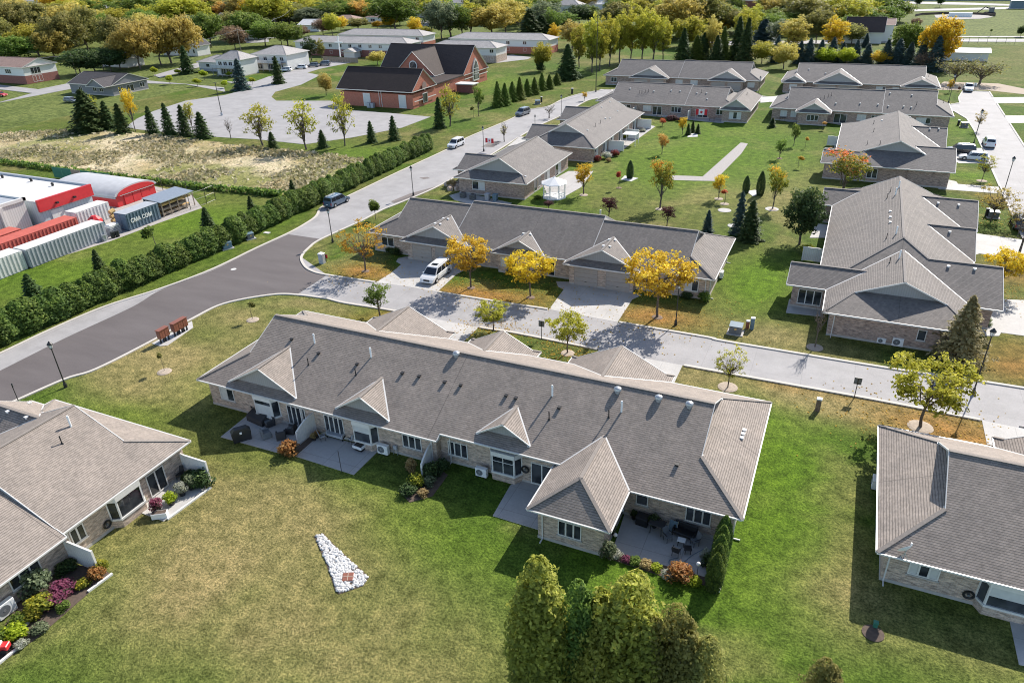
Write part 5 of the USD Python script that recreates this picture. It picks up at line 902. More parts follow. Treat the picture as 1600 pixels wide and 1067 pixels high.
# the park between the blocks
for a in (('shade_oval_dkgreen', 'big dense dark green oval tree beside the right-hand block', 1249, 382, 286, 68), ('small_maple_maple', 'maple with red top and green skirts beside the right-hand blocks', 1314, 306, 226, 78), ('small_maple_turning', 'oval orange and green tree in the middle of the park lawn', 1031, 326, 240, 48), ('small_maple_yellow', 'bright yellow-green young tree beside the white patio and gazebo', 912, 304, 250, 34), ('small_maple_purple', 'burgundy tree showing over the ridge of the opposite block', 951, 340, 304, 32), ('small_maple_purple', 'burgundy tree right of the ridge vent of the opposite block', 1042, 353, 318, 28),
          ('small_maple_purple', 'low burgundy shrub in front of the gazebo', 857, 327, 312, 20), ('small_maple_yellow', 'small yellow tree at the bend of the gravel path', 1123, 311, 268, 26), ('sapling_red', 'little red-leaved sapling beside the white stone disc', 1132, 318, 296, 17), ('young_spruce_blue', 'leftmost blue spruce behind the right end of the opposite block', 1105, 363, 328, 18), ('young_spruce_blue', 'tall slender spruce of the pair right of the opposite block', 1153, 366, 299, 24), ('young_spruce_dkgreen', 'fuller dark spruce of the pair right of the opposite block', 1170, 375, 313, 36),
          ('cedar_column_dkgreen', 'narrow dark cedar on a stone bed left of the orange tree', 984, 279, 251, 11), ('cedar_column_dkgreen', 'left of two narrow cedars on the park lawn', 1165, 301, 275, 11), ('cedar_column_dkgreen', 'right and taller of two narrow cedars on the park lawn', 1187, 305, 268, 13), ('small_maple_turning', 'yellow-orange tree in front of the big oval dark tree', 1207, 327, 252, 36), ('small_maple_green', 'green sapling on the lawn above the yellow-orange tree', 1218, 248, 214, 20), ('small_maple_green', 'second green sapling nearest the upper right patios', 1240, 228, 190, 17), ('sapling_yellow', 'tiny yellow sapling beside the striped lawn', 1247, 262, 243, 14), ('sapling_orange', 'bare orange sapling beside the upper right patios', 1258, 231, 213, 9),
          ('small_maple_orange', 'orange young tree on the left of the park lawn', 1034, 241, 205, 20), ('small_maple_yellow', 'yellow young tree beside three little spruces', 1066, 211, 180, 17), ('young_spruce_dkgreen', 'left of three little spruces at the top of the park lawn', 1075, 211, 193, 9), ('young_spruce_dkgreen', 'middle of three little spruces at the top of the park lawn', 1082, 207, 189, 9), ('young_spruce_dkgreen', 'right of three little spruces at the top of the park lawn', 1090, 209, 194, 9), ('small_maple_red', 'small dark red tree by the patios at the top of the park', 1035, 197, 184, 13), ('sapling_red', 'small red-leaved sapling left of the narrow cedar', 967, 294, 266, 14), ('young_spruce_dkgreen', 'small dark spruce beside the upper right patio', 1206, 199, 184, 12), ('sapling_orange', 'orange shrub tree beside the hipped bay of the upper right block', 1285, 204, 190, 12), ('bush_fruit', 'flame red shrub on the first patio of the roadside block', 934, 244, 236, 11)): tree(*a)
for px, py, r, lab in ((257, 581, .7, 'by the mailboxes'), (395, 500, .7, 'near the hipped end of the middle block'), (1137, 605, .9, 'under the sparse small yellow tree'), (1438, 667, 1.0, 'under the large leaning locust'), (887, 552, .7, 'under the yellow tree by the garage roof'), (1273, 543, .8, 'under the withered brown tree'), (571, 424, .5, 'under the thin orange-leaved locust'), (736, 450, .5, 'under the golden locust by the minivan'), (829, 465, .5, 'under the brightest yellow locust'), (1027, 496, .6, 'under the largest yellow-orange locust'), (1031, 327, .7, 'under the oval park tree'), (912, 305, .7, 'under the young tree by the gazebo'), (1207, 328, .7, 'under the yellow-orange park tree'), (1123, 311, .7, 'under the small yellow tree by the path'), (1132, 319, .7, 'under the red-leaved sapling'), (1534, 283, .8, 'on the small lawn by the white car'), (967, 294, .5, 'under the small red-leaved sapling'), (1218, 248, .5, 'under the green sapling on the lawn')):
  tag(obj('mulch_ring', mv(lathe([(r, -.05), (r, .03), (r * .75, .09), (r * .4, .1)], 20), G(px, py)), 'mulch_pale' if r > .65 else 'mulch'), 'ring of mulch ' + lab, 'mulch ring', 'mulch rings under the lawn trees')
tree('sapling_olive', 'tiny sapling in a mulch ring nearest the brown mailboxes', 257, 580, 550, 14); tree('sapling_olive', 'tiny sapling in a mulch ring near the hipped end of the middle block', 395, 499, 470, 15)
# the long cedar hedge
hl = gline([(-130, 610), (0, 543), (60, 516), (110, 494), (160, 472), (210, 449), (255, 431), (300, 411), (345, 392), (390, 371), (430, 351), (465, 335), (500, 319), (540, 299), (575, 283), (610, 266), (645, 249), (676, 234)], 8)
seg = np.r_[0, np.cumsum(np.linalg.norm(np.diff(hl, axis=0), axis=1))]; rng = np.random.default_rng(5); s = 0.0; nrm = np.array([-1.0, .12])
while s < seg[-1]:
    q = np.array([np.interp(s, seg, hl[:, 0]), np.interp(s, seg, hl[:, 1])]) + nrm * rng.uniform(.7, 1.3); near = 1 - s / seg[-1]; kk = rng.uniform(.78, 1.06) * (1.0 + .06 * near); w = rng.uniform(1.0, 1.3) * (1 + .28 * near)
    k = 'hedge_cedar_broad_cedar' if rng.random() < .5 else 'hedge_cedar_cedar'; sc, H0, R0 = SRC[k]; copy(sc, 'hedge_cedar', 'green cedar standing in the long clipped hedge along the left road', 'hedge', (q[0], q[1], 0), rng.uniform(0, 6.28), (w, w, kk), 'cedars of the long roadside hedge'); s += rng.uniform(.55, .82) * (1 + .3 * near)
for a in (('young_spruce_dkgreen', 'dark spruce rising behind the hedge near the blue transformer boxes', 328, 352 + 14, 324, 26), ('young_spruce_dkgreen', 'small spruce behind the hedge below the blue container', 158, 428, 390, 22), ('young_spruce_dkgreen', 'bushy spruce behind the hedge at the left', 55, 470, 428, 32), ('sapling_green', 'feathery pale sapling behind the hedge', 248, 405, 350, 30), ('young_spruce_dkgreen', 'small spruce behind the hedge at the meadow corner', 459, 310, 281, 16), ('young_spruce_dkgreen', 'little spruce behind the hedge near the dark transformer', 396, 342, 306, 18)): tree(*a)
# around the church car park
for a in (('street_maple_ygreen', 'leftmost of the three feathery maples beside the car park', 411, 228, 160, 62), ('street_maple_ygreen', 'middle feathery maple beside the car park', 479, 234, 154, 62), ('street_maple_ygreen', 'right and tallest feathery maple beside the car park', 539, 228, 145, 46), ('young_spruce_dkgreen', 'left of two small spruces right of the three maples', 581, 223, 189, 17), ('young_spruce_dkgreen', 'right of two small spruces right of the three maples', 616, 219, 181, 19), ('young_spruce_dkgreen', 'tiny spruce between the left and middle maples', 427, 233, 206, 18), ('young_spruce_dkgreen', 'tiny spruce between the middle and right maples', 505, 231, 203, 18),
          ('spruce_dkgreen', 'broad open pine left of the car park', 143, 205, 140, 56), ('street_maple_ygreen', 'yellow young maple above the broad pine', 152, 196, 146, 24), ('young_spruce_dkgreen', 'dark spruce right of the broad pine', 172, 202, 158, 26), ('young_spruce_dkgreen', 'first spruce left of the yellow columnar tree', 193, 208, 162, 25), ('small_maple_yellow', 'yellow columnar tree among spruces left of the car park', 212, 206, 130, 24), ('young_spruce_dkgreen', 'spruce right of the yellow columnar tree', 240, 210, 166, 22), ('young_spruce_dkgreen', 'second spruce right of the yellow columnar tree', 266, 211, 161, 22), ('young_spruce_dkgreen', 'third spruce of the row before the car park', 291, 213, 164, 24), ('small_maple_ygreen', 'thin pale tree among the car park spruces', 302, 206, 154, 20), ('young_spruce_dkgreen', 'last spruce of the row before the car park', 318, 216, 175, 28), ('bare_tree_brown', 'pinkish dead young conifer beside the lamp in the car park', 361, 217, 186, 16),
          ('street_maple_ygreen', 'full yellow-green maple at the church lawn corner', 703, 198, 132, 46), ('young_spruce_dkgreen', 'dark spruce under the maple at the church lawn corner', 687, 200, 152, 20), ('small_maple_green', 'slim green tree beside the church hut', 748, 182, 128, 20), ('sapling_olive', 'tiny sapling on the church lawn', 740, 184, 166, 9),
          ('young_spruce_dkgreen', 'tall dark spruce beside the bungalow with round trees', 294, 115, 72, 24), ('young_spruce_dkgreen', 'spruce at the corner of the grey bungalow', 357, 116, 80, 18), ('young_spruce_blue', 'blue spruce behind the round clipped trees', 378, 141, 92, 26), ('young_spruce_dkgreen', 'pointed spruce in front of the parked cars', 436, 131, 88, 20), ('round_tree_gold', 'gold tree at the left end of the church hall', 510, 150, 113, 26), ('tall_tree_dkgreen', 'dark fir in front of the pale row house', 487, 95, 56, 28), ('tall_tree_olive', 'brownish fir beside the dark fir at the row house', 503, 95, 60, 18), ('round_tree_gold', 'dry gold tree behind the church hall roof', 590, 102, 80, 34)): tree(*a)
for i, (x, y, t, w) in enumerate(((243, 119, 106, 11), (279, 118, 109, 10), (320, 125, 111, 13), (359, 121, 113, 12), (266, 132, 119, 13), (309, 135, 124, 13), (352, 138, 127, 12), (395, 133, 122, 10))): tree('lollipop_lime', ['leftmost in the back row', 'second in the back row', 'third in the back row', 'rightmost in the back row', 'leftmost in the front row', 'second in the front row', 'third in the front row', 'rightmost in the front row'][i] + ' of round clipped trees by the bungalow', x, y, t, w, 'round clipped trees on the lawn left of the apartments')
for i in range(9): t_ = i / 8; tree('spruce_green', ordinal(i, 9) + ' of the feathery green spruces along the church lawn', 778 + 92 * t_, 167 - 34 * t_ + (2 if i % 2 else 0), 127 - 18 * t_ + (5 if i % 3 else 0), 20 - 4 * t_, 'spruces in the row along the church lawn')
for a in (('spruce_dkgreen', 'big dark spruce at the top of the church lawn', 887, 124, 69, 38), ('round_tree_ygreen', 'silvery willow on the lawn left of the big dark spruce', 848, 111, 66, 38), ('bush_dkgreen', 'dark bush under the silvery willow', 845, 112, 95, 16)): tree(*a)
# trees against the upper edge, by neighbourhood: (species, foot x, foot y, top y, width)
def wood(label, group, rows):
    for i, a in enumerate(rows): tree(a[0], ordinal(i, len(rows)) + ' ' + label, a[1], a[2], a[3], a[4], group)
wood('of the tall yellow-green trees behind the far left block', 'tall yellow-green trees behind the far left block', [('tall_tree_ygreen', x, y, t, w) for x, y, t, w in ((905, 106, 36, 30), (925, 114, 20, 36), (937, 112, 26, 34), (952, 104, 22, 32), (968, 98, 16, 36), (985, 96, 14, 34), (1003, 97, 12, 38), (1020, 97, 16, 40), (1036, 94, 26, 30))])
wood('of the dark spruces behind the far left block', 'dark spruces behind the far left block', [('spruce_green' if i_ % 3 == 1 else 'spruce_dkgreen', x + (i_ % 2) * 5, y - (i_ % 3) * 3, t + (i_ * 7) % 9, w) for i_, (x, y, t, w) in enumerate(((1066, 98, 44, 28), (1082, 99, 48, 28), (1098, 99, 46, 26), (1113, 99, 52, 26), (1128, 99, 40, 26), (1145, 100, 18, 30), (1163, 100, 22, 28)))])
wood('of the blue spruces behind the far right block', 'blue spruces behind the far right block', [('spruce_blue', x, y, t, w) for x, y, t, w in ((1212, 98, 56, 22), (1248, 100, 64, 22), (1262, 100, 60, 24), (1280, 99, 62, 22), (1298, 99, 58, 24), (1314, 99, 66, 20), (1335, 100, 62, 22), (1353, 100, 68, 24), (1352, 74, 52, 14), (1382, 102, 62, 26), (1400, 102, 60, 28), (1418, 104, 66, 24), (1436, 108, 58, 26), (1457, 112, 56, 34))])
for a in (('round_tree_lime', 'bright lime bush tree left of the pair behind the far right block', 1290, 101, 74, 40), ('round_tree_lime', 'bright lime bush tree right of the pair behind the far right block', 1322, 103, 74, 32), ('round_tree_yellow', 'yellow shrub tree above the ridge of the far right block', 1375, 102, 79, 36), ('tall_tree_yellow', 'golden egg-shaped tree behind the far right block', 1300, 82, 25, 46), ('broad_tree_yellow', 'huge golden tree at the edge of the sports field', 1462, 108, 24, 66), ('broad_tree_green', 'large green tree with yellow crown left of the huge golden tree', 1412, 96, 34, 60), ('bare_big_brown', 'leafless grey tree at the right gable of the far right block', 1440, 112, 82, 40), ('bare_big_olive', 'left wide half-bare bush at the road end', 1490, 131, 94, 62), ('bare_big_olive', 'right wide half-bare bush at the road end', 1530, 132, 96, 70), ('round_tree_gold', 'rusty gold tree between the two far blocks', 1224, 108, 66, 48), ('round_tree_ygreen', 'yellow-green tree right of the dark spruces', 1190, 100, 64, 44), ('small_maple_yellow', 'slim yellow tree beside the pole at the road end', 1483, 145, 122, 11), ('tall_tree_gold', 'yellow-topped tree behind the dark spruces', 1110, 92, 24, 34), ('tall_tree_gold', 'yellow and green tree behind the blue spruces', 1238, 84, 24, 52), ('tall_tree_ygreen', 'lime-topped tree behind the tallest dark spruce', 1160, 80, 10, 44), ('round_tree_red', 'scarlet tree at the top edge beside the brick house', 1130, 22, -2, 16), ('round_tree_orange', 'orange-red tree right of the brick house at the top', 1196, 30, 2, 34), ('spruce_blue', 'dark blue tree below the orange-red tree', 1192, 66, 30, 40), ('round_tree_dkgreen', 'dark tree before the brown-roofed house', 1370, 52, 24, 34),
          ('tall_tree_dkgreen', 'dark oval tree at the left side of the sports field', 1495, 60, 37, 10), ('sapling_green', 'small sapling beside the field path', 1547, 57, 45, 7), ('round_tree_dkgreen', 'dark round tree at the right side of the field path', 1594, 58, 40, 15), ('round_tree_dkgreen', 'left dark tree on the far lane at the top right', 1433, 12, -8, 14), ('round_tree_dkgreen', 'right dark tree on the far lane at the top right', 1468, 12, -8, 14), ('round_tree_brown', 'rusty shrub behind the huge golden tree', 1430, 44, 28, 20), ('round_tree_olive', 'rounded tree left of the rusty shrub', 1405, 34, 2, 40)): tree(*a)
WOODS = [('upper right', [('broad_tree_olive', 1250, 52, 0, 60), ('broad_tree_ygreen', 1290, 44, -2, 62), ('tall_tree_ygreen', 1325, 52, 0, 42), ('broad_tree_ygreen', 1345, 40, 2, 46), ('broad_tree_green', 1375, 36, 0, 60), ('round_tree_yellow', 1343, 42, 24, 26), ('broad_tree_gold', 1060, 60, -4, 60), ('broad_tree_olive', 1100, 56, -4, 56), ('broad_tree_ygreen', 1075, 74, 30, 44), ('round_tree_gold', 1075, 64, 34, 26), ('tall_tree_green', 1145, 34, -6, 26), ('broad_tree_gold', 1222, 34, -4, 46), ('round_tree_green', 1205, 60, 24, 36), ('tall_tree_ygreen', 1175, 60, 12, 26), ('round_tree_orange', 1208, 22, 0, 16), ('tall_tree_sage', 1215, 70, 34, 30), ('broad_tree_olive', 1275, 68, 20, 36), ('round_tree_olive', 1330, 70, 40, 30)]),
    ('top centre', [('broad_tree_green', 618, 46, -4, 60), ('broad_tree_sage', 690, 62, 4, 40), ('tall_tree_green', 705, 60, 6, 32), ('tall_tree_ygreen', 735, 56, 6, 30), ('tall_tree_green', 722, 60, 12, 24), ('broad_tree_gold', 768, 56, 12, 54), ('broad_tree_gold', 790, 50, 4, 44), ('round_tree_yellow', 610, 46, 25, 20), ('round_tree_yellow', 650, 60, 30, 18), ('round_tree_ygreen', 662, 62, 44, 22), ('round_tree_dkgreen', 760, 22, -6, 50), ('round_tree_dkgreen', 665, 14, -8, 44), ('broad_tree_green', 810, 40, 2, 30), ('spruce_dkgreen', 828, 66, 20, 32), ('spruce_dkgreen', 846, 64, 28, 28), ('tall_tree_sage', 850, 58, 4, 40), ('tall_tree_yellow', 866, 72, 40, 16), ('tall_tree_green', 862, 62, 18, 26), ('round_tree_dkgreen', 905, 40, 10, 34), ('tall_tree_gold', 894, 76, 36, 32), ('round_tree_dkgreen', 830, 18, -10, 36), ('tall_tree_ygreen', 845, 24, -6, 34), ('tall_tree_ygreen', 865, 16, -10, 30), ('broad_tree_dkgreen', 918, 12, -12, 26), ('round_tree_dkgreen', 978, 18, -6, 24), ('round_tree_olive', 1008, 20, -6, 40), ('round_tree_dkgreen', 1005, 12, -10, 30), ('tall_tree_gold', 815, 44, 8, 26), ('tall_tree_green', 575, 30, -6, 36), ('tall_tree_dkgreen', 600, 14, -10, 40)]),
    ('upper centre left', [('broad_tree_ygreen', 425, 42, -6, 56), ('broad_tree_ygreen', 465, 30, -6, 50), ('broad_tree_yellow', 400, 36, -2, 34), ('round_tree_orange', 560, 34, 4, 30), ('round_tree_brown', 532, 30, 8, 30), ('spruce_blue', 502, 26, 2, 26), ('broad_tree_sage', 492, 40, 14, 46), ('round_tree_green', 415, 72, 36, 36), ('round_tree_green', 450, 72, 38, 40), ('round_tree_dkgreen', 440, 70, 44, 24), ('round_tree_brown', 472, 60, 42, 20), ('round_tree_brown', 505, 55, 32, 24), ('round_tree_ygreen', 520, 56, 24, 22), ('round_tree_yellow', 533, 50, 28, 18), ('tall_tree_dkgreen', 520, 16, -10, 40), ('tall_tree_dkgreen', 555, 14, -12, 40), ('broad_tree_sage', 380, 30, -4, 40), ('broad_tree_green', 388, 64, 22, 46), ('round_tree_brown', 368, 78, 44, 32), ('round_tree_olive', 560, 46, 30, 30), ('round_tree_yellow', 590, 45, 34, 14)]),
    ('upper left', [('broad_tree_green', 225, 44, -2, 56), ('broad_tree_dkgreen', 208, 40, 10, 50), ('broad_tree_ygreen', 285, 48, 0, 66), ('broad_tree_ygreen', 312, 46, 4, 36), ('broad_tree_green', 330, 74, 24, 40), ('broad_tree_gold', 220, 108, 38, 48), ('broad_tree_gold', 252, 102, 32, 44), ('broad_tree_gold', 292, 98, 30, 48), ('tall_tree_gold', 268, 99, 34, 34), ('broad_tree_olive', 195, 92, 30, 50), ('broad_tree_gold', 330, 30, -4, 40), ('round_tree_orange', 338, 22, -2, 18), ('round_tree_olive', 240, 30, -8, 50), ('round_tree_dkgreen', 250, 16, -12, 40)]),
    ('far upper left', [('broad_tree_olive', 30, 80, 8, 56), ('broad_tree_ygreen', 62, 88, 42, 60), ('broad_tree_gold', 88, 96, 50, 40), ('broad_tree_olive', 72, 56, 8, 60), ('broad_tree_gold', 120, 72, 10, 60), ('broad_tree_olive', 140, 84, 16, 44), ('broad_tree_olive', 108, 92, 26, 56), ('broad_tree_gold', 10, 60, 4, 50), ('broad_tree_yellow', 95, 30, -8, 44), ('broad_tree_yellow', 10, 20, -8, 40), ('broad_tree_gold', 140, 30, 0, 40), ('round_tree_dkgreen', 126, 116, 82, 40), ('round_tree_dkgreen', 150, 116, 80, 44), ('round_tree_dkgreen', 174, 112, 78, 40), ('broad_tree_green', 165, 74, 26, 40), ('round_tree_olive', 188, 108, 66, 36), ('broad_tree_green', 30, 100, 60, 50), ('broad_tree_olive', -10, 90, 20, 50), ('tall_tree_green', 178, 44, 4, 30), ('round_tree_dkgreen', 160, 46, 20, 26)])]
KIND = {'broad_tree': 'broad', 'tall_tree': 'tall', 'round_tree': 'rounded', 'spruce': 'spired'}
HUE = {'green': 'mid green', 'ygreen': 'yellow-green', 'gold': 'gold-leaved', 'olive': 'olive', 'yellow': 'bright yellow', 'dkgreen': 'dark green', 'orange': 'orange-leaved', 'sage': 'greyish green', 'brown': 'russet', 'lime': 'lime', 'red': 'red', 'blue': 'bluish'}
rng = np.random.default_rng(77); HS = ((352, 36), (482, 50), (535, 40), (588, 37), (661, 28), (712, 14), (884, 20), (940, 16), (1172, 15), (1347, 69), (1374, 66), (45, 8), (165, 20), (395, 62), (312, 89), (290, 88))
mixes = {'upper right': (1040, 1385, 14, 62), 'top centre': (570, 1040, 8, 48), 'upper centre left': (370, 570, 8, 44), 'upper left': (190, 370, 8, 70), 'far upper left': (-30, 190, 6, 78)}
for q, (where, rows) in enumerate(WOODS):
    xa, xb, ya, yb = mixes[where]; made = 0
    while made < int((xb - xa) * .17):
        x, y = rng.uniform(xa, xb), ya + (yb - ya) * rng.random() ** 1.3
        if any(abs(x - a) < 17 and -3 < y - b < 26 for a, b in HS) or (y > 40 and 380 < x < 860): continue
        k = str(rng.choice(['broad_tree_green', 'broad_tree_ygreen', 'broad_tree_gold', 'broad_tree_olive', 'broad_tree_yellow', 'tall_tree_green', 'tall_tree_ygreen', 'tall_tree_gold', 'broad_tree_dkgreen', 'broad_tree_sage', 'spruce_dkgreen', 'round_tree_orange'], p=[.2, .26, .09, .11, .06, .1, .08, .02, .03, .03, .015, .005])); w = rng.uniform(26, 42) * (y + 82) / 125
        rows.append((k, x, y, y - w * rng.uniform(.75, 1.05), w)); made += 1
for where, rows in WOODS:
    kinds = {}
    for a in sorted(rows, key=lambda a: a[1]): kinds.setdefault(a[0], []).append(a)
    for k_, L_ in kinds.items():
        k, p = k_.rsplit('_', 1); g = '%s %s trees in the %s suburb' % (KIND[k], HUE[p], where); WIDE.add(g)
        for i, a in enumerate(L_): tree(a[0], ('%s of the %s %s trees in the %s suburb' % (ordinal(i, len(L_)), KIND[k], HUE[p], where)) if len(L_) > 1 else '%s %s tree in the wooded %s suburb' % (KIND[k], HUE[p], where), a[1], a[2], a[3], a[4], g)

# ------------------------------------------------------------------ street furniture
def lamp_src(key, h):
    s = source(key)
    obj('base', lathe([(.16, 0), (.16, .35), (.11, .5), (.075, .75)], 10), 'lampblack', s); obj('pole', tube((0, 0, .6), (0, 0, h - .75), .062, .05, 8), 'lampblack', s)
    L = obj('lantern', cat([mv(lathe([(.09, 0), (.13, .06), (.13, .1)], 8), (0, 0, h - .78)), mv(lathe([(.27, 0), (.25, .08), (.1, .26), (.03, .36)], 8), (0, 0, h - .32))] + [tube((math.cos(a) * .14, math.sin(a) * .14, h - .7), (math.cos(a) * .22, math.sin(a) * .22, h - .3), .012, n=4) for a in np.arange(4) * 1.571]), 'lampblack', s)
    obj('glass', mv(lathe([(.12, 0), (.2, .38)], 8), (0, 0, h - .69)), 'lampglass', L); return s
LS, LT = lamp_src('street_lamp', 5.0), lamp_src('tall_street_lamp', 6.6)
for px, py, t, lab in ((103, 605, 0, 'street lamp on the grass beside the dark asphalt road'), (1055.6, 508, 0, 'street lamp by the largest yellow-orange tree'), (1520, 616, 1, 'tall street lamp leaning over the street at the right'), (520, 379, 0, 'street lamp on the corner lawn near the blue parked car'), (646, 306, 0, 'street lamp behind the left end of the opposite block'), (756, 237, 0, 'street lamp beside the red and white flag'), (877, 182, 0, 'street lamp beside the upper road by the roadside block'), (1521, 226, 1, 'tall street lamp beside the parked white car on the right road'), (1565, 312, 1, 'tall street lamp beside the gold tree on the right road'), (1184.6, 151, 0, 'street lamp on the lawn between the two far blocks'), (1482, 161, 1, 'tall dark lamp post in front of the far right block')):
    copy(LT if t else LS, 'street_lamp', lab, 'street lamp', G(px, py))
t = thing('mast', 'tall slender mast at the bend of the upper road', 'mast', G(931, 144)); hm = tall(931, 144, 14); obj('pole', tube((0, 0, 0), (0, 0, hm), .12, .07, 8), 'lampblack', t); obj('base', tube((0, 0, 0), (0, 0, .8), .2, .18, 8), 'lampblack', t)
t = thing('car_park_lamp', 'lamp pole with a footing in the church car park', 'lamp post', G(347, 181)); obj('pole', tube((0, 0, 0), (0, 0, 8), .11, .08, 8), 'lampblack', t); obj('base', tube((0, 0, 0), (0, 0, .8), .3, .3, 10), 'contgrey', t); obj('head', box(-.35, .35, -.15, .15, 7.95, 8.1), 'lampblack', t)
POLES = [G(120, 118), G(162, 110), G(377, 82), G(469, 30), G(434, 60)]; PH = [tall(120, 118, 84), tall(162, 110, 80), tall(377, 82, 45), tall(469, 30, -2), tall(434, 60, 28)]
for p, hh, lab in zip(POLES, PH, ('leaning utility pole beside the dark grey house', 'utility pole above the dark grey house', 'utility pole on the verge left of the grey bungalow', 'utility pole with crossarm at the top of the picture', 'utility pole behind the green round trees at the upper left')):
    t = thing('utility_pole', lab, 'utility pole', p); obj('pole', tube((0, 0, 0), (0, 0, hh), .16, .11, 7), 'trunk_pale', t); obj('crossarm', box(-1.2, 1.2, -.06, .06, hh - .7, hh - .55), 'wood', t)
def wire(a, b, lab):
    P = [np.array(a) * (1 - u) + np.array(b) * u - [0, 0, 2.2 * (1 - (2 * u - 1) ** 2)] for u in np.linspace(0, 1, 9)]; tag(obj('power_line', cat([tube(P[i], P[i + 1], .035, n=3) for i in range(8)]), 'steel'), lab, 'power line')
tp = [p + [0, 0, h_ - .5] for p, h_ in zip(POLES, PH)]
wire(tp[0], tp[1], 'power line sagging between the two poles by the dark grey house'); wire(tp[1], tp[2], 'power line running right from the grey house pole over the gold trees'); wire(tp[2], tp[4], 'power line over the green round trees at the upper left'); wire(tp[4], tp[3], 'power line up to the crossarm pole at the top'); wire(tp[0], tp[0] + np.array([-80, -6, 1]), 'power line leaving the picture at the left edge')

# mailboxes
def mailboxes(label, x, y, a, k):
    t = thing('community_mailbox', label, 'mailbox', (x, y, 0), a); w = .62
    for i in range(k):
        u = (i - (k - 1) / 2) * (w + .02); c = obj('cabinet', box(u - w / 2, u + w / 2, -.25, .25, .62, 1.55), 'rust', t)
        for r in range(4): obj('mail_door', cat([box(u - w / 2 + .03 + j * .29, u - w / 2 + .3 + j * .29, -.268, -.25, .68 + r * .21, .87 + r * .21) for j in range(2)]), 'rust', c)
        for sx in (-.2, .2): obj('leg', box(u + sx - .03, u + sx + .03, -.12, .12, 0, .62), 'lampblack', t)
    obj('hood', box(-k * w / 2 - .05, k * w / 2 + .05, -.31, .31, 1.55, 1.62), 'rust', t)
d_ = G(290, 512) - G(262, 528); ang = math.atan2(d_[1], d_[0]); p0, p1 = G(258.5, 534), G(283.5, 521); mailboxes('left pair of brown mailbox cabinets on legs beside the road', p0[0], p0[1], ang, 2); mailboxes('right trio of brown mailbox cabinets on legs beside the road', p1[0], p1[1], ang, 3)
sheet('mailbox_pad', gp([(237, 537), (300, 502), (302, 512), (262, 540), (250, 541)]), 'drive', 0.045)

def transformer(label, px, py, rz=0.0, m='greyplastic', w=1.25, d=1.0, hh=.85, lid='bluegrey'):
    t = thing('transformer_box', label, 'transformer', G(px, py), rz); obj('pad', box(-w / 2 - .2, w / 2 + .2, -d / 2 - .2, d / 2 + .2, -.05, .1), 'found', t); obj('cabinet', mv(rbox(w, d, hh, .05), (0, 0, .1)), m, t); v, f = box(-w / 2 - .04, w / 2 + .04, -d / 2 - .05, d / 2 + .04, hh + .1, hh + .2); v[[4, 5], 2] -= .1; obj('lid', (v, f), lid, t)
    obj('door', cat([box(-w / 2 + .05, -.02, -d / 2 - .03, -d / 2, .2, hh), box(.02, w / 2 - .05, -d / 2 - .03, -d / 2, .2, hh)]), m, t); obj('warning_plate', box(-.1, .12, -d / 2 - .04, -d / 2 - .03, hh - .3, hh - .08), 'wood_yellow', t)
transformer('dark transformer box beside two posts on the verge across the street', 1149, 520); transformer('blue-grey transformer box by the hedge nearest the asphalt', 355, 388, 1.1, 'bluegrey'); transformer('second smaller transformer box by the hedge', 391, 373, 1.1, 'greyplastic', 1.0, .9, .75); transformer('black transformer box on the grass of the right-hand road', 1551, 340, .1); transformer('black transformer box near the end of the upper right block', 1506, 199, .1); transformer('black transformer box on the grass by the upper road', 840, 163, .5)
def pedestal(label, px, py, hh, r, m, cap='white'):
    t = thing('utility_pedestal', label, 'pedestal', G(px, py)); obj('body', mv(rbox(2 * r, 2 * r, hh, r * .3), (0, 0, 0)), m, t); obj('cap', mv(rbox(2 * r + .05, 2 * r + .05, .1, .04), (0, 0, hh)), cap, t); obj('access_plate', box(-r * .6, r * .6, -r - .02, -r, hh * .3, hh * .8), m, t)
pedestal('brown utility post beside the dark transformer', 1167.5, 513, .85, .17, 'rust'); pedestal('taller pale green utility post beside the brown one', 1174.5, 514, 1.25, .2, 'bluegrey'); pedestal('brown utility pedestal on the street lawn right of the middle block', 1277, 641, 1.15, .2, 'mulch'); pedestal('grey-white cabinet with a warning triangle on the corner lawn', 504, 411, 1.3, .35, 'contgrey'); pedestal('dark green post beside the black transformer on the right-hand road', 1541, 338, 1.1, .22, 'dkp' if 'dkp' in M else 'black', 'white'); pedestal('dark post beside the far black transformer', 1497, 196, 1.0, .22, 'black'); pedestal('white post behind the ridge of the opposite block', 938, 338, .9, .1, 'white'); pedestal('dark bin post on the grass by the road bend', 894, 147, 1.4, .25, 'black'); pedestal('dark post beside the grass transformer', 846, 160, 1.3, .2, 'black'); pedestal('small green utility lid on the lawn below the right-hand block', 1367, 979, .35, .12, 'green', 'green')
tag(obj('tree_grate', mv(lathe([(.62, 0), (.62, .04), (.5, .05)], 18), G(1364, 989)), 'soil'), 'round dark soil patch on the lawn beside the small green lid', 'soil patch')
def sign(label, px, py, top, w, hh, m='greyplastic', rz=0.0):
    g = G(px, py); H_ = tall(px, py, top); t = thing('road_sign', label, 'sign', g, rz); obj('post', tube((0, 0, 0), (0, 0, H_), .04, n=6), 'lampblack', t); obj('plate', box(-w / 2, w / 2, .03, .06, H_ - hh, H_), m, t); obj('plate_rim', cat([box(-w / 2 - .02, w / 2 + .02, .02, .07, z - .015, z + .015) for z in (H_ - hh, H_)]), 'lampblack', t)
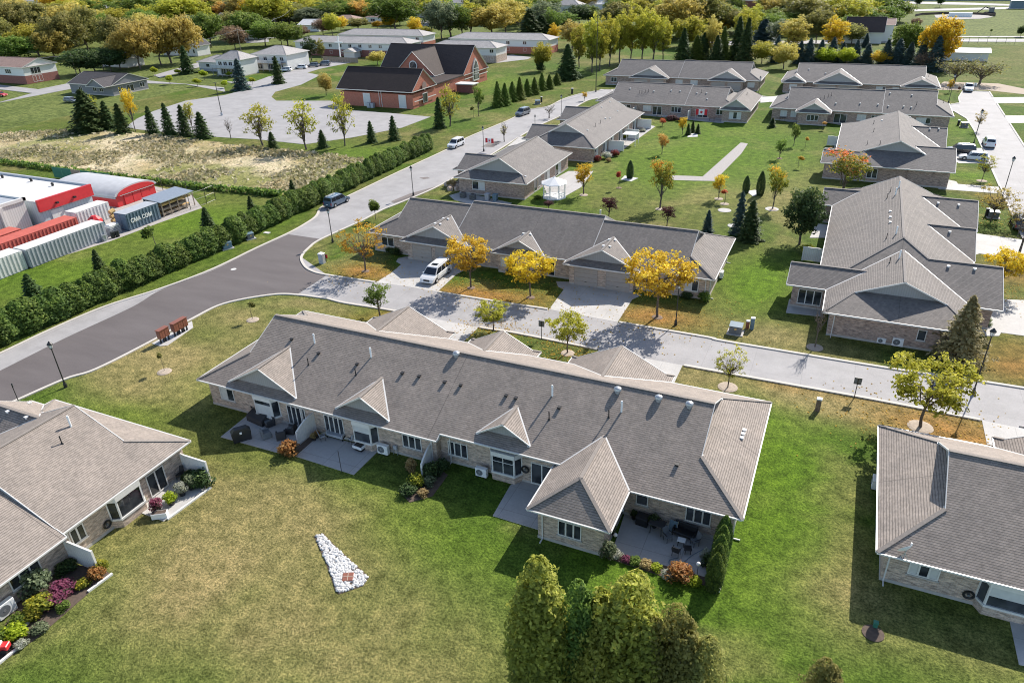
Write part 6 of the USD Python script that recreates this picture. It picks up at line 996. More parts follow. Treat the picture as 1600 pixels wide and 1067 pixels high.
sign('square road sign seen from behind, near the brown pedestal', 1334.5, 622, 591, .62, .62); sign('square road sign on the kerb by the yellow street tree', 846, 530, 502, .62, .62); sign('small road sign on the left kerb of the dark road', 29, 627, 600, .1, .3); sign('white sign at the end of the right-hand road', 1522, 141, 130, .7, .7, 'white'); sign('red stop-back sign at the road end beside the truck', 1498, 143, 136, .6, .6, 'rust'); sign('tall thin sign at the kerb beside the roadside block', 836, 196, 180, .3, .5)
sign('sign with red triangle behind the grey-white cabinet', 510, 409, 398, .5, .5, 'flagred')
for px, py, rx in ((340, 386 + 36, .35), (417, 364, .5), (365, 424, .45)): pass
tag(obj('manhole_cover', mv(lathe([(.36, .02), (.36, .035)], 16), G(365, 421)), 'flash'), 'pale round manhole cover in the dark asphalt', 'manhole cover'); tag(obj('drain_cover', box(*(lambda g: (g[0] - .5, g[0] + .5, g[1] - .3, g[1] + .3, 0, .06))(G(417, 364))), 'flash'), 'pale drain cover on the grass beside the hedge', 'drain cover')

# vehicles: length along +x
def vehicle(key, L, W, H, body, kind='suv', glassm='carglass'):
    s = source(key); hw = W / 2; bz = {'suv': .52, 'van': .5, 'truck': .58, 'sedan': .5}[kind] * H + .08; nose = {'suv': .20, 'van': .155, 'truck': .25, 'sedan': .25}[kind]
    x0, x1 = -L / 2, L / 2; xw = x1 - nose * L; g = .27
    prof = [(x0, .42), (x0 + .04, bz - .06), (x0 + .12, bz), (xw, bz), (x1 - .35, bz - .14), (x1 - .06, bz - .3), (x1, .42), (x1 - .1, g), (x0 + .1, g)]
    low = hull([(x, sy * (hw - (.05 if z < .4 or z > bz - .1 else 0) - (.12 if x > x1 - .2 or x < x0 + .1 else 0)), z) for x, z in prof for sy in (-1, 1)])
    if kind == 'truck': tail = x0 + .42 * L; low = low - Manifold.cube((tail - x0 - .15, W - .3, 1)).translate((x0 + .1, -hw + .15, bz - .42))
    else: tail = x0 + {'suv': .06, 'van': .05, 'sedan': .3}[kind] * 1.0
    rb_, rf_ = (tail + .12 if kind != 'suv' else tail + .28), xw - {'suv': .75, 'van': .95, 'truck': .7, 'sedan': .8}[kind]
    cabin = hull([(tail, sy * (hw - .08), bz - .03) for sy in (-1, 1)] + [(xw, sy * (hw - .1), bz - .03) for sy in (-1, 1)] + [(x, sy * (hw - .26), H - .05) for x in (rb_, rf_) for sy in (-1, 1)] + [(x, sy * (hw - .36), H) for x in (rb_ + .12, rf_ - .12) for sy in (-1, 1)])
    wheels = [x0 + .19 * L, x1 - .185 * L]; arch = [Manifold.cylinder(W + 1, .39, .39, 20, True).rotate((90, 0, 0)).translate((x, 0, .33)) for x in wheels]; keep = Manifold.cube((L, W - .5, 2), True)
    bd = low + cabin
    for a in arch: bd = bd - (a - keep)
    b = obj('body', bd, body, s, smooth=28)
    for sy in (-1, 1):
        def P(x, t): return np.array([x, sy * ((hw - .09) * (1 - t) + (hw - .26) * t + .012), (bz - .03) * (1 - t) + (H - .05) * t])
        a, c = tail + .22, xw - .18; ra, rc = rb_ + .08, rf_ + .02; N_ = 3 if kind in ('suv', 'van') else 2
        for i in range(N_):
            u, w_ = i / N_ + .012, (i + 1) / N_ - .012; q = [P(a + (c - a) * u, .1), P(a + (c - a) * w_, .1), P(ra + (rc - ra) * w_, .86), P(ra + (rc - ra) * u, .86)]; obj('window', (np.array(q + [p - [0, sy * .03, 0] for p in q]), BF), glassm, s)
        obj('mirror', mv(rbox(.14, .2, .14, .03), (xw - .5, sy * (hw + .06), bz - .02)), body, s)
        obj('headlight', mv(rbox(.2, .34, .16, .04), (x1 - .16, sy * (hw - .28), bz - .42)), 'lens', s); obj('tail_light', mv(rbox(.1, .16, .42, .03), (x0 + .06, sy * (hw - .16), bz - .5)), 'lens_red', s)
        for x in wheels:
            w_ = obj('wheel', tube((x, sy * (hw - .24), .33), (x, sy * (hw - .01), .33), .33, n=18), 'tyre', s); obj('rim', tube((x, sy * (hw - .05), .33), (x, sy * (hw + .005), .33), .21, .19, 10), 'rim', w_)
    def gl(xa, xb, za, zb, ya, yb, off): q = [np.array(p) + off for p in ((xa, -ya, za), (xa, ya, za), (xb, yb, zb), (xb, -yb, zb))]; return np.array(q + [p - np.array(off) * 2.5 for p in q]), BF
    dz = (H - bz); obj('windscreen', gl(xw - .06 - (xw - rf_) * .06, rf_ + (xw - rf_) * .12, bz + dz * .08, H - .05 - dz * .1, hw - .2, hw - .32, (.02, 0, .02)), glassm, s); obj('rear_window', gl(tail + (rb_ - tail) * .25, rb_ - (rb_ - tail) * .1, bz + dz * .25, H - .05 - dz * .1, hw - .24, hw - .34, (-.03, 0, .02)), glassm, s)
    obj('grille', mv(rbox(.08, W * .42, .22, .03), (x1 - .03, 0, bz - .5)), 'black', s); obj('bumper', cat([box(x1 - .12, x1 + .04, -hw + .15, hw - .15, .3, .44), box(x0 - .04, x0 + .1, -hw + .15, hw - .15, .32, .46)]), 'black' if kind == 'truck' else body, s)
    obj('licence_plate', box(x0 - .05, x0 - .02, -.2, .2, .55, .68), 'white', s)
    if kind in ('suv', 'van'):
        for sy in (-1, 1): obj('roof_rail', tube((rb_ + .2, sy * (hw - .36), H + .03), (rf_ - .25, sy * (hw - .36), H + .03), .022, n=5), 'rim', s)
    if kind == 'van': obj('sunroof', box(rf_ - 1.0, rf_ - .35, -.42, .42, H - .005, H + .012), 'carglass', s)
    return s
V = {'van': vehicle('minivan_white', 5.1, 2.0, 1.78, 'paint_white', 'van'), 'suv_blue': vehicle('suv_blue', 4.75, 1.9, 1.72, 'paint_blue'), 'suv_white': vehicle('suv_white', 4.6, 1.88, 1.7, 'paint_white'), 'suv_grey': vehicle('suv_grey', 4.6, 1.88, 1.7, 'paint_grey'), 'suv_black': vehicle('suv_black', 4.9, 1.95, 1.75, 'paint_black'), 'truck': vehicle('pickup_white', 5.8, 2.0, 1.9, 'paint_white', 'truck'), 'sedan_white': vehicle('sedan_white', 4.7, 1.85, 1.48, 'paint_white', 'sedan'), 'sedan_grey': vehicle('sedan_grey', 4.7, 1.85, 1.48, 'paint_grey', 'sedan'), 'red': vehicle('car_red', 4.4, 1.8, 1.5, 'paint_red', 'sedan')}
def car(k, lab, px, py, deg, catg='car', dz=0.03): copy(V[k], {'van': 'parked_minivan', 'truck': 'parked_pickup'}.get(k, 'parked_car'), lab, catg, G(px, py) + [0, 0, dz], math.radians(deg))
gv_ = G(681.5, 443.4) - G(699, 429.2); car('van', 'white minivan parked nose out on the shaded driveway', 682, 433.5, math.degrees(math.atan2(gv_[1], gv_[0])), 'minivan')
gv_ = G(541.1, 319.5) - G(525.9, 326.3); car('suv_blue', 'steel blue estate car parked at the kerb of the upper road', 527, 319.5, math.degrees(math.atan2(gv_[1], gv_[0])))
car('suv_white', 'white car parked by the hedge end on the upper road', 713, 229.5, -92); car('suv_grey', 'grey car driving down the upper road', 817, 180, -98); car('truck', 'white pickup truck at the end of the right-hand road', 1512, 142, -92, 'truck'); car('suv_white', 'white car parked on the right-hand road', 1544, 228, 90); car('suv_black', 'black car on the driveway of the upper right block', 1500, 240, 180); car('sedan_white', 'white car in front of the black car on the driveway', 1520, 250, 180)
car('sedan_white', 'leftmost of four cars parked behind the church', 446, 112, 200, dz=.06); car('sedan_white', 'second of four cars parked behind the church', 470, 108, 200, dz=.06); car('sedan_grey', 'third of four cars parked behind the church', 489, 105, 200, dz=.06); car('suv_grey', 'rightmost of four cars parked behind the church', 507, 103, 200, dz=.06); car('red', 'red car entering at the left picture edge', 1, 151, 10); car('suv_black', 'dark car under the gold tree at the right edge', 1592, 354, 90); car('sedan_grey', 'dark car parked by the dark grey house', 112, 160, 0)

# ------------------------------------------------------------------ gardens and patios
for p, q, a, b, lab in ((G(497, 673), G(466, 694), 1.95, 1.15, 'white vinyl privacy screen between the two left patios of the middle block'), (G(679, 719), G(660, 746), 1.95, 1.2, 'white vinyl privacy screen at the step in the middle block'), ((-43.35, 30.6, 0), (-40.7, 30.6, 0), 1.9, 1.85, 'white privacy screen at the far corner of the lower left block'), ((-43.35, 20.45, 0), (-40.6, 20.45, 0), 1.9, 1.85, 'white privacy screen halfway along the lower left block'),
                        ((-43, 139.8, 0), (-39.8, 139.8, 0), 1.9, 1.9, 'nearest white privacy screen on the roadside block patios'), ((-43, 150.6, 0), (-39.8, 150.6, 0), 1.9, 1.9, 'middle white privacy screen on the roadside block patios'), ((-43, 160.8, 0), (-39.8, 160.8, 0), 1.9, 1.9, 'farthest white privacy screen on the roadside block patios'), ((-47.2, 175, 0), (-47.2, 172.2, 0), 1.9, 1.9, 'left white screen on the garden wall of the block beside the park'), ((-34.2, 175, 0), (-34.2, 172.2, 0), 1.9, 1.9, 'right white screen on the garden wall of the block beside the park'),
                        ((.5, 93.2, 0), (-2.6, 93.2, 0), 1.8, 1.8, 'grey-white screen beside the big dark oval tree'), ((-.8, 146.4, 0), (-3.4, 146.4, 0), 1.8, 1.8, 'near screen on the west patios of the upper right block'), ((-.8, 156.4, 0), (-3.4, 156.4, 0), 1.8, 1.8, 'far screen on the west patios of the upper right block')):
    screen_wall(p, q, a, b, lab, curved=b < 1.5)
def heat_pump(label, x, y, rz=0.0, w=.95, hh=.75):
    t = thing('heat_pump', label, 'heat pump', (x, y, 0), rz); obj('case', mv(rbox(w, .36, hh, .03), (0, 0, .1)), 'white', t); obj('feet', cat([box(s * w * .35 - .04, s * w * .35 + .04, -.22, .22, 0, .1) for s in (-1, 1)]), 'lampblack', t)
    g = obj('fan_grille', rot(tri(tube((-.12 * w, -.19, .1 + hh / 2), (-.12 * w, -.172, .1 + hh / 2), hh * .38, n=18)), 0), 'greyplastic', t); obj('fan_hub', tube((-.12 * w, -.2, .1 + hh / 2), (-.12 * w, -.18, .1 + hh / 2), hh * .1, n=10), 'steel', g); obj('service_cover', box(w * .3, w * .47, -.19, -.175, .2, hh), 'white', t)
g = G(600, 709); heat_pump('white heat pump at the right of the second patio of the middle block', g[0], g[1], 0, 1.0, .85); g = G(753, 744); heat_pump('white heat pump between the gridded bay and the three-light window', g[0], g[1]); g = G(1376, 536.5); heat_pump('smaller left heat pump on the end wall of the right-hand block', g[0], g[1], 0, .8, .55); g = G(1401, 541); heat_pump('larger right heat pump on the end wall of the right-hand block', g[0], g[1], 0, 1.0, .85); g = G(1127, 434); heat_pump('white heat pump on the side wall of the opposite block', g[0], g[1], math.pi / 2)
g = G(18, 962); heat_pump('large white heat pump in the flower bed at the lower left', g[0] - .3, g[1], math.pi / 2, 1.15, .95); heat_pump('heat pump on the left side wall of the lower right block', 6.3, 49.2, -math.pi / 2)
def hose_reel(label, side, at, u, z=.75):
    fr = face_at(side, at, at); t = thing('hose_reel', label, 'hose reel', np.array(fr[0]) + np.array(fr[1]) * u); n = np.array(fr[2], float); c = np.array([0, 0, z]); q = np.array(fr[1], float)
    obj('coil', cat([tube(c + n * .1 + q * .28 * math.cos(a) + np.array([0, 0, .28 * math.sin(a)]), c + n * .1 + q * .28 * math.cos(b) + np.array([0, 0, .28 * math.sin(b)]), .07, n=5) for a, b in zip(np.linspace(0, 6.28, 11), np.linspace(0, 6.28, 11)[1:])]), 'black', t); obj('bracket', tube(c, c + n * .16, .09, n=8), 'greyplastic', t)
hose_reel('black hose reel on the lower right block wall beside its bay', 'S', 39.6, Gy(1512, 931, 39.6)[0]); hose_reel('dark hose reel on the lower left block wall', 'E', X3, Gx(162, 807, X3)[1]); hose_reel('round wreath beside the patio door of the middle block', 'S', 39.85, Gy(821, 723, 39.85)[0], 1.3)
t = thing('gas_meter', 'grey gas meter on the middle block wall beside the heat pump', 'gas meter', (Gy(619, 695, 39.2)[0], 39.05, 0)); obj('meter', mv(rbox(.32, .22, .34, .05), (0, 0, .55)), 'contgrey', t); obj('pipework', cat([tube((-.25, 0, 0), (-.25, 0, .8), .025), tube((-.25, 0, .8), (0, 0, .8), .025), tube((.15, 0, 0), (.15, 0, .6), .025)]), 'steel', t)
# furniture
def arm_chair(label, px, py, rz, m='charcoal', w=.8, cush='greyplastic', name='patio_armchair', cg='armchair'):
    t = thing(name, label, cg, G(px, py) + [0, 0, .05], rz); obj('base', mv(rbox(w, .8, .3, .06), (0, 0, .06)), m, t); obj('seat', mv(rbox(w - .22, .6, .14, .05), (0, -.06, .34)), cush, t); obj('backrest', mv(rbox(w, .16, .5, .06), (0, .34, .34)), m, t)
    for s in (-1, 1): obj('arm', mv(rbox(.13, .7, .3, .05), (s * (w / 2 - .065), 0, .32)), m, t)
    for s in (-1, 1):
        for q in (-1, 1): obj('leg', box(s * w * .4 - .03, s * w * .4 + .03, q * .32 - .03, q * .32 + .03, 0, .07), 'black', t)
def mesh_chair(label, px, py, rz, m='steel', slim=True):
    t = thing('patio_chair', label, 'chair', G(px, py) + [0, 0, .05], rz)
    obj('seat', mv(rbox(.48, .46, .04, .015), (0, 0, .42)), m, t); v, f = rbox(.48, .04, .55, .015); obj('backrest', (v + np.stack([0 * v[:, 2], v[:, 2] * .25, 0 * v[:, 2]], 1) + [0, .22, .44], f), m, t)
    for s in (-1, 1):
        for q in (-1, 1): obj('leg', tube((s * .22, q * .2, 0), (s * .2, q * .18, .43), .018, n=5), 'black', t)
        obj('armrest', bar((s * .26, -.2, .64), (s * .26, .26, .66), .05, .03), 'black', t)
def table(label, px, py, rz, w, d, hh, m='black', top=None, round_=False):
    t = thing('patio_table', label, 'table', G(px, py) + [0, 0, .05], rz)
    obj('top', mv(lathe([(w / 2, 0), (w / 2, .04)], 16), (0, 0, hh - .04)) if round_ else mv(rbox(w, d, .05, .02), (0, 0, hh - .05)), top or m, t)
    for s in (-1, 1):
        for q in (-1, 1): obj('leg', tube((s * w * .36, q * d * .36, 0), (s * w * .34, q * d * .34, hh - .05), .025, n=5), m, t)
def sofa(label, px, py, rz, w, m='charcoal', covered=False, hh=.8):
    t = thing('patio_sofa', label, 'sofa', G(px, py) + [0, 0, .05], rz)
    if covered: obj('cover', hull([(x * w / 2, y, z) for x in (-1, 1) for y, z in ((-.42, 0), (.42, 0), (-.4, .55), (.42, hh), (.3, hh + .03))]), m, t, smooth=40); obj('hem', box(-w / 2 - .01, w / 2 + .01, -.43, .43, .0, .06), 'black', t)
    else:
        obj('seat', mv(rbox(w, .75, .2, .05), (0, 0, .25)), m, t); obj('backrest', mv(rbox(w, .14, .5, .05), (0, .33, .4)), m, t)
        for s in (-1, 1): obj('arm', mv(rbox(.12, .75, .38, .04), (s * (w / 2 - .06), 0, .25)), m, t)
        for s in (-1, 1):
            for q in (-1, 1): obj('leg', box(s * w * .46 - .03, s * w * .46 + .03, q * .3 - .03, q * .3 + .03, 0, .26), 'black', t)
t = thing('covered_grill', 'black covered barbecue on the left patio of the middle block', 'barbecue', G(379, 687) + [0, 0, .05], .9); obj('cover', hull([(x, y, z) for x, y, z in [(s * .72, q * .34, 0) for s in (-1, 1) for q in (-1, 1)] + [(s * .8, q * .36, .85) for s in (-1, 1) for q in (-1, 1)] + [(s * .5, q * .25, 1.2) for s in (-1, 1) for q in (-1, 1)]]), 'black', t, smooth=35); obj('cover_strap', box(-.12, .06, -.37, -.35, .75, .95), 'white', t); obj('wheel', tube((-.6, -.36, .08), (-.6, .36, .08), .08, n=10), 'black', t)
sofa('large covered sofa in dark cloth under the left bay window', 404, 659, -.15, 2.0, 'charcoal', True); arm_chair('dark armchair beside the covered sofa on the left patio', 422, 665, -.5); arm_chair('grey armchair in the middle of the left patio', 417, 683, 2.6, 'greyplastic'); arm_chair('brown-black armchair nearest the orange flower tub', 440, 685, -2.4); arm_chair('dark high-backed armchair beside the left privacy screen', 456, 676, -1.3)
table('small round dark table by the left patio door', 437, 658, 0, .62, .62, .5, 'black', round_=True); t = thing('bicycle', 'dark bicycle leaning on the wall by the left bay window', 'bicycle', G(397, 648.5), -.3)
for s in (-.5, .5): w_ = obj('wheel', cat([tube((s + .33 * math.cos(a), .0, .35 + .33 * math.sin(a)), (s + .33 * math.cos(b), 0, .35 + .33 * math.sin(b)), .022, n=4) for a, b in zip(np.linspace(0, 6.28, 15), np.linspace(0, 6.28, 15)[1:])]), 'tyre', t)
obj('frame', cat([tube(a, b, .02, n=5) for a, b in (((-.5, 0, .35), (-.15, 0, .8)), ((-.15, 0, .8), (.4, 0, .85)), ((.4, 0, .85), (.5, 0, .35)), ((.4, 0, .85), (-.05, 0, .3)), ((-.05, 0, .3), (-.15, 0, .8)), ((-.05, 0, .3), (-.5, 0, .35)))]), 'black', t); obj('saddle', mv(rbox(.24, .12, .06, .02), (-.17, 0, .82)), 'black', t); obj('handlebar', tube((.4, -.24, .95), (.4, .24, .95), .018, n=5), 'black', t)
mesh_chair('pale reclining chair beside the left privacy screen', 505, 688, 2.4, 'contgrey'); sofa('low pale bench under the second patio door', 527, 684, .0, 1.7, 'contgrey'); mesh_chair('pale lounge chair under the second bay window', 551, 692, -1.9, 'contgrey'); t = thing('fire_table', 'square white fire table with dark top on the second patio', 'fire table', G(564, 702) + [0, 0, .05], -.1); obj('base', mv(rbox(.7, .7, .3, .03), (0, 0, 0)), 'black', t); obj('body', mv(rbox(.95, .95, .22, .04), (0, 0, .3)), 'white', t); obj('top', mv(rbox(.8, .8, .04, .02), (0, 0, .5)), 'black', t)
tag(obj('flag_pole', tube(G(534, 738), G(534, 738) + [0, 0, 2.1], .025, n=6), 'black'), 'thin black pole at the edge of the second patio', 'pole')
# right patio of the middle block
table('tall dark side table with potted plants against the right patio wall', 1026, 832, -.1, 1.1, .8, .9, 'black', 'charcoal'); sofa('dark wooden bench under the right three-light window', 1069, 838, -.15, 1.6, 'black'); mesh_chair('grey mesh chair beside the tall plant table', 1043, 845, .9, 'greyplastic'); table('low black stool table on the right patio', 1074, 864, .3, .5, .5, .45); table('small table with a pale cloth top on the right patio', 1064, 852, .0, .55, .45, .5, 'black', 'vinyl'); mesh_chair('black wire chair facing the house on the right patio', 1056, 868, 3.0, 'black'); mesh_chair('round grey chair near the cedar row on the right patio', 1085, 852, -.8, 'greyplastic'); t = thing('storage_box', 'black square storage box against the right patio wall', 'storage box', G(1004, 818) + [0, 0, .05], -.1); obj('box', mv(rbox(.85, .7, .6, .04), (0, 0, 0)), 'black', t); obj('lid', mv(rbox(.9, .75, .08, .03), (0, 0, .6)), 'charcoal', t)
t = thing('folded_chairs', 'blue folded chair leaning on the right patio wall', 'folded chair', G(1050, 832) + [0, 0, .05], -.1); v, f = rbox(.55, .06, .85, .02); obj('seat_back', (v + np.stack([0 * v[:, 0], v[:, 2] * .3, 0 * v[:, 0]], 1), f), 'bluegrey', t); obj('frame', cat([tube((s * .3, -.02, 0), (s * .3, .25, .9), .02, n=5) for s in (-1, 1)]), 'steel', t)
tag(obj('garden_hose', cat([tube(a, b, .02, n=5) for a, b in zip(*(lambda P: (P[:-1], P[1:]))([np.array([*q, .075]) for q in curve([G(*p)[:2] for p in ((1100, 858), (1082, 868), (1066, 880), (1048, 884), (1046, 876), (1060, 872))], 6)]))]), 'bluegrey'), 'blue-grey garden hose lying across the right patio', 'hose')
for (px, py, hh, lab) in ((1089, 899, 1.0, 'globe garden light on a stem by the orange shrub'), (961, 848, .7, 'pale globe light near the bump-out corner'), (971, 812, .9, 'white lantern among pots by the bump-out wall'), (1031, 813, 1.0, 'white ball ornament on the tall plant table')):
    t = thing('garden_light', lab, 'garden light', G(px, py) + [0, 0, .04]); obj('stem', tube((0, 0, 0), (0, 0, hh), .02, n=5), 'black', t); obj('globe', mv(trimesh.creation.icosphere(2, .14), (0, 0, hh)), 'white', t, smooth=True)
def pot(label, px, py, leaf, r=.2, hh=.32, pr=.5, m='black', z=.05):
    s, H0, R0 = SRC['bush_' + leaf]; p = G(px, py) + [0, 0, z]; t = thing('plant_pot', 'pot holding ' + label, 'pot', p); obj('pot', lathe([(r * .75, 0), (r, hh), (r * 1.06, hh), (r * .85, hh - .03)], 12), m, t); obj('earth', mv(lathe([(r * .84, 0), (r * .84, .01)], 10), (0, 0, hh - .03)), 'soil', t)
    copy(s, 'potted_plant', label, 'plant', p + [0, 0, hh - .03], px * .7, (pr / R0, pr / R0, pr * 1.5 / H0))
for a in (('green leafy plant on the right patio wall by the dark table', 1022, 824, 'dkgreen', .2, .35, .5), ('trailing plant in a dark pot beside the bump-out corner', 957, 836, 'sage', .22, .4, .35), ('small plant by the black storage box', 990, 811, 'dkgreen', .18, .3, .3), ('red flowers in a pot by the lower left patio door', 222, 778, 'fruit', .2, .35, .4), ('white flowers in a low pot on the lower left patio', 225, 789, 'white', .22, .25, .35), ('white and pink flowers in a pot at the lower left patio corner', 247, 801, 'pink', .3, .4, .55), ('yellow-green mound in a pot on the lower left patio', 269, 788, 'lime', .3, .3, .55), ('pale tall plant in a pot on the lower left patio edge', 286, 774, 'white', .26, .35, .55), ('round green shrub in a pot near the lower left screen', 300, 764, 'sage', .3, .3, .6), ('grasses in a white tub by the left privacy screen', 491, 688, 'straw', .2, .25, .3), ('rusty flowers in a pot by the left privacy screen', 496, 684, 'flame', .2, .25, .3)): pot(*a)
t = thing('white_planter', 'white corner planter box on the lower left patio', 'planter', G(251, 808) + [0, 0, .05], .6); obj('box', mv(rbox(1.1, .5, .45, .03), (0, 0, 0)), 'vinyl', t); obj('earth', box(-.5, .5, -.2, .2, .44, .455), 'soil', t)
mesh_chair('grey sling chair by the far screen of the lower left block', 268, 748, 1.2, 'greyplastic'); mesh_chair('second sling chair by the far screen of the lower left block', 283, 748, .4, 'charcoal')
def bushes(rows):
    for lab, px, py, leaf, r, hh, *z in rows:
        s, H0, R0 = SRC['bush_' + leaf]; copy(s, 'garden_bush', lab, 'bush', G(px, py), (px * 13 + py) % 6.28, (r / R0, r / R0, hh / H0))
bushes([('orange hydrangea bush at the tip of the left privacy screen', 454, 709, 'flame', .95, 1.15), ('bright yellow-green bush at the tip of the second privacy screen', 650, 757, 'bloom', .75, .95), ('dark shrub behind the second privacy screen', 676, 744, 'dkgreen', .8, 1.2), ('grey-green plant beside the second privacy screen', 672, 757, 'sage', .6, .7), ('dark plants at the foot of the second privacy screen', 637, 770, 'dkgreen', .8, .7), ('brown withered plants before the yellow bush', 662, 774, 'straw', .5, .5), ('dark shrub at the wall step of the middle block', 690, 734, 'dkgreen', .7, .9), ('thin dry bush left of the second privacy screen', 644, 738, 'straw', .5, 1.3),
    ('orange rounded shrub at the corner of the right patio', 1060, 905, 'flame', .95, 1.1), ('white-flowered plant left of the orange shrub', 1044, 902, 'white', .5, .55), ('green bush right of the orange shrub', 1084, 912, 'lime', .5, .5), ('tall pale plant at the bump-out corner', 949, 872, 'sage', .6, 1.4), ('white flower clump along the right patio edge', 963, 869, 'white', .5, .5), ('pink flower clump along the right patio edge', 978, 876, 'pink', .4, .4), ('green clump along the right patio edge', 994, 880, 'green', .5, .45), ('straw-coloured clump along the right patio edge', 1010, 885, 'straw', .5, .45), ('lime clump along the right patio edge', 1026, 890, 'lime', .45, .4), ('white flower bush along the cedar row', 1103, 873, 'white', .45, .8), ('dark flower bush by the cedar row', 1105, 885, 'dkgreen', .5, .9),
    ('big grey-green bush under the lower left windows', 60, 925, 'sage', 1.05, 1.6), ('magenta aster mound in the lower left bed', 98, 927, 'pink', .95, .8), ('second magenta mound below the first in the lower left bed', 88, 944, 'pink', .8, .75), ('bright yellow flower mass in the lower left bed', 64, 955, 'bloom', 1.0, 1.0), ('smaller yellow flower mass beside the heat pump', 50, 965, 'bloom', .7, .7), ('yellow hosta at the corner of the lower left bed', 131, 915, 'bloom', .55, .5), ('red and yellow flowers beside the planked edging', 152, 903, 'flame', .7, .8), ('orange and red flowers at the screen tip in the lower left', 160, 893, 'bloom', .55, .9), ('dark shrub inside the lower left screen', 105, 893, 'dkgreen', .8, .7), ('green clump at the lower left lawn edge', 100, 952, 'green', .5, .5), ('grey-green clump along the lower left lawn edge', 62, 985, 'sage', .6, .5), ('yellow-topped bush near the red object in the lower left', 25, 995, 'lime', .8, .9), ('green bush at the lower left picture edge', 8, 1000, 'green', .8, .8), ('pale clump beside the lower left paving', 35, 1008, 'white', .45, .4), ('mixed green clump beside the white boulder', 30, 975, 'green', .7, .7),
    ('dense dark clipped bush at the far screen of the lower left block', 318, 757, 'dkgreen', 1.05, 1.3), ('green bush beside the far screen of the lower left block', 299, 752, 'dkgreen', .7, .9),
    ('red flower mass on the roadside block patio', 934, 252, 'fruit', .9, 1.0), ('pink and white flower mass on the roadside block patio', 948, 248, 'white', 1.0, 1.2), ('burgundy shrub on the roadside block patio', 960, 244, 'fruit', 1.0, 1.1), ('straw clump at the roadside patio end', 951, 253, 'straw', .6, .7), ('yellow bush on the middle roadside patio', 977, 216, 'lime', .9, 1.1), ('white flower row on the far roadside patio', 1003, 206, 'white', .9, .6), ('dark shrubs under the windows of the park-side block', 1050, 188, 'purple', 1.6, 1.0), ('dark red shrubs by the park-side block door', 1065, 190, 'purple', 1.3, .9), ('golden shrub beside the patio of the right-hand block', 1262, 398, 'bloom', 1.1, 1.3), ('green bush under the hip corner of the right-hand block', 1540, 507, 'green', .7, .8), ('dark foundation shrub by the left garage walk', 621, 397, 'dkgreen', .9, .9), ('round dark shrub at the left garage corner', 613, 394, 'dkgreen', .9, .8), ('shrub in front of the left garage corner', 605, 390, 'flame', .8, .7), ('low shrub under the right window of the opposite block', 1072, 466, 'dkgreen', .8, .7), ('tall shrub at the right corner of the opposite block', 1100, 470, 'green', .8, 1.1), ('foundation shrub under the middle gable window', 800, 428, 'dkgreen', .9, .9), ('tan shrub by the rock pile of the roadside end block', 706, 292, 'straw', 1.0, 1.2), ('low green plants along the gazebo bed', 839, 310, 'green', .7, .5), ('round pale shrub by the driveway of the right-hand block', 1538, 509, 'sage', .6, .6)])
for i in range(5): u = i / 4; tree('cedar_column_cedar', ['cedar nearest the wall in the row at the right patio', 'second cedar from the wall at the right patio', 'middle cedar of the row at the right patio', 'fourth cedar of the row at the right patio', 'cedar at the lawn end of the row at the right patio'][i], 1128 - 14 * u, 858 + 62 * u, 806 + 58 * u, 27, None, 'patio_cedar')
sheet('flower_bed', gp([(957, 861), (975, 862), (1075, 893), (1110, 904), (1105, 915), (1040, 902), (950, 872)]), 'soil', 0.03); sheet('flower_bed', gp([(625, 768), (660, 748), (690, 735), (700, 742), (676, 775), (640, 785)]), 'soil', 0.03); sheet('flower_bed', gp([(-20, 1010), (0, 990), (40, 920), (90, 890), (150, 880), (172, 896), (140, 925), (100, 960), (60, 995), (10, 1030), (-20, 1050)]), 'soil', 0.03); sheet('flower_bed', gp([(468, 690), (500, 672), (500, 681), (462, 711), (444, 712)]), 'soil', 0.03)
for a, b in (((138, 925), (176, 897)), ((-20, 1052), (30, 1012)), ((262, 812), (330, 762))):
    p, q = G(*a), G(*b); tag(obj('bed_edging', bar(p + [0, 0, .06], q + [0, 0, .06], .16, .16), 'vinyl'), {138: 'white planked edging at the corner of the lower left flower bed', -20: 'white edging by the paving at the lower left picture corner', 262: 'white strip edging along the lower left patio'}[a[0]], 'edging')
p, q = G(1123, 925), G(1142, 838); tag(obj('bed_edging', bar(p + [0, 0, .06], q + [0, 0, .06], .12, .14), 'vinyl'), 'pale edging along the cedar row of the right patio', 'edging')
tag(obj('boulder', mv(trimesh.creation.icosphere(2, .5).apply_scale([1.2, .8, .7]), G(34, 972)), 'stone', smooth=True), 'white rounded boulder in the lower left flower bed', 'boulder')
t = thing('watering_cart', 'red and white garden cart at the lower left picture edge', 'garden cart', G(6, 1018) + [0, 0, .05], .5); obj('tray', mv(rbox(.9, .5, .3, .05), (0, 0, .3)), 'red', t); obj('lid', mv(rbox(.7, .5, .2, .08), (-.3, 0, .55)), 'white', t); obj('wheel', tube((.2, -.3, .2), (.2, .3, .2), .2, n=12), 'black', t)
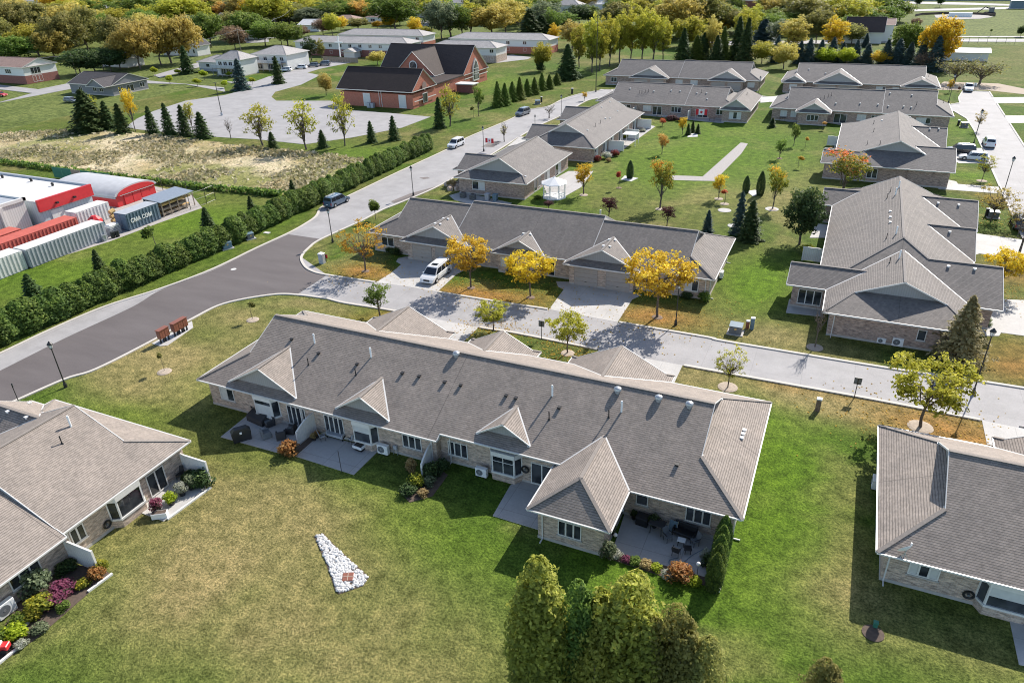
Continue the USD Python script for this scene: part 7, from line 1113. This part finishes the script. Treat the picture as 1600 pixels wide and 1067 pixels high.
# the bed of white stones on the front lawn
bed = gp([(493, 837.7), (504, 834.7), (520, 852), (548, 878), (574, 902), (566, 914), (530.5, 926), (526, 921), (512, 880)]); sheet('stone_bed', bed.buffer(.1), 'soil', 0.02)
rng = np.random.default_rng(3); ico = trimesh.creation.icosphere(1, 1.0); VS = []; bx0, by0, bx1, by1 = bed.bounds
for _ in range(3000):
    x, y = rng.uniform(bx0, bx1), rng.uniform(by0, by1)
    if not bed.contains(Point(x, y)): continue
    r = rng.uniform(.06, .14); v = np.array(ico.vertices) * rng.uniform(.75, 1.15, (42, 1)) * [r, r * rng.uniform(.7, 1), r * .7]; VS.append(rot((v, np.array(ico.faces)), rng.uniform(0, 6.28), (x, y, r * .4)))
tag(obj('landscape_stones', cat(VS), 'stone', kind='stuff'), 'heap of white landscape stones in a wedge-shaped bed on the front lawn', 'stones')
t = thing('drain_box', 'square brown drain cover in the bed of white stones', 'drain', G(544, 903), .5); obj('cover', mv(rbox(.72, .72, .14, .03), (0, 0, .02)), 'rust', t); obj('cross_bar', cat([box(-.34, .34, -.02, .02, .16, .175), box(-.02, .02, -.34, .34, .16, .176)]), 'mulch_pale', t)
tag(obj('rock_pile', cat([mv((np.array(ico.vertices) * rng.uniform(.7, 1.2, (42, 1)) * .55, np.array(ico.faces)), G(698 + 22 * rng.random(), 288 + 10 * rng.random()) + [0, 0, .2]) for _ in range(16)]), 'rock', kind='stuff'), 'tan rocks heaped in front of the roadside end block', 'rocks')
for px, py, lab in ((840, 268 + 52, None),): pass
# gazebo
t = thing('gazebo', 'white hexagonal gazebo beside the pale patio', 'gazebo', G(866, 308))
obj('roof', lathe([(2.25, 2.35), (2.2, 2.45), (.15, 3.3), (.05, 3.45)], 8), 'white', t); obj('floor', lathe([(2.0, 0), (2.0, .2)], 8), 'white', t)
for i in range(8):
    a = i * math.pi / 4; p = np.array([1.85 * math.cos(a), 1.85 * math.sin(a), 0]); q = np.array([1.85 * math.cos(a + math.pi / 4), 1.85 * math.sin(a + math.pi / 4), 0]); obj('post', tube(p, p + [0, 0, 2.4], .08, n=6), 'white', t)
    if i != 6: obj('railing', cat([bar(p + [0, 0, z], q + [0, 0, z], .06, .06) for z in (.35, .95)] + [tube(p + (q - p) * u + [0, 0, .35], p + (q - p) * u + [0, 0, .95], .02, n=4) for u in np.linspace(.12, .88, 7)]), 'white', t)
for px, py, lab in ((724, 309, 'left dark square bin against the brick end wall by the road'), (739, 312, 'right dark square bin against the brick end wall by the road')): t = thing('air_conditioner', lab, 'air conditioner', G(px, py) + [0, 0, .05]); obj('case', mv(rbox(.85, .85, .85, .06), (0, 0, 0)), 'greyplastic', t); obj('fan_top', mv(lathe([(.34, 0), (.34, .03)], 14), (0, 0, .85)), 'black', t); obj('louvres', cat([box(-.43, .43, -.435, -.425, z, z + .04) for z in np.linspace(.1, .7, 6)]), 'black', t)
for px, py, m, lab in ((762, 313, 'contgrey', 'grey wheelie bin against the brick end wall'), (774, 314, 'bluegrey', 'blue wheelie bin against the brick end wall')): t = thing('wheelie_bin', lab, 'wheelie bin', G(px, py) + [0, 0, .05]); obj('body', hull([(x * .28, y * .3, 0) for x in (-1, 1) for y in (-1, 1)] + [(x * .36, y * .4, 1.0) for x in (-1, 1) for y in (-1, 1)]), m, t); obj('lid', mv(rbox(.78, .86, .1, .04), (0, 0, 1.0)), m, t); obj('wheel', tube((-.3, .32, .12), (.3, .32, .12), .12, n=10), 'black', t)
def flag(label, p, w, hh, pole):
    t = thing('flag', label, 'flag', p); obj('pole', tube((0, 0, 0), (0, 0, pole), .03, n=6), 'white', t); z0, z1 = pole - hh - .05, pole - .05
    def wav(x0, x1): xs = np.linspace(x0, x1, 5); v = [(x, .12 * math.sin(x * 4) + o, z) for z in (z0, z1) for x in xs for o in (0,)]; f = [[i, i + 1, i + 6, i + 5] for i in range(4)]; return np.array(v), np.array(f)
    obj('red_bar', wav(.02, w * .25), 'flagred', t); obj('white_field', wav(w * .25, w * .75), 'white', t); obj('red_bar', wav(w * .75, w), 'flagred', t)
    s = hh * .3; c = np.array([w * .5, 0, (z0 + z1) / 2]); y = .12 * math.sin(w * .5 * 4); pts = [(0, 1), (.25, .5), (.6, .75), (.5, .3), (.95, .15), (.4, -.3), (.45, -.55), (.06, -.5), (.06, -1), (-.06, -1), (-.06, -.5), (-.45, -.55), (-.4, -.3), (-.95, .15), (-.5, .3), (-.6, .75), (-.25, .5)]
    for o in (-.03, .03): obj('leaf_emblem', (np.array([(c[0], y + o, c[2])] + [(c[0] + a * s, y + o + .12 * (math.sin((c[0] + a * s) * 4) - math.sin(c[0] * 4)), c[2] + b * s) for a, b in pts]), np.array([[0, i, i % len(pts) + 1] for i in range(1, len(pts) + 1)])), 'flagred', t)
flag('red and white maple leaf flag by the road above the end block', G(759, 236), 1.8, .9, 2.6); flag('large red and white maple leaf flag on the park-side block patio', G(1086, 187), 2.6, 1.3, 2.4)
# satellite dish
p = H4.hit(1412, 870); t = thing('satellite_dish', 'white satellite dish on the roof corner of the lower right block', 'satellite dish', p); obj('mast', cat([tube((0, 0, -.1), (0, 0, .5), .03), tube((-.25, -.1, -.15), (0, 0, .35), .02), tube((.25, -.1, -.1), (0, 0, .35), .02)]), 'steel', t)
dsh = lathe([(.02, 0), (.2, .02), (.36, .08), (.44, .14), (.44, .155), (.35, .1), (.2, .04)], 16); v = dsh[0]; c, s_ = math.cos(1.0), math.sin(1.0); v = np.stack([v[:, 0], v[:, 1] * c + v[:, 2] * s_, -v[:, 1] * s_ + v[:, 2] * c], 1); obj('dish', rot((v, dsh[1]), .7, (0, 0, .55)), 'contwhite', t); obj('feed_arm', tube((0, 0, .42), (.28, .42, .75), .02), 'steel', t); obj('receiver', mv(rbox(.1, .1, .16, .02), (.28, .42, .72)), 'white', t)
for px, py, lab in ((1148, 353, 'white stone disc on the park lawn behind the two spruces'), (1132, 329, 'white stone disc on the park lawn beside the red sapling'), (1206, 327, 'pale disc under the yellow-orange park tree')): tag(obj('stone_disc', mv(lathe([(1.0, -.03), (1.0, .04), (.9, .06)], 18), G(px, py)), 'drive'), lab, 'paving disc')
for q, lab in (([(976, 275), (997, 279), (986, 284), (970, 281)], 'pale stone bed under the narrow cedar'), ([(1166, 299), (1184, 297), (1188, 304), (1176, 307)], 'pale stone bed between the two narrow cedars'), ([(1076, 210), (1090, 208), (1090, 214), (1074, 215)], 'pale stone bed under the three little spruces')): tag(obj('stone_edging', slab(gp(q), -.05, .05), 'stone'), lab, 'stone bed')
# string of lights under an eave, canopies
t = thing('patio_umbrella_frame', 'grey-white pergola cloth on the middle roadside patio', 'canopy', G(985, 226)); obj('cloth', box(-1.4, 1.4, -1.4, 1.4, 2.2, 2.28), 'vinyl', t)
for s in (-1, 1):
    for q_ in (-1, 1): obj('post', box(s * 1.3 - .04, s * 1.3 + .04, q_ * 1.3 - .04, q_ * 1.3 + .04, 0, 2.2), 'white', t)
for px, py, lab in ((938, 243, 'dark table set on the first roadside patio'), (1000, 205, 'dark table set on the far roadside patio'), (1030, 186, 'dark table set left of the park-side patio'), (1112, 190, 'dark table set on the right of the park-side patio'), (1222, 189, 'dark table set on the upper right patio')): table(lab, px, py, 0, 1.4, .9, .74)
t = thing('fence', 'weathered wooden board fence behind the apartment car park', 'fence', G(470, 112), shift=True)
fa, fb = G(505, 96), G(560, 99)
for k in range(14): a, b = fa + (fb - fa) * k / 14, fa + (fb - fa) * (k + .94) / 14; obj('board', bar(a + [0, 0, .9], b + [0, 0, .9], .06, 1.7), 'wood', t)
t = thing('fence', 'long wire fence with posts along the sports field', 'fence', G(1500, 67), shift=True); fa, fb = G(1485, 68), G(1660, 70)
for k in range(13): a = fa + (fb - fa) * k / 12; obj('post', tube(a, a + [0, 0, 2.2], .06, n=5), 'lampblack', t)
obj('wire', cat([bar(fa + [0, 0, z], fb + [0, 0, z], .04, .04) for z in (.3, 1.2, 2.1)]), 'lampblack', t)
t = thing('backstop', 'dark curved board fence round the baseball infield', 'fence', G(1500, 23), shift=True); P = [G(*q) for q in ((1430, 26), (1440, 24), (1470, 22.6), (1505, 22.6), (1540, 24), (1555, 26))]
for a, b in zip(P, P[1:]): obj('board', bar(a + [0, 0, .5], b + [0, 0, .5], .2, 1.0), 'soil', t)
t = thing('excavator', 'dark yellow tracked digger beside the baseball infield', 'digger', G(1546, 23)); obj('tracks', cat([mv(rbox(5, .8, 1.1, .4), (0, s * 1.3, 0)) for s in (-1, 1)]), 'black', t); obj('cab', mv(rbox(2.2, 2.2, 2.2, .2), (.5, 0, 1.1)), 'greyplastic', t); obj('boom', cat([bar((1.5, 0, 2), (-2.5, 0, 3.4), .5, .5), bar((-2.5, 0, 3.4), (-5.5, 0, .8), .4, .4)]), 'black', t)
tag(obj('field_bench', box(*(lambda g: (g[0] - 5, g[0] + 5, g[1], g[1] + 2, 0, 2.0))(G(1500, 27))), 'white'), 'white dugout shelter on the baseball infield', 'shelter')
# meadow grass: tussocks, and the rough strip along its lower edge
rng = np.random.default_rng(17); C, N, Vv = [], [], []; mb = meadow_poly.bounds
X_, Y_ = rng.uniform(mb[0], mb[2], 60000), rng.uniform(mb[1], mb[3], 60000); dens = meshkit.fbm(np.stack([X_, Y_, 0 * X_], 1) / 9.0, 4, 5)
import shapely
ok = shapely.contains_xy(meadow_poly, X_, Y_) & (rng.uniform(0, 1, 60000) < np.clip((dens - .5) * 4, .015, .3)); X_, Y_, dn_ = X_[ok], Y_[ok], dens[ok]
C = np.stack([X_, Y_, rng.uniform(.05, .45, len(X_))], 1); N = np.stack([rng.normal(0, .5, len(X_)), rng.normal(0, .5, len(X_)) - .2, np.full(len(X_), .55)], 1); v, f, r = leaves(rng, C, N, .5, 1.6, np.clip(1.2 - dn_ * 1.3 + rng.normal(0, .15, len(X_)), 0, 1))
M['leaf_meadow'] = leafmat('leaf_meadow', (.27, .26, .12), (.54, .47, .30), (.74, .67, .50), .45)
tag(obj('dry_grass', (v, f), 'leaf_meadow', rnd=r, kind='stuff'), 'tall dry tan grass tussocks covering the vacant meadow', 'grass')
FL = [(571, 424, 3.2), (736, 450, 3.4), (829, 464, 3.6), (1027, 496, 4.6), (1438, 668, 4.0), (887, 552, 2.2), (771, 517, 2.2), (1560, 455, 3.5), (1548, 345, 3.0)]; P = np.vstack([G(a, b)[None, :2] + rng.normal(0, r_, (420, 2)) * [1, .8] for a, b, r_ in FL]); n = len(P)
v, f, r = leaves(rng, np.stack([P[:, 0], P[:, 1], np.full(n, .05)], 1), np.tile([0, 0, 1.0], (n, 1)) + rng.normal(0, .25, (n, 3)), .13, 1.3); tag(obj('fallen_leaves', (v, f), 'leaf_locust', rnd=r, kind='stuff'), 'fallen yellow leaves scattered under the street trees', 'leaves')
el = gline([(-90, 246), (0, 255), (76, 265), (200, 281), (309, 294), (400, 303), (438, 307)]); n = 2600; u = rng.uniform(0, len(el) - 1.01, n); i_ = u.astype(int); q = el[i_] * (1 - (u - i_))[:, None] + el[i_ + 1] * (u - i_)[:, None] + rng.normal(0, .35, (n, 2)); v, f, r = leaves(rng, np.stack([q[:, 0], q[:, 1], rng.uniform(.1, .9, n)], 1), rng.normal(0, .6, (n, 3)) + [0, -.3, .3], .4, 1.8)
tag(obj('weed_strip', (v, f), 'leaf_cedar', rnd=r, kind='stuff'), 'dark uncut strip of weeds along the lower edge of the meadow', 'weeds')
